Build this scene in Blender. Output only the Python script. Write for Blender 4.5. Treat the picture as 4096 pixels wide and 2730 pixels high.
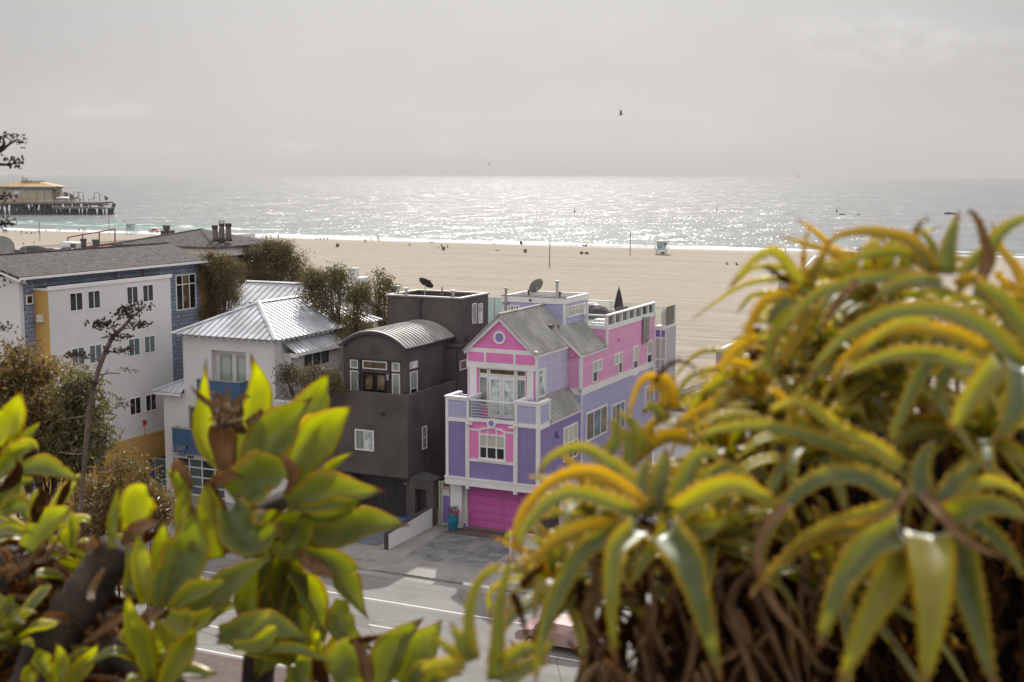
import bpy, bmesh, math, random
import numpy as np
from mathutils import Vector, Matrix, Quaternion
HAZE, EXPO = 0.00006, 0.0
random.seed(7); RNG = np.random.default_rng(7)
for o in list(bpy.data.objects): bpy.data.objects.remove(o, do_unlink=True)
SC = bpy.context.scene
COL = SC.collection

# ------------------------------------------------------------------ survey
# camera stands on the bluff, 23.5 m over the road; the street runs 25 deg off the picture plane
F = 5120.0; H = 23.5; TH = math.radians(25)
PITCH = math.atan((1365-700)/F); ROLL = math.atan(10/4096.)
CAM = np.array([0, 0, H])
FW = np.array([0, math.cos(PITCH), -math.sin(PITCH)]); UP0 = np.array([0, math.sin(PITCH), math.cos(PITCH)]); RT0 = np.array([1., 0, 0])
RT = RT0*math.cos(ROLL)+UP0*math.sin(ROLL); UPV = UP0*math.cos(ROLL)-RT0*math.sin(ROLL)
AU = np.array([math.cos(TH), -math.sin(TH), 0]); AV = np.array([math.sin(TH), math.cos(TH), 0])
def ray(px, py): return FW+RT*((px-2048)/F)-UPV*((py-1365)/F)
def at(px, py, d): return CAM+ray(px, py)*d
def w2s(P): return np.array([P@AU, P@AV, P[2]])
def s2w(u, v, z): return AU*u+AV*v+np.array([0, 0, z])
def ats(px, py, d): return w2s(at(px, py, d))
def sz(px, py, z):
    d = ray(px, py); P = CAM+d*((z-H)/d[2]); return float(P@AU), float(P@AV)
def sv(px, py, v):
    d = ray(px, py); P = CAM+d*(v/(d@AV)); return float(P@AU), float(P[2])
def su(px, py, u):
    d = ray(px, py); P = CAM+d*(u/(d@AU)); return float(P@AV), float(P[2])
SEA = -3.5; SHORE = 457.0
def sandz(v): return -0.4-max(0., v-110)*3.1/347.
def sand_at(px, py):
    z = -2.0
    for _ in range(30):
        u, v = sz(px, py, z); z = 0.5*z+0.5*sandz(v)
    return u, v, z

# ------------------------------------------------------------------ nodes / materials
class NT:
    def __init__(s, tree): s.t = tree
    def n(s, typ, **kw):
        nd = s.t.nodes.new(typ)
        for k, v in kw.items():
            if k.startswith('_'): setattr(nd, k[1:], v)
            else:
                key = int(k[1:]) if k[0] == 'i' and k[1:].isdigit() else k.replace('_', ' ')
                s.set(nd.inputs[key], v)
        return nd
    def set(s, sock, v):
        if isinstance(v, bpy.types.NodeSocket): s.t.links.new(v, sock)
        elif isinstance(v, bpy.types.Node): s.t.links.new(v.outputs[0], sock)
        else:
            if hasattr(sock.default_value, '__len__') and not hasattr(v, '__len__'): v = [v]*len(sock.default_value)
            if hasattr(sock.default_value, '__len__') and len(sock.default_value) == 4 and len(v) == 3: v = (*v, 1)
            sock.default_value = v
    def m(s, op, a, b=0., c=None, clamp=False):
        nd = s.t.nodes.new('ShaderNodeMath'); nd.operation = op; nd.use_clamp = clamp
        s.set(nd.inputs[0], a); s.set(nd.inputs[1], b)
        if c is not None: s.set(nd.inputs[2], c)
        return nd.outputs[0]
    def mix(s, fac, a, b, mode='MIX'):
        nd = s.t.nodes.new('ShaderNodeMix'); nd.data_type = 'RGBA'; nd.blend_type = mode
        s.set(nd.inputs['Factor'], fac); s.set(nd.inputs[6], a); s.set(nd.inputs[7], b)
        return nd.outputs[2]
    def ramp(s, fac, a, b, lo=0., hi=1.):
        nd = s.t.nodes.new('ShaderNodeMapRange'); nd.interpolation_type = 'SMOOTHSTEP'
        s.set(nd.inputs[0], fac); s.set(nd.inputs[1], a); s.set(nd.inputs[2], b); s.set(nd.inputs[3], lo); s.set(nd.inputs[4], hi)
        return nd.outputs[0]
    def coord(s, which='Object', scale=None, loc=None):
        c = s.n('ShaderNodeTexCoord').outputs[which]
        if scale is None and loc is None: return c
        mp = s.n('ShaderNodeMapping'); s.set(mp.inputs[0], c)
        if scale is not None: mp.inputs['Scale'].default_value = scale
        if loc is not None: mp.inputs['Location'].default_value = loc
        return mp.outputs[0]
    def noise(s, vec, scale, detail=4, rough=.55):
        return s.n('ShaderNodeTexNoise', Vector=vec, Scale=scale, Detail=detail, Roughness=rough).outputs[0]
    def bump(s, h, strength=.3, dist=.02, normal=None):
        b = s.n('ShaderNodeBump', Height=h, Strength=strength, Distance=dist)
        if normal is not None: s.set(b.inputs['Normal'], normal)
        return b.outputs[0]
MATS = {}
def newmat(name):
    m = bpy.data.materials.new(name); m.use_nodes = True; m.node_tree.nodes.clear()
    T = NT(m.node_tree); MATS[name] = m
    return m, T
def finish(m, T, sh):
    o = T.n('ShaderNodeOutputMaterial'); T.t.links.new(sh.outputs[0] if isinstance(sh, bpy.types.Node) else sh, o.inputs['Surface'])
    return m
def bsdf(T, **kw): return T.n('ShaderNodeBsdfPrincipled', **kw)
def rgb(c): return (*c, 1)
def scl(c, f): return tuple(min(1, x*f) for x in c)

def stucco(name, c, var=.12, rough=.85, streak=.0, sc=(.35, 6.), streakcol=None):
    m, T = newmat(name); co = T.coord()
    n1 = T.noise(co, sc[0], 5); n2 = T.noise(co, sc[1]*4, 3)
    col = T.mix(T.ramp(n1, .3, .7), scl(c, 1-var), scl(c, 1+var))
    col = T.mix(T.ramp(n2, .35, .65, 0, .5), col, scl(c, .93))
    if streak:
        st = T.noise(T.coord(scale=(3.0, 3.0, .22)), 1.6, 4, .6); pat = T.noise(co, .5, 3)
        k = T.m('MULTIPLY', T.ramp(st, .52, .72), T.ramp(pat, .42, .62))
        col = T.mix(T.m('MULTIPLY', k, streak), col, streakcol or scl(c, 2.2))
    b = T.bump(n2, .25, .01)
    return finish(m, T, bsdf(T, Base_Color=col, Roughness=rough, Normal=b, Specular_IOR_Level=.25))
def siding(name, c, pitch=.19, var=.08, wash=0., washcol=(.75, .72, .75), ver=False):
    m, T = newmat(name); co = T.coord(); sp = T.n('ShaderNodeSeparateXYZ', Vector=co)
    z = T.m('DIVIDE', sp.outputs[2] if not ver else sp.outputs[0], pitch); f = T.m('FRACT', z)
    row = T.m('FLOOR', z)
    wn = T.n('ShaderNodeTexWhiteNoise', _noise_dimensions='1D'); T.set(wn.inputs['W'], row)
    col = T.mix(wn.outputs[0], scl(c, 1-var), scl(c, 1+var))
    n1 = T.noise(co, .9, 5); col = T.mix(T.ramp(n1, .35, .7, 0, .5), col, scl(c, 1.12))
    if wash:
        st = T.noise(T.coord(scale=(2.6, 2.6, .25)), 1.5, 4, .6)
        col = T.mix(T.ramp(st, .42, .7, 0, wash), col, washcol)
    col = T.mix(T.ramp(f, .0, .10, .62, 0), col, scl(c, .35))
    b = T.bump(f, .5, .02)
    return finish(m, T, bsdf(T, Base_Color=col, Roughness=.6, Normal=b, Specular_IOR_Level=.3))
def shingles(name, c, axes, w, h, var=.25, mortar=.25, offs=.5):
    # axes: which object axes run along / across the courses
    m, T = newmat(name); co = T.coord(); sp = T.n('ShaderNodeSeparateXYZ', Vector=co)
    cb = T.n('ShaderNodeCombineXYZ', X=sp.outputs[axes[0]], Y=sp.outputs[axes[1]])
    jit = T.noise(co, 2.5, 2)
    add = T.n('ShaderNodeVectorMath', _operation='ADD'); T.set(add.inputs[0], cb.outputs[0])
    jv = T.n('ShaderNodeCombineXYZ', X=T.m('MULTIPLY', jit, w*.8), Y=T.m('MULTIPLY', jit, h*.2)); T.set(add.inputs[1], jv.outputs[0])
    br = T.n('ShaderNodeTexBrick', _offset=offs, Vector=add.outputs[0], Color1=scl(c, 1-var), Color2=scl(c, 1+var), Mortar=scl(c, mortar), Scale=1.0)
    br.inputs['Mortar Size'].default_value = h*.07; br.inputs['Mortar Smooth'].default_value = .1; br.inputs['Bias'].default_value = 0
    br.inputs['Brick Width'].default_value = w; br.inputs['Row Height'].default_value = h
    n1 = T.noise(co, .6, 4)
    col = T.mix(T.ramp(n1, .3, .7, 0, .25), br.outputs[0], scl(c, .8), 'MIX')
    b = T.bump(br.outputs['Fac'], .6, -.02)
    return finish(m, T, bsdf(T, Base_Color=col, Roughness=.9, Normal=b, Specular_IOR_Level=.15))
def paint(name, c, rough=.5, var=.05, metal=0., sc=1.2, spec=.4):
    m, T = newmat(name); co = T.coord()
    n1 = T.noise(co, sc, 5); col = T.mix(T.ramp(n1, .3, .7), scl(c, 1-var), scl(c, 1+var))
    r = T.m('ADD', T.m('MULTIPLY', n1, .15), rough-.07)
    return finish(m, T, bsdf(T, Base_Color=col, Roughness=r, Metallic=metal, Specular_IOR_Level=spec))
def glass(name, c, rough=.06, kind=None, spec=.5):
    m, T = newmat(name); co = T.coord(); sp = T.n('ShaderNodeSeparateXYZ', Vector=co)
    col = c
    if kind == 'blind':
        f = T.m('FRACT', T.m('DIVIDE', sp.outputs[2], .09)); col = T.mix(T.ramp(f, .0, .35, .35, 0), c, scl(c, .6))
        col = T.mix(T.ramp(T.noise(co, .8, 2), .4, .6, 0, .3), col, scl(c, .7))
    elif kind == 'curtain':
        w = T.noise(T.coord(scale=(9, 9, .3)), 2.2, 3); col = T.mix(T.ramp(w, .35, .65), scl(c, .35), c)
    else:
        col = T.mix(T.ramp(T.noise(co, .9, 3), .4, .65), scl(c, .6), scl(c, 1.8))
    b = T.bump(T.noise(co, .7, 2), .05, .05)
    return finish(m, T, bsdf(T, Base_Color=col, Roughness=rough, Normal=b, Specular_IOR_Level=spec, IOR=1.5))

stucco('white_stucco', (.66, .65, .65), .05, streak=.12, streakcol=(.42, .40, .38))
stucco('dark_stucco', (.100, .083, .081), .26, streak=.14, streakcol=(.24, .225, .23), sc=(.55, 5))
stucco('ochre_stucco', (.56, .335, .105), .1, streak=.15, streakcol=(.3, .2, .1))
stucco('beige_stucco', (.52, .47, .40), .1, streak=.3, streakcol=(.35, .32, .28))
stucco('grey_stucco', (.42, .42, .44), .06)
siding('purple_siding', (.235, .19, .40), .17, wash=.15, washcol=(.42, .38, .55))
siding('light_purple_siding', (.40, .395, .60), .17, wash=.25, washcol=(.55, .55, .68))
siding('washed_purple_siding', (.46, .44, .61), .17, wash=.55, washcol=(.60, .58, .66))
siding('pink_siding', (.71, .33, .53), .24, wash=.45, washcol=(.74, .42, .56))
siding('pink_shingle', (.74, .21, .48), .27)
siding('blue_siding', (.05, .11, .21), .2)
siding('garage_pink', (.60, .135, .41), .55, var=.04)
paint('pink_panel', (.74, .21, .48), .6)
paint('white_paint', (.74, .73, .72), .5, .05)
paint('pale_green_metal', (.52, .55, .42), .4)
paint('purple_paint', (.22, .16, .42), .6)
paint('purple_disc', (.24, .20, .47), .6)
paint('dark_paint', (.035, .03, .035), .5, .15)
paint('dark_trim', (.05, .045, .055), .6, .15)
paint('black_door', (.012, .012, .016), .35)
paint('charcoal', (.045, .042, .045), .6, .2)
paint('grey_metal', (.33, .32, .31), .45, .12, .3)
paint('galvanised', (.5, .5, .5), .4, .12, .7)
paint('vent_brown', (.10, .085, .08), .6, .15)
paint('dish_grey', (.22, .22, .21), .5, .15)
paint('dish_black', (.03, .03, .03), .4)
paint('tar_roof', (.13, .115, .11), .9, .2)
paint('gravel_roof', (.30, .28, .26), .9, .25, sc=3)
paint('red_metal', (.22, .035, .03), .5, .2)
paint('red_bell', (.5, .02, .03), .4)
paint('tower_blue', (.42, .55, .54), .6, .1)
paint('tower_roof', (.45, .45, .42), .8, .1)
paint('sign_blue', (.10, .15, .45), .5, .1)
paint('sign_white', (.75, .75, .78), .5)
paint('truck_red', (.42, .07, .045), .3, .08)
paint('car_pink', (.45, .30, .28), .25, .06, .2)
paint('tyre', (.02, .02, .02), .8)
paint('pole_brown', (.10, .075, .06), .8, .3)
paint('bin_brown', (.16, .11, .075), .8, .25)
paint('bin_blue', (.035, .06, .30), .45)
paint('navy_wall', (.03, .055, .12), .6)
paint('teal_glaze', (.02, .17, .26), .2, .35, sc=3)
paint('umbrella_cloth', (.05, .042, .045), .85, .2)
paint('tarp_grey', (.085, .082, .085), .8, .25, sc=3)
paint('board_cream', (.62, .58, .50), .7)
paint('fence_dark', (.06, .045, .035), .9, .3)
paint('kerb_red', (.16, .05, .05), .8, .4, sc=4)
paint('pile_wood', (.060, .055, .062), .9, .3)
paint('pier_deck', (.17, .16, .16), .9, .2)
paint('pier_wall', (.40, .35, .26), .8, .1)
paint('pier_roof', (.38, .26, .11), .7, .12, sc=.2)
paint('bird_grey', (.16, .16, .19), .7, .2)
paint('bird_wing', (.32, .30, .25), .7, .1)
paint('rock_dark', (.07, .07, .075), .9, .3)
paint('skin', (.30, .18, .12), .6)
paint('flower_red', (.45, .08, .05), .6, .4, sc=20)
paint('flower_purple', (.17, .09, .22), .6, .4, sc=20)
paint('bark', (.13, .09, .065), .9, .3, sc=6)
paint('agave_bark', (.050, .036, .028), .95, .5, sc=14)
paint('stalk_bark', (.17, .115, .095), .9, .3, sc=5)
paint('pod_brown', (.045, .024, .018), .8, .4, sc=8)
paint('pod_tan', (.15, .10, .075), .8, .4, sc=8)
for nm, c in dict(navy=(.025, .03, .06), red=(.4, .05, .06), white=(.6, .6, .62), tan=(.35, .28, .2), black=(.015, .015, .02), blue=(.08, .13, .3), grey=(.15, .15, .17)).items():
    paint('cloth_'+nm, c, .9)
glass('glass_dark', (.012, .012, .014))
glass('glass_grey', (.05, .06, .065))
glass('glass_blind', (.50, .50, .44), .08, 'blind')
glass('glass_green_blind', (.36, .42, .34), .08, 'blind')
glass('glass_teal_blind', (.10, .14, .16), .08, 'blind')
glass('glass_pale', (.40, .45, .44), .08)
glass('glass_curtain', (.38, .41, .38), .08, 'curtain')
glass('glass_warm', (.12, .085, .045), .08)
glass('glass_blue', (.05, .13, .16), .06)
def clearglass(name, tint, mixf):
    m, T = newmat(name)
    tr = T.n('ShaderNodeBsdfTransparent', Color=tint); gl = T.n('ShaderNodeBsdfGlossy', Roughness=.03, Color=(.9, .95, .95)); df = T.n('ShaderNodeBsdfDiffuse', Color=tint)
    a = T.n('ShaderNodeMixShader', i0=mixf); T.t.links.new(tr.outputs[0], a.inputs[1]); T.t.links.new(df.outputs[0], a.inputs[2])
    fr = T.n('ShaderNodeFresnel', IOR=1.4); b = T.n('ShaderNodeMixShader', i0=fr.outputs[0]); T.t.links.new(a.outputs[0], b.inputs[1]); T.t.links.new(gl.outputs[0], b.inputs[2])
    return finish(m, T, b)
clearglass('rail_glass', (.93, .96, .95), .06)
clearglass('screen_glass', (.72, .86, .83), .6)
def seam_metal(name, c, rough, metal=.6):
    m, T = newmat(name); co = T.coord()
    n1 = T.noise(co, .55, 5); n2 = T.noise(T.coord(scale=(1, 1, 1)), 7, 3)
    col = T.mix(T.ramp(n1, .35, .68), scl(c, .8), scl(c, 1.12))
    r = T.m('ADD', T.m('MULTIPLY', T.ramp(n1, .3, .7), .18), rough)
    return finish(m, T, bsdf(T, Base_Color=col, Roughness=r, Metallic=metal, Normal=T.bump(n2, .06, .01)))
seam_metal('seam_grey', (.40, .395, .385), .45, .35)
seam_metal('seam_white', (.52, .535, .57), .46, .4)
shingles('blue_shingle', (.235, .27, .35), (1, 2), .36, .30, .2, .3)
shingles('roof_shingle_side', (.125, .118, .112), (1, 0), .24, .30, .30, .25)
shingles('roof_shingle_hip', (.115, .11, .11), (0, 1), .3, .34, .30, .25)
shingles('paver', (.16, .17, .20), (0, 1), .8, .4, .15, .6)
# ------------------------------------------------------------------ mesh helpers
class MB:
    def __init__(s): s.v = []; s.f = []; s.uv = None
    def add(s, vs, fs):
        k = len(s.v); s.v += [tuple(map(float, p)) for p in vs]; s.f += [tuple(i+k for i in f) for f in fs]; return s
    def box(s, a0, a1, b0, b1, c0, c1):
        if a0 > a1: a0, a1 = a1, a0
        if b0 > b1: b0, b1 = b1, b0
        if c0 > c1: c0, c1 = c1, c0
        return s.add([(a0,b0,c0),(a1,b0,c0),(a1,b1,c0),(a0,b1,c0),(a0,b0,c1),(a1,b0,c1),(a1,b1,c1),(a0,b1,c1)],
                     [(0,3,2,1),(4,5,6,7),(0,1,5,4),(1,2,6,5),(2,3,7,6),(3,0,4,7)])
    def prism(s, pts, axis, lo, hi):
        n = len(pts)
        def mk(p, t): return {'u': (t, p[0], p[1]), 'v': (p[0], t, p[1]), 'z': (p[0], p[1], t)}[axis]
        vs = [mk(p, lo) for p in pts]+[mk(p, hi) for p in pts]
        fs = [tuple(range(n))[::-1], tuple(range(n, 2*n))]+[(i, (i+1) % n, n+(i+1) % n, n+i) for i in range(n)]
        return s.add(vs, fs)
    def hull(s, a, b):  # two loops of equal length joined and capped
        n = len(a)
        return s.add(list(a)+list(b), [tuple(range(n))[::-1], tuple(range(n, 2*n))]+[(i, (i+1) % n, n+(i+1) % n, n+i) for i in range(n)])
    def tube(s, pts, rad, n=8, cap=True):
        pts = [np.array(p, float) for p in pts]; m = len(pts)
        if not hasattr(rad, '__len__'): rad = [rad]*m
        ref = None; k = len(s.v); vs = []
        for i, p in enumerate(pts):
            t = pts[min(i+1, m-1)]-pts[max(i-1, 0)]; t = t/(np.linalg.norm(t)+1e-12)
            if ref is None:
                ref = np.cross(t, [0, 0, 1.]);
                if np.linalg.norm(ref) < .05: ref = np.cross(t, [1., 0, 0])
            ref = ref-t*(ref@t); ref = ref/(np.linalg.norm(ref)+1e-12); b = np.cross(t, ref)
            for j in range(n):
                a = 2*math.pi*j/n; vs.append(p+(ref*math.cos(a)+b*math.sin(a))*rad[i])
        fs = [(i*n+j, i*n+(j+1) % n, (i+1)*n+(j+1) % n, (i+1)*n+j) for i in range(m-1) for j in range(n)]
        if cap: fs += [tuple(range(n))[::-1], tuple(range((m-1)*n, m*n))]
        return s.add(vs, fs)
    def cyl(s, p, r, h, n=14, r2=None):
        return s.tube([p, (p[0], p[1], p[2]+h)], [r, r if r2 is None else r2], n)
    def ball(s, c, r, nu=8, nv=6):
        if not hasattr(r, '__len__'): r = (r, r, r)
        vs = [(c[0], c[1], c[2]-r[2])]
        for i in range(1, nv):
            a = -math.pi/2+math.pi*i/nv
            for j in range(nu):
                b = 2*math.pi*j/nu; vs.append((c[0]+r[0]*math.cos(a)*math.cos(b), c[1]+r[1]*math.cos(a)*math.sin(b), c[2]+r[2]*math.sin(a)))
        vs.append((c[0], c[1], c[2]+r[2])); L = len(vs)-1
        fs = [(0, 1+(j+1) % nu, 1+j) for j in range(nu)]+[(L, L-nu+j, L-nu+(j+1) % nu) for j in range(nu)]
        for i in range(nv-2):
            for j in range(nu): fs.append((1+i*nu+j, 1+i*nu+(j+1) % nu, 1+(i+1)*nu+(j+1) % nu, 1+(i+1)*nu+j))
        return s.add(vs, fs)
    def slab(s, pts, th):  # polygon with thickness downwards along its normal
        pts = [np.array(p, float) for p in pts]; n = np.cross(pts[1]-pts[0], pts[2]-pts[0]); n /= np.linalg.norm(n)
        if n[2] < 0: pts = pts[::-1]; n = -n
        return s.hull([p-n*th for p in pts], pts)
    def ring(s, c, r0, r1, axis, d0, d1, n=24, a0=0., a1=2*math.pi):
        # flat ring in the plane normal to axis ('v': plane u,z), from depth d0 to d1
        full = abs(a1-a0-2*math.pi) < 1e-6; m = n if full else n+1; vs = []
        for i in range(m):
            a = a0+(a1-a0)*i/n
            for r, d in ((r0, d0), (r1, d0), (r1, d1), (r0, d1)):
                x, z = c[0]+r*math.cos(a), c[1]+r*math.sin(a); vs.append((x, d, z) if axis == 'v' else (d, x, z))
        fs = []
        for i in range(n):
            k, q = 4*i, 4*((i+1) % m)
            for j in range(4): fs.append((k+j, k+(j+1) % 4, q+(j+1) % 4, q+j))
        if not full: fs += [(0, 1, 2, 3), tuple(4*n+j for j in (3, 2, 1, 0))]
        return s.add(vs, fs)
    def mesh(s, name, base=(0, 0, 0), smooth=False):
        me = bpy.data.meshes.new(name); b = np.array(base)
        me.from_pydata([tuple(np.array(p)-b) for p in s.v], [], s.f)
        if s.uv is not None:
            ul = me.uv_layers.new(name='UVMap'); li = np.zeros(len(me.loops), dtype=np.int32); me.loops.foreach_get('vertex_index', li)
            ul.data.foreach_set('uv', np.array(s.uv, dtype=np.float32)[li].ravel())
        if smooth: me.polygons.foreach_set('use_smooth', [True]*len(me.polygons))
        bm = bmesh.new(); bm.from_mesh(me); bmesh.ops.recalc_face_normals(bm, faces=bm.faces); bm.to_mesh(me); bm.free()
        me.update(); return me
    def obj(s, name, mat, parent=None, smooth=False, label=None):
        base = parent['_b'] if isinstance(parent, dict) else (0, 0, 0)
        o = bpy.data.objects.new(name, s.mesh(name, base, smooth)); COL.objects.link(o)
        if mat: o.data.materials.append(MATS[mat] if isinstance(mat, str) else mat)
        if isinstance(parent, dict): o.parent = parent['e']
        if label: o['label'] = label
        return dict(e=o, _b=base)
def thing(name, label, cat, base, frame='s', group=None, rot=0.):
    e = bpy.data.objects.new(name, None); COL.objects.link(e); e.empty_display_size = .3
    if frame == 's': e.location = s2w(*base); e.rotation_euler = (0, 0, -TH+rot)
    else: e.location = base; e.rotation_euler = (0, 0, rot)
    e['label'] = label; e['category'] = cat
    if group: e['group'] = group
    return dict(e=e, _b=tuple(base))
def single(name, mb, mat, label, cat, base, frame='s', group=None, smooth=False, kind=None):
    o = bpy.data.objects.new(name, mb.mesh(name, base, smooth)); COL.objects.link(o)
    if mat: o.data.materials.append(MATS[mat] if isinstance(mat, str) else mat)
    if frame == 's': o.location = s2w(*base); o.rotation_euler = (0, 0, -TH)
    else: o.location = base
    if kind: o['kind'] = kind
    if label: o['label'] = label
    if cat: o['category'] = cat
    if group: o['group'] = group
    return o
def dup(root, loc=None, rotz=None, label=None, group=None, scale=None):
    r = root.copy(); COL.objects.link(r)
    if loc is not None: r.location = loc
    if rotz is not None: r.rotation_euler = (0, 0, rotz)
    if scale is not None: r.scale = scale if hasattr(scale, '__len__') else (scale,)*3
    if label: r['label'] = label
    if group: r['group'] = group
    for ch in list(root.children):
        c = ch.copy(); COL.objects.link(c); c.parent = r
        for g in list(ch.children):
            d = g.copy(); COL.objects.link(d); d.parent = c
    return r
def plane_bar(mb, plane, pos, sgn, a0, a1, z0, z1, d0, d1):
    # box lying on a wall: plane 'v' faces -v, plane 'u' faces +u ; d0..d1 = depth range outward
    if plane == 'v': mb.box(a0, a1, pos-d0, pos-d1, z0, z1)
    else: mb.box(pos+sgn*d0, pos+sgn*d1, a0, a1, z0, z1)
def window(P, plane, pos, a0, a1, z0, z1, fmat='white_paint', panes=('glass_dark',), fw=.09, vm=(), hm=(), split=None, sgn=1, proud=.06, sill=False, name='window'):
    """frame object with its panes as sub-parts; vm/hm mullion fractions; split=(fraction, lower mat)"""
    f = MB()
    plane_bar(f, plane, pos, sgn, a0, a1, z0, z0+fw, -.03, proud); plane_bar(f, plane, pos, sgn, a0, a1, z1-fw, z1, -.03, proud)
    plane_bar(f, plane, pos, sgn, a0, a0+fw, z0+fw, z1-fw, -.03, proud); plane_bar(f, plane, pos, sgn, a1-fw, a1, z0+fw, z1-fw, -.03, proud)
    w = fw*.8
    for t in vm:
        x = a0+(a1-a0)*t; plane_bar(f, plane, pos, sgn, x-w/2, x+w/2, z0+fw, z1-fw, -.03, proud-.008)
    for t in hm:
        z = z0+(z1-z0)*t; plane_bar(f, plane, pos, sgn, a0+fw, a1-fw, z-w/2, z+w/2, -.03, proud-.015)
    if sill: plane_bar(f, plane, pos, sgn, a0-.08, a1+.08, z0-.07, z0, -.03, proud+.05)
    fo = f.obj(name, fmat, P)
    xs = [a0+fw]+[a0+(a1-a0)*t for t in vm]+[a1-fw]
    for i in range(len(xs)-1):
        pm = panes[i % len(panes)]
        g0, g1 = xs[i], xs[i+1]
        segs = [(z0+fw, z1-fw, pm)]
        if split: zs = z0+(z1-z0)*split[0]; segs = [(z0+fw, zs, split[1]), (zs, z1-fw, pm)]
        for (s0, s1, mm) in segs:
            g = MB(); plane_bar(g, plane, pos, sgn, g0, g1, s0, s1, -.01, .012)
            po = g.obj('pane', mm, None); po['e'].parent = fo['e']
            po['e'].data.transform(Matrix.Translation(-Vector(P['_b'])))
    return fo
def clipx(poly, x):
    ys = []
    n = len(poly)
    for i in range(n):
        (x0, y0), (x1, y1) = poly[i], poly[(i+1) % n]
        if (x0-x)*(x1-x) <= 0 and abs(x1-x0) > 1e-9: ys.append(y0+(y1-y0)*(x-x0)/(x1-x0))
    return (min(ys), max(ys)) if len(ys) >= 2 else None
def seam_roof(mb, pts, sp=.42, th=.07, rib=(.028, .06), off=.2):
    """pts: convex polygon, first edge = eave; ribs run up the slope"""
    P = [np.array(p, float) for p in pts]; e1 = P[1]-P[0]; L = np.linalg.norm(e1); e1 /= L
    n = np.cross(e1, P[2]-P[0]); n /= np.linalg.norm(n)
    if n[2] < 0: n = -n
    e2 = np.cross(n, e1)
    if e2[2] < 0: e2 = -e2
    mb.slab(P, th)
    poly = [((p-P[0])@e1, (p-P[0])@e2) for p in P]
    xs = [p[0] for p in poly]; x = min(xs)+off
    while x < max(xs)-.05:
        c = clipx(poly, x)
        if c and c[1]-c[0] > .1:
            a, b = P[0]+e1*x+e2*c[0], P[0]+e1*x+e2*c[1]; w = e1*rib[0]
            mb.hull([a-w, a+w, a+w+n*rib[1], a-w+n*rib[1]], [b-w, b+w, b+w+n*rib[1], b-w+n*rib[1]])
        x += sp
def cap(mb, a, b, w=.22, h=.06, th=.05):
    """ridge or hip cap along a-b"""
    a, b = np.array(a, float), np.array(b, float); t = (b-a)/np.linalg.norm(b-a); s = np.cross(t, [0, 0, 1.]); s /= np.linalg.norm(s); up = np.cross(s, t)
    q = [s*(-w/2)-up*.02, s*(w/2)-up*.02, s*(w/2)+up*th*.6, up*(h+th), s*(-w/2)+up*th*.6]
    mb.hull([a+x for x in q], [b+x for x in q])
def text_part(P, body, u, v, z, size, mat, name='house_number', ext=.02, w=None, parent=None):
    c = bpy.data.curves.new(name, 'FONT'); c.body = body; c.size = size; c.extrude = ext
    o = bpy.data.objects.new(name, c); COL.objects.link(o); bpy.context.view_layer.update()
    me = bpy.data.meshes.new_from_object(o.evaluated_get(bpy.context.evaluated_depsgraph_get())); bpy.data.objects.remove(o)
    if w:
        xs = [q.co.x for q in me.vertices]; k = w/(max(xs)-min(xs)); me.transform(Matrix.Diagonal((k, 1, 1, 1)))
    me.transform(Matrix.Translation(Vector((u, v, z))-Vector(P['_b'])) @ Matrix.Rotation(math.pi/2, 4, 'X'))
    m = bpy.data.objects.new(name, me); COL.objects.link(m); m.data.materials.clear(); m.data.materials.append(MATS[mat]); m.parent = (parent or P)['e']
    return m
def vent_pipe(mb, p, r, h, capr=None, caph=.12):
    mb.cyl(p, r, h)
    if capr: mb.cyl((p[0], p[1], p[2]+h-.02), capr, caph)
def dish(P, c, r, dirv, mat, name='satellite_dish', arm='galvanised', stand=None):
    """shallow bowl facing dirv, with its feed arm and stand"""
    d = np.array(dirv, float); d /= np.linalg.norm(d); s = np.cross(d, [0, 0, 1.]); s /= np.linalg.norm(s); u2 = np.cross(s, d); c = np.array(c, float)
    m = MB(); n = 18; vs = []
    for (rr, dd) in ((.02, 0), (.4, .03), (.75, .1), (1., .2)):
        for j in range(n):
            a = 2*math.pi*j/n; vs.append(c+(s*math.cos(a)+u2*math.sin(a))*r*rr+d*r*dd)
    k = len(vs); vs += [np.array(p)-d*.025 for p in vs]
    fs = []
    for q in (0, k):
        for i in range(3):
            for j in range(n): fs.append((q+i*n+j, q+i*n+(j+1) % n, q+(i+1)*n+(j+1) % n, q+(i+1)*n+j))
    fs += [(3*n+j, 3*n+(j+1) % n, k+3*n+(j+1) % n, k+3*n+j) for j in range(n)]
    m.add(vs, fs); o = m.obj(name, mat, P, smooth=True)
    a = MB(); tip = c+d*r*.9-u2*r*.35
    a.tube([c-u2*r*.9+d*.1, tip], .025, 6); a.box(tip[0]-.06, tip[0]+.06, tip[1]-.06, tip[1]+.06, tip[2]-.05, tip[2]+.05)
    if stand: a.tube([c-d*.03, stand], .035, 8)
    g = a.obj('feed_arm', arm, None); g['e'].data.transform(Matrix.Translation(-Vector(P['_b']))); g['e'].parent = o['e']
    return o
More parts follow.
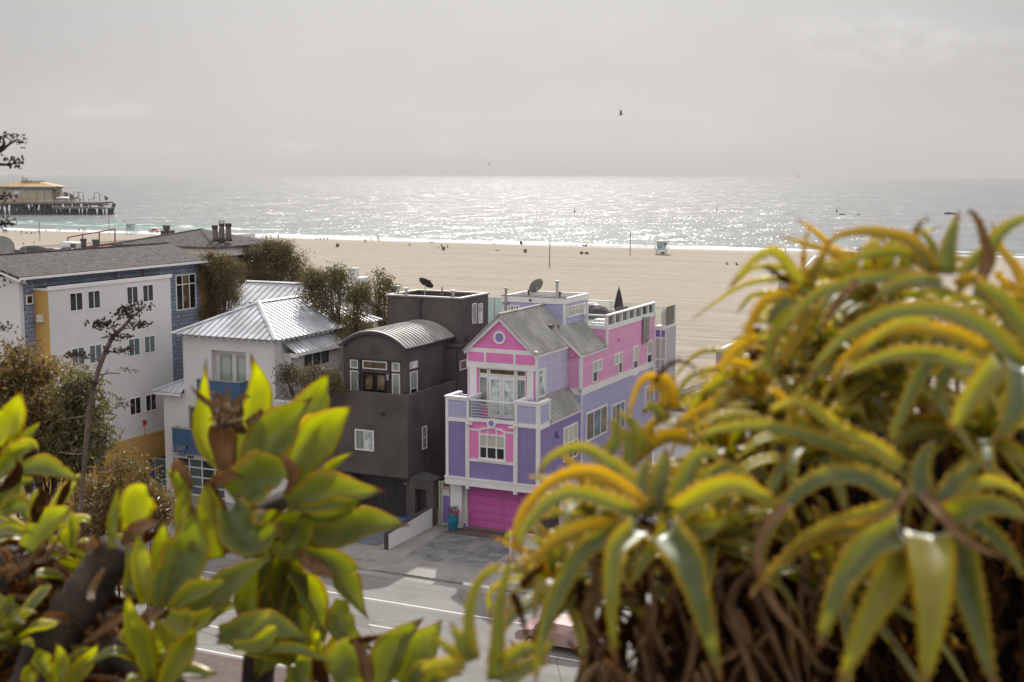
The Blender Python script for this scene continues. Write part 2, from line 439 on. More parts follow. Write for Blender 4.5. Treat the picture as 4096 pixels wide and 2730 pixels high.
# ================================================================== PINK AND PURPLE HOUSE
VF = 73.7; UL, UR = -39.15, -32.47
P = thing('beach_house', 'pink and purple gabled beach house with white trim and metal roofs', 'house', (-35.8, 85, 0))
m = MB()
m.box(-38.95, UR+.02, 75.2, 80.9, 0, 3.2); m.box(-39.15, UR, 80.9, 96.5, 0, 3.2)
m.obj('ground_floor_wall', 'light_purple_siding', P)
m = MB(); m.box(UL, UR, VF, 80.9, 3.2, 7.45)
m.obj('second_floor_wall', 'purple_siding', P)
m = MB(); m.box(-38.6, UR-.004, 80.9, 96.5, 3.2, 8.7)
m.obj('rear_wall', 'light_purple_siding', P)
m = MB(); m.box(-38.4, -33.44, 75.66, 82.5, 7.45, 11.95)
m.prism([(-38.4, 11.95), (-33.44, 11.95), (-36.0, 14.3)], 'v', 76.0, 82.5)
m.obj('upper_wall', 'washed_purple_siding', P)
m = MB(); m.box(-38.5, UR, 80.95, 85.9, 8.7, 11.3); m.prism([(UR, 11.3), (-34.4, 12.85), (-38.4, 12.85), (-38.5, 11.3)], 'v', 80.95, 85.9)
m.box(-38.5, UR, 85.9, 96.45, 8.7, 12.45)
m.obj('rear_upper_wall', 'pink_siding', P)
m = MB(); m.box(-39.2, -34.4, 82.5, 86.9, 11.5, 14.55)
m.obj('tower_wall', 'light_purple_siding', P)
# garage level: piers, door
m = MB(); m.box(-39.12, -38.3, 74.25, 75.2, .0, 3.2); m.box(-38.3, -38.12, 74.7, 75.2, 0, 3.2); m.box(-32.98, -32.5, 74.3, 75.2, 0, 3.2)
m.box(-38.12, -32.98, 74.75, 75.2, 2.95, 3.2)
m.obj('garage_pier', 'white_paint', P)
m = MB(); m.box(-38.14, -37.98, 74.21, 74.25, .0, .35); m.obj('pier_base', 'purple_paint', P)
m = MB(); m.box(-38.12, -32.98, 74.86, 74.95, .03, 2.95)
cw = (-32.98+38.12)/4
for i in range(4):
    for j in range(5):
        a = -38.12+cw*i+.06; b = a+cw-.12; c = .03+j*.584+.06; d = c+.584-.12
        for (q0, q1, r0, r1) in ((a, b, c, c+.035), (a, b, d-.035, d), (a, a+.035, c+.035, d-.035), (b-.035, b, c+.035, d-.035)): m.box(q0, q1, 74.835, 74.86, r0, r1)
m.obj('garage_door', 'garage_pink', P)
# white trim of the front
m = MB(); d = VF-.05
m.box(UL-.06, UR+.06, VF-.12, VF, 3.12, 3.55); m.box(UL-.09, UR+.09, VF-.16, VF-.0, 3.55, 3.68)
m.box(UR, UR+.06, VF, 80.9, 3.12, 3.68)
for (a, b) in ((UL-.03, UL+.17), (UR-.17, UR+.03)): m.box(a, b, d-.01, VF, 3.68, 8.95)
m.box(UR, UR+.05, VF, VF+.17, 3.68, 8.95)
for (a, b) in ((-37.66, -37.42), (-34.19, -33.93)): m.box(a, b, d-.06, VF, 2.92, 7.6)
m.box(-37.66, -37.53, d-.1, d-.06, 2.92, 7.6); m.box(-34.19, -34.06, d-.1, d-.06, 2.92, 7.6)
m.box(UL+.17, -37.66, d, VF, 7.37, 7.63); m.box(-33.93, UR-.17, d, VF, 7.37, 7.63); m.box(UR, UR+.05, VF+.17, 75.42, 7.25, 7.6)
m.box(-37.42, -34.19, d, VF, 4.81, 5.0)
m.box(-37.42, -36.74, d, VF, 6.88, 7.0); m.box(-34.79, -34.19, d, VF, 6.88, 7.0)
m.box(-37.45, -34.16, d-.08, VF+.1, 7.5, 7.72)
m.obj('front_trim', 'white_paint', P)
m = MB(); m.box(-37.42, -36.74, VF-.02, VF, 5.0, 6.88); m.box(-34.79, -34.19, VF-.02, VF, 5.0, 6.88); m.box(-37.42, -34.19, VF-.02, VF, 7.0, 7.5)
m.box(-36.74, -34.79, VF-.02, VF, 6.72, 7.0)
m.obj('pink_panel', 'pink_panel', P)
m = MB()   # arched head over the front window
R_ = 2.15; cz = 7.16-R_; aw = math.asin(.98/R_)
m.ring((-35.77, cz), R_-.06, R_+.07, 'v', VF-.07, VF-.015, 20, math.pi/2-aw, math.pi/2+aw)
for x in (-36.72, -34.92): m.box(x, x+.11, VF-.07, VF-.015, 6.7, 6.98)
for x in (-36.1, -35.5): m.box(x, x+.07, VF-.06, VF-.015, 6.74, 7.1)
m.obj('window_arch', 'white_paint', P)
m = MB(); m.ring((-35.77, 7.47), .20, .32, 'v', VF-.17, VF-.02, 28)
ro = m.obj('round_ornament', 'white_paint', P)
m = MB(); m.ring((-35.77, 7.47), .001, .205, 'v', VF-.15, VF-.13, 28); m.obj('purple_disc', 'purple_disc', P)
window(P, 'v', VF, -36.74, -34.79, 5.02, 6.74, panes=('glass_blind',), vm=(.31, .66), split=(.47, 'glass_dark'), hm=(.49,), fw=.12, sill=True)
for x in (-37.55, -34.45):
    m = MB(); m.box(x-.02, x+.42, VF-.32, VF-.14, 7.3, 7.42); m.box(x+.3, x+.45, VF-.35, VF-.2, 7.42, 7.47); m.obj('wall_lamp', 'white_paint', P)
# parapet boxes either side of the balcony
for (a, b, v1) in ((UL, -37.5, 75.66), (-34.1, UR, 75.5)):
    m = MB(); t = .2
    m.box(a, b, VF, VF+t, 7.45, 8.85); m.box(a, a+t, VF+t, v1, 7.45, 8.85); m.box(b-t, b, VF+t, v1, 7.45, 8.85); m.box(a+t, b-t, v1-t, v1, 7.45, 8.85)
    m.box(a+t, b-t, VF+t, v1-t, 7.45, 8.4)
    pb = m.obj('balcony_parapet', 'light_purple_siding', P)
    m = MB()
    m.box(a-.1, b+.1, VF-.1, VF+t+.02, 8.95, 9.06); m.box(a-.1, a+t+.02, VF+t+.02, v1, 8.95, 9.06); m.box(b-t-.02, b+.1, VF+t+.02, v1, 8.95, 9.06)
    m.box(a-.04, b+.04, VF-.05, VF+t, 8.8, 8.95); m.box(a-.04, a+t, VF+t, v1, 8.8, 8.95); m.box(b-t, b+.04, VF+t, v1, 8.8, 8.95)
    m.box(a-.04, a+.13, VF-.045, VF, 7.63, 8.8); m.box(b-.13, b+.04, VF-.045, VF, 7.63, 8.8)
    if b > -33: m.box(b, b+.045, v1-.16, v1, 7.6, 8.8); m.box(b, b+.045, VF, VF+.15, 7.6, 8.8)
    m.obj('parapet_cap', 'white_paint', P)
m = MB()
for z in (7.86, 8.06, 8.26, 8.46, 8.66): m.tube([(-37.45, VF+.06, z), (-34.12, VF+.06, z)], .022, 6)
for u in (-37.3, -36.1, -35.85, -35.6, -35.45, -34.3): m.tube([(u, VF+.06, 7.72), (u, VF+.06, 8.86)], .025, 6)
br_ = m.obj('balcony_railing', 'pale_green_metal', P)
m = MB(); m.box(-37.5, -34.1, VF-.02, VF+.14, 8.85, 8.93); m.obj('handrail', 'white_paint', P)
# upper facade (french doors)
V2 = 75.36
m = MB()
m.box(-38.46, -33.4, V2, V2+.3, 10.79, 11.16)      # lintel
m.box(-38.46, -33.4, V2, V2+.3, 11.16, 12.1)
m.box(-38.28, -37.75, V2+.02, V2+.3, 7.45, 10.79); m.box(-34.08, -33.6, V2+.02, V2+.3, 7.45, 10.79)
m.box(-38.46, -38.36, V2+.1, V2+.3, 7.45, 10.79); m.box(-33.5, -33.4, V2+.1, V2+.3, 7.45, 10.79)
m.box(-33.4, -33.36, V2+.02, V2+.2, 7.45, 11.9)
m.obj('upper_front_frame', 'white_paint', P)
m = MB()
for a, b in ((-38.36, -38.28), (-33.6, -33.5), (-37.75, -37.66), (-34.17, -34.08)): m.box(a, b, V2+.08, V2+.3, 7.45, 10.79)
m.box(-37.64, -37.0, V2+.235, V2+.3, 7.5, 8.2)
m.obj('pink_stripe', 'pink_panel', P)
m = MB()
for a, b in ((-38.36, -37.2), (-37.02, -35.06), (-34.86, -33.5)): m.box(a, b, V2-.03, V2, 11.2, 11.82)
m.obj('pink_frieze', 'pink_panel', P)
m = MB(); m.box(-37.66, -34.17, V2+.24, V2+.3, 7.45, 10.79); m.obj('door_surround', 'white_paint', P)
for a, b in ((-37.66, -36.98), (-34.92, -34.2)):
    window(P, 'v', V2+.24, a, b, 10.32, 10.76, panes=('glass_warm',), fw=.08)
    window(P, 'v', V2+.24, a, b, 8.2, 10.2, panes=('glass_curtain',), fw=.09)
window(P, 'v', V2+.24, -36.9, -35.0, 10.32, 10.76, panes=('glass_warm',), fw=.08)
for a, b in ((-36.92, -35.97), (-35.94, -34.98)):
    window(P, 'v', V2+.24, a, b, 7.5, 10.18, panes=('glass_pale',), fw=.17, name='door')
# gable
m = MB(); m.prism([(-38.1, 12.1), (-33.9, 12.1), (-36.0, 14.05)], 'v', V2+.08, 76.0); m.obj('gable_wall', 'pink_shingle', P)
m = MB(); m.ring((-36.06, 12.87), .30, .44, 'v', V2-.02, V2+.1, 28); m.obj('gable_ring', 'white_paint', P)
m = MB(); m.ring((-36.06, 12.87), .001, .31, 'v', V2+.01, V2+.05, 28); m.obj('gable_disc', 'purple_disc', P)
m = MB()
for sgn, ue in ((-1, -38.62), (1, -33.42)):
    uc = -36.03; p0 = (ue, 11.88); p1 = (uc, 14.34); dz = .36
    m.prism([p0, p1, (uc, p1[1]-dz), (ue, p0[1]-dz+.14)], 'v', V2-.12, V2+.08)
m.obj('rake_board', 'white_paint', P)
m = MB(); E1 = 75.1
seam_roof(m, [(-33.36, E1, 11.9), (-33.36, 82.5, 11.9), (-36.03, 82.5, 14.44), (-36.03, E1, 14.44)], sp=.4)
seam_roof(m, [(-38.68, E1, 11.9), (-38.68, 82.5, 11.9), (-36.03, 82.5, 14.44), (-36.03, E1, 14.44)], sp=.4)
cap(m, (-36.03, E1, 14.44), (-36.03, 82.45, 14.44))
rf = m.obj('gable_roof', 'seam_grey', P)
m = MB(); m.box(-34.75, -34.4, 80.2, 80.6, 13.05, 13.3); m.tube([(-34.3, 81.2, 12.8), (-34.3, 81.2, 13.2)], .06, 8)
g = m.obj('roof_vent', 'vent_brown', P)
m = MB()
for i in range(46):
    v = 75.2+i*.158; m.box(-33.46, -33.36, v, v+.1, 11.74, 11.84)
m.box(-33.44, -33.38, 75.2, 82.4, 11.66, 11.745); m.obj('eave_trim', 'white_paint', P)
for (n_, v_, z_) in ((31, 81.0, 11.1), (34, 75.5, 7.36)):
    m = MB(); m.box(-32.44, -32.40, v_, v_+n_*.158, z_-.06, z_+.005)
    for i in range(n_): m.box(-32.46, -32.36, v_+i*.158, v_+i*.158+.1, z_, z_+.11)
    m.obj('eave_trim', 'white_paint', P)
m = MB(); seam_roof(m, [(-32.34, 80.82, 11.28), (-32.34, 85.86, 11.28), (-34.6, 85.86, 13.2), (-34.6, 80.82, 13.2)], sp=.4)
m.obj('side_roof', 'seam_grey', P)
m = MB(); m.prism([(-32.36, 11.2), (-34.5, 13.02), (-34.5, 12.8), (-32.36, 10.98)], 'v', 80.78, 80.95); m.box(UR-.16, UR+.05, 80.86, 81.05, 8.62, 11.0); m.box(-33.44, UR+.05, 80.86, 80.95, 8.45, 8.87)
m.box(UR, UR+.05, 81.05, 96.5, 8.38, 8.85); m.box(UR-.1, UR+.05, 85.82, 85.98, 11.2, 12.45); m.box(UR, UR+.045, 96.3, 96.5, 3.2, 12.4)
m.box(UR, UR+.045, 80.95, 81.1, 3.68, 8.38)
m.obj('side_trim', 'white_paint', P)
m = MB(); m.prism([(-33.44, 8.95), (-32.47, 7.5), (-33.44, 7.45)], 'v', 75.5, 80.9); m.obj('porch_gable', 'light_purple_siding', P)
m = MB(); seam_roof(m, [(-32.34, 75.46, 7.52), (-32.34, 80.86, 7.52), (-33.46, 80.86, 9.0), (-33.46, 75.46, 9.0)], sp=.4, off=.15)
m.obj('porch_roof', 'seam_grey', P)
# windows of the right wall
window(P, 'u', -33.44, 75.77, 76.92, 8.95, 10.85, panes=('glass_pale',), hm=(.78,), fw=.11)
window(P, 'u', UR, 77.76, 80.3, 4.3, 6.7, panes=('glass_blind',), vm=(.33, .66), split=(.5, 'glass_dark'), hm=(.5,), fw=.12)
window(P, 'u', UR, 83.0, 83.95, 8.94, 10.5, panes=('glass_blind',), split=(.5, 'glass_dark'), hm=(.5,), fw=.1)
window(P, 'u', UR, 83.97, 84.82, 9.66, 10.5, panes=('glass_blind',), fw=.1)
window(P, 'u', UR, 87.3, 88.18, 9.6, 10.48, panes=('glass_blind',), fw=.1)
window(P, 'u', UR, 88.2, 89.05, 8.88, 10.48, panes=('glass_blind',), split=(.52, 'glass_dark'), hm=(.52,), fw=.1)
window(P, 'u', UR, 91.39, 92.55, 8.27, 10.54, panes=('glass_blind',), split=(.5, 'glass_dark'), hm=(.5,), fw=.12)
window(P, 'u', UR, 94.63, 95.88, 8.38, 10.57, panes=('glass_blind',), split=(.5, 'glass_dark'), hm=(.5,), fw=.12)
window(P, 'u', UR, 81.85, 85.98, 4.9, 7.03, panes=('glass_warm', 'glass_blue'), vm=(.36, .68), fw=.14)
window(P, 'u', UR, 86.85, 89.7, 4.6, 6.73, panes=('glass_blue', 'glass_grey'), vm=(.33, .66), fw=.12)
window(P, 'u', UR, 94.3, 95.7, 5.0, 7.0, panes=('glass_blind',), fw=.12)
for i, (v, z0, z1) in enumerate(((93.5, 10.5, 12.5), (94.0, 10.8, 12.4), (94.45, 10.6, 12.45))):
    m = MB(); m.tube([(UR+.14, v, z0), (UR+.14, v, z1)], .13, 10); m.tube([(UR-.05, v, z0+.08), (UR+.14, v, z0+.08)], .12, 8); m.tube([(UR+.14, v-.18, z1), (UR+.14, v+.18, z1+.03)], .11, 8)
    m.obj('flue_pipe', 'grey_metal', P)
m = MB(); m.box(UR, UR+.14, 88.1, 88.35, 11.35, 11.55); m.box(-33.2, -32.9, 80.7, 80.86, 11.1, 11.28); m.obj('pink_vent_hood', 'pink_panel', P)
m = MB(); m.prism([(76.4, 6.75), (76.4, 6.5), (76.7, 6.25)], 'u', UR, UR+.2); m.obj('purple_vent_hood', 'purple_paint', P)
# roof deck
m = MB(); m.box(-38.5, UR+.02, 85.9, 86.08, 12.4, 12.72); m.box(UR-.2, UR+.07, 85.85, 96.5, 12.4, 12.74); m.box(-38.5, UR, 96.3, 96.5, 12.4, 12.74)
m.obj('deck_parapet', 'white_paint', P)
m = MB()
for v in np.linspace(85.95, 96.4, 8): m.box(UR-.14, UR+.02, v-.07, v+.07, 12.74, 13.42)
m.box(UR-.2, UR+.08, 85.85, 96.5, 13.42, 13.52)
m.box(-34.35, UR-.2, 85.87, 86.05, 13.38, 13.5); m.box(-34.35, -34.2, 85.9, 86.03, 12.7, 13.38); m.box(UR-.2, UR, 85.9, 86.0, 12.7, 13.42)
for u in (-38.4, -37.3, -36.15): m.box(u-.08, u+.08, 96.3, 96.42, 12.74, 13.42)
m.box(-38.5, -35.9, 96.28, 96.46, 13.36, 13.46); m.prism([(85.9, 12.5), (86.1, 12.5), (86.1, 14.05), (85.9, 13.95)], 'u', -34.4, -34.3)
m.obj('deck_railing', 'white_paint', P)
m = MB(); m.box(UR-.08, UR-.05, 86.1, 96.3, 12.74, 13.42); m.box(-34.2, UR-.2, 85.94, 85.97, 12.72, 13.38); m.box(-38.4, UR-.2, 96.35, 96.38, 12.74, 13.36)
m.obj('railing_glass', 'rail_glass', P)
m = MB(); m.box(-38.45, UR-.2, 86.9, 96.3, 12.4, 12.5); m.box(-34.4, UR-.2, 86.08, 86.9, 12.4, 12.5); m.obj('deck_floor', 'gravel_roof', P)
# rear bay
m = MB(); m.box(UR+.05, -31.5, 96.4, 99, 5.4, 11.45)
m.obj('bay_wall', 'grey_stucco', P)
m = MB(); q = 96.4
for (a, b, c, d_) in ((UR+.05, -31.46, 11.3, 11.6), (UR+.05, -31.46, 10.6, 10.75), (UR+.05, -31.46, 8.9, 9.05), (UR+.05, -31.46, 7.5, 7.6), (UR+.05, -31.46, 8.1, 8.2)): m.box(a, b, q-.06, q, c, d_)
for x in (UR+.05, -31.95, -31.56): m.box(x, x+.1, q-.055, q, 5.4, 11.3)
m.box(UR+.05, -31.46, q, 99, 11.45, 11.62)
m.obj('bay_trim', 'white_paint', P)
for (a, b, c, d_) in ((UR+.15, -31.97, 10.78, 11.27), (-31.85, -31.56, 10.78, 11.27), (UR+.15, -31.97, 7.62, 8.08), (-31.85, -31.56, 7.62, 8.08)):
    m = MB(); m.box(a, b, q-.03, q, c, d_); m.obj('bay_panel', 'purple_paint', P)
m = MB(); m.box(UR+.15, -31.6, q-.03, q, 9.05, 10.6); m.obj('bay_window', 'glass_blind', P)
m = MB(); m.box(UR+.06, -31.5, q+.04, q+.07, 11.62, 13.15); m.box(-31.53, -31.5, q+.07, 99, 11.62, 13.15); m.obj('bay_glass_screen', 'rail_glass', P)
# tower
m = MB(); a, b, c, d_ = -39.28, -34.32, 82.42, 86.98
m.box(a, b, c, c+.22, 14.5, 14.93); m.box(a, b, d_-.22, d_, 14.5, 14.93); m.box(a, a+.22, c+.22, d_-.22, 14.5, 14.93); m.box(b-.22, b, c+.22, d_-.22, 14.5, 14.93)
for (x, y) in ((-39.24, 82.45), (-34.52, 82.45)): m.box(x, x+.17, y-.01, y+.05, 11.6, 14.5)
m.box(-34.4, -34.36, 82.5, 82.66, 12.8, 14.5); m.box(-34.4, -34.36, 86.7, 86.9, 12.8, 14.5)
m.obj('tower_fascia', 'white_paint', P)
m = MB(); m.box(a+.22, b-.22, c+.22, d_-.22, 14.55, 14.6)
m.box(a-.03, b+.03, c-.03, c+.2, 14.93, 14.97); m.obj('tower_roof', 'tar_roof', P)
window(P, 'v', 82.5, -38.85, -37.85, 13.75, 14.28, panes=('glass_blind', 'glass_dark'), vm=(.3, .5, .7), fw=.11)
window(P, 'u', -34.4, 82.85, 86.35, 13.5, 14.32, panes=('glass_blind',), vm=(.2, .4, .6, .8), fw=.11)
cx, cy = sz(*(1700+945/2.0909, 1050+265/2.0909), 14.62)
dish(P, ats(1700+945/2.0909, 1050+225/2.0909, 102)[:3]*0+np.array([-37.6, 84.9, 15.45]), .62, (-.75, .35, .45), 'dish_grey', stand=(-37.55, 84.85, 14.6))
m = MB()
for i in range(3): m.box(-38.4+i*.75, -37.75+i*.75, 84.5+.05*i, 85.2, 14.6, 14.72)
m.obj('dish_ballast', 'gravel_roof', P)
m = MB(); vent_pipe(m, (-36.55, 86.2, 14.6), .11, 1.1, .16, .14); m.obj('tower_flue', 'galvanised', P)
m = MB(); vent_pipe(m, (-36.0, 85.4, 14.6), .07, .38, .1); vent_pipe(m, (-38.7, 85.9, 14.6), .07, .4, .1); m.ball((-36.8, 85.3, 14.65), (.2, .2, .12)); m.obj('tower_vent', 'vent_brown', P)
m = MB(); m.tube([(-38.98, 82.38, 12.2), (-38.9, 82.38, 15.35)], .085, 8); m.cyl((-38.9, 82.38, 15.35), .12, .14); m.box(-39.3, -38.7, 82.3, 82.5, 14.4, 14.46); m.obj('side_flue', 'grey_metal', P)
m = MB(); m.box(-37.05, -36.93, 82.3, 82.44, 14.62, 14.76); m.obj('scupper', 'dark_paint', P)
# things on the roof deck
t = thing('closed_parasol', 'dark closed parasol standing on the roof deck', 'parasol', (-35.2, 95.6, 12.5))
m = MB(); m.tube([(-35.2, 95.6, 12.85), (-35.2, 95.6, 13.05), (-35.2, 95.6, 13.7), (-35.2, 95.6, 14.3), (-35.2, 95.6, 14.62)], [.34, .38, .27, .14, .02], 10); m.obj('canopy', 'umbrella_cloth', t, smooth=False)
m = MB(); m.tube([(-35.2, 95.6, 12.55), (-35.2, 95.6, 14.7)], .035, 8); m.obj('pole', 'charcoal', t)
m = MB(); m.cyl((-35.2, 95.6, 12.5), .35, .08); m.obj('base', 'charcoal', t)
def tarp_lump(name, label, cat, c, r, mat='tarp_grey', seed=0, sqx=.6):
    rg = np.random.default_rng(seed); m = MB(); nu, nv = 14, 7; vs = []
    for i in range(nv+1):
        a = i/nv*math.pi/2
        for j in range(nu):
            b = 2*math.pi*j/nu; k = 1+.12*math.sin(3*b+seed)+rg.normal()*.05
            sq = 1/max(abs(math.cos(b)), abs(math.sin(b)))**sqx
            vs.append((c[0]+r[0]*k*sq*math.cos(a)**.45*math.cos(b), c[1]+r[1]*k*sq*math.cos(a)**.45*math.sin(b), c[2]+r[2]*math.sin(a)**.7*(1+rg.normal()*.05)))
    fs = [(i*nu+j, i*nu+(j+1) % nu, (i+1)*nu+(j+1) % nu, (i+1)*nu+j) for i in range(nv) for j in range(nu)]+[tuple(range(nu))[::-1], tuple(range(nv*nu, nv*nu+nu))]
    m.add(vs, fs); return single(name, m, mat, label, cat, (c[0], c[1], c[2]))
tarp_lump('covered_sofa', 'long grey tarp over seating on the roof deck beside the tower', 'furniture cover', (-36.2, 92.2, 12.5), (1.5, .9, .95), seed=2)
tarp_lump('covered_chair', 'small dark cover over a chair next to the closed parasol', 'furniture cover', (-34.0, 93.2, 12.5), (.6, .5, .85), seed=5)
tarp_lump('covered_hot_tub', 'pale grey cover at the seaward rail of the roof deck', 'furniture cover', (-37.4, 95.2, 12.5), (.8, .6, .85), 'white_paint', seed=8)
tarp_lump('covered_grill', 'rounded grey barbecue cover behind the glass screen of the rear bay', 'barbecue', (-31.95, 97.4, 11.62), (.27, .3, 1.2), 'tower_roof', seed=4, sqx=.15)
t = thing('patio_table', 'white low table on the roof deck by the glass front rail', 'table', (-33.4, 87.6, 12.5))
m = MB(); m.box(-34.0, -32.85, 87.1, 88.1, 12.95, 13.0); m.obj('tabletop', 'white_paint', t)
for x in (-33.95, -32.95):
    for y in (87.15, 88.0): m = MB(); m.box(x, x+.06, y, y+.06, 12.5, 12.95); m.obj('leg', 'white_paint', t)
t = thing('patio_bench', 'white bench in front of the low table on the roof deck', 'bench', (-33.3, 86.6, 12.5))
m = MB(); m.box(-34.0, -32.9, 86.4, 86.8, 12.78, 12.83); m.obj('seat', 'white_paint', t)
for x in (-33.95, -33.0): m = MB(); m.box(x, x+.06, 86.45, 86.75, 12.5, 12.78); m.obj('leg', 'white_paint', t)

# ================================================================== DARK HOUSE
P = thing('stucco_house', 'dark charcoal stucco house with a barrel metal roof', 'house', (-45.2, 85, 0))
L0, L1 = -48.2, -42.1
m = MB()
m.box(L0, L1, VF, 96, 3.1, 7.7); m.box(L0+.3, L1, 75.3, 96, 0, 3.1)
m.box(-48.2, -46.9, 74.3, 75.3, 0, 3.1); m.box(-42.6, L1, 74.3, 75.3, 0, 3.1); m.box(-46.9, -42.6, 74.6, 75.3, 2.75, 3.1)
m.box(L0, L1, VF, VF+.17, 7.7, 8.82); m.box(L1-.17, L1, VF+.17, 80.83, 7.7, 8.82); m.box(L0, L0+.17, VF+.17, 82, 7.7, 8.82)
m.box(L0, L1, 80.83, 96, 7.7, 11.2)
m.obj('lower_wall', 'dark_stucco', P)
b0, b1 = -48.08, -43.08; bc = (b0+b1)/2; ch = (b1-b0)/2; sg = .93; RR = (ch*ch+sg*sg)/(2*sg)
def arc(z0, off=0., n=20, ext=0.):
    a = math.asin((ch+ext)/RR); return [(bc+(RR+off)*math.sin(-a+2*a*i/n), z0+sg-RR+(RR+off)*math.cos(-a+2*a*i/n)) for i in range(n+1)]
m = MB(); m.prism([(b0, 7.7)]+[(b0, 11.78)]+arc(11.78)[1:-1]+[(b1, 11.78), (b1, 7.7)], 'v', 75.22, 82.1)
# recesses are modelled as proud piers between openings
m.obj('barrel_wall', 'dark_stucco', P)
m = MB(); o = arc(11.82, .11, 24, .12); i_ = arc(11.82, .0, 24, .12)
n_ = len(o); vs = []; fs = []
for (vv) in (75.0, 82.1):
    vs += [(p[0], vv, p[1]) for p in o]+[(p[0], vv, p[1]) for p in i_]
for k in range(n_-1):
    fs += [(k, k+1, 2*n_+k+1, 2*n_+k), (n_+k, 3*n_+k, 3*n_+k+1, n_+k+1), (k, n_+k, n_+k+1, k+1), (2*n_+k, 2*n_+k+1, 3*n_+k+1, 3*n_+k)]
fs += [(0, 2*n_, 3*n_, n_), (n_-1, 2*n_-1, 4*n_-1, 3*n_-1)]
m.add(vs, fs)
for v in np.arange(75.35, 82.0, .44):
    a1 = arc(11.82, .115, 24, .12); a2 = arc(11.82, .175, 24, .12)
    for k in range(24): m.hull([(a1[k][0], v-.028, a1[k][1]), (a1[k][0], v+.028, a1[k][1]), (a2[k][0], v+.028, a2[k][1]), (a2[k][0], v-.028, a2[k][1])], [(a1[k+1][0], v-.028, a1[k+1][1]), (a1[k+1][0], v+.028, a1[k+1][1]), (a2[k+1][0], v+.028, a2[k+1][1]), (a2[k+1][0], v-.028, a2[k+1][1])])
m.obj('barrel_roof', 'seam_grey', P)
m = MB(); a1 = arc(11.82, -.16, 24, .14); a2 = arc(11.82, .05, 24, .14)
for k in range(24): m.hull([(a1[k][0], 74.96, a1[k][1]), (a1[k][0], 75.02, a1[k][1]), (a2[k][0], 75.02, a2[k][1]), (a2[k][0], 74.96, a2[k][1])], [(a1[k+1][0], 74.96, a1[k+1][1]), (a1[k+1][0], 75.02, a1[k+1][1]), (a2[k+1][0], 75.02, a2[k+1][1]), (a2[k+1][0], 74.96, a2[k+1][1])])
m.tube([(b1+.2, 75.0, 11.74), (b1+.2, 82.05, 11.74)], .09, 8); m.tube([(b0-.2, 75.0, 11.74), (b0-.2, 82.05, 11.74)], .09, 8)
m.obj('barrel_gutter', 'dark_trim', P)
t0, t1, tv0, tv1, tz = -48.5, -42.38, 82.1, 86.6, 14.4
m = MB(); m.box(t0, t1, tv0, tv1, 7.7, tz-.25); m.box(t0, t1, tv0, tv0+.2, tz-.25, tz+.25); m.box(t0, t1, tv1-.2, tv1, tz-.25, tz+.25); m.box(t0, t0+.2, tv0+.2, tv1-.2, tz-.25, tz+.25); m.box(t1-.2, t1, tv0+.2, tv1-.2, tz-.25, tz+.25)
m.obj('tower_wall', 'dark_stucco', P)
m = MB(); e = .1
m.box(t0-e, t1+e, tv0-e, tv0+.26, tz+.16, tz+.27); m.box(t0-e, t1+e, tv1-.26, tv1+e, tz+.16, tz+.27); m.box(t0-e, t0+.26, tv0+.26, tv1-.26, tz+.16, tz+.27); m.box(t1-.26, t1+e, tv0+.26, tv1-.26, tz+.16, tz+.27)
m.obj('tower_coping', 'grey_metal', P)
m = MB(); m.box(t0+.2, t1-.2, tv0+.2, tv1-.2, tz-.25, tz-.2); m.obj('tower_roof', 'tar_roof', P)
m = MB(); m.box(-43.25, L1+.15, 80.68, 96, 11.2, 11.34); m.obj('side_ledge', 'dark_trim', P)
# openings of the barrel front
for (a, b) in ((-47.5, -46.86), (-44.14, -43.52)):
    window(P, 'v', 75.22, a, b, 10.12, 10.73, panes=('glass_curtain',), fw=.07)
    window(P, 'v', 75.22, a, b, 8.0, 9.96, panes=('glass_curtain',), fw=.07)
window(P, 'v', 75.22, -46.48, -44.53, 10.16, 10.74, panes=('glass_warm',), fw=.07)
for (a, b) in ((-46.45, -45.53), (-45.5, -44.57)):
    window(P, 'v', 75.22, a, b, 7.75, 9.93, fmat='black_door', panes=('glass_warm',), fw=.16, split=(.45, 'glass_dark'), name='door')
m = MB()
for a, b, c in ((-47.65, -46.75, 10.78), (-46.6, -44.45, 10.8), (-44.25, -43.4, 10.78)): m.box(a, b, 75.1, 75.22, c, c+.06)
for x in (-46.72, -44.4): m.box(x, x+.1, 75.1, 75.22, 7.7, 10.78)
m.obj('opening_reveal', 'dark_trim', P)
for x in (-46.78, -44.38):
    m = MB(); m.box(x-.03, x+.05, 75.08, 75.1, 9.72, 9.9); m.tube([(x, 75.0, 9.85), (x, 75.0, 9.5)], [.1, .1], 10); m.tube([(x, 75.0, 9.85), (x, 75.0, 9.9)], [.13, .06], 10); m.tube([(x, 75.0, 9.5), (x, 75.0, 9.46)], [.1, .05], 10); m.obj('wall_lantern', 'galvanised', P)
window(P, 'u', b1, 75.78, 76.8, 10.25, 10.72, panes=('glass_pale',), fw=.07)
window(P, 'u', b1, 75.78, 76.8, 8.0, 10.02, panes=('glass_curtain',), split=(.42, 'glass_dark'), hm=(.42,), fw=.07)
u0, z1_ = sv(1100+772/2.4125, 1550+400/2.4125, VF); u1_, z0_ = sv(1100+958/2.4125, 1550+620/2.4125, VF)
window(P, 'v', VF, u0, u1_, z0_, z1_, panes=('glass_curtain', 'glass_pale'), vm=(.5,), fw=.1)
v0, zt = su(1100+1416/2.4125, 1550+385/2.4125, L1); v1_, zb = su(1100+1463/2.4125, 1550+585/2.4125, L1)
window(P, 'u', L1, v0, v1_, zb, zt, panes=('glass_curtain',), hm=(.5,), fw=.08)
window(P, 'u', L1, 81.3, 83.4, 9.45, 10.15, panes=('glass_warm', 'glass_pale'), vm=(.5,), fw=.08)
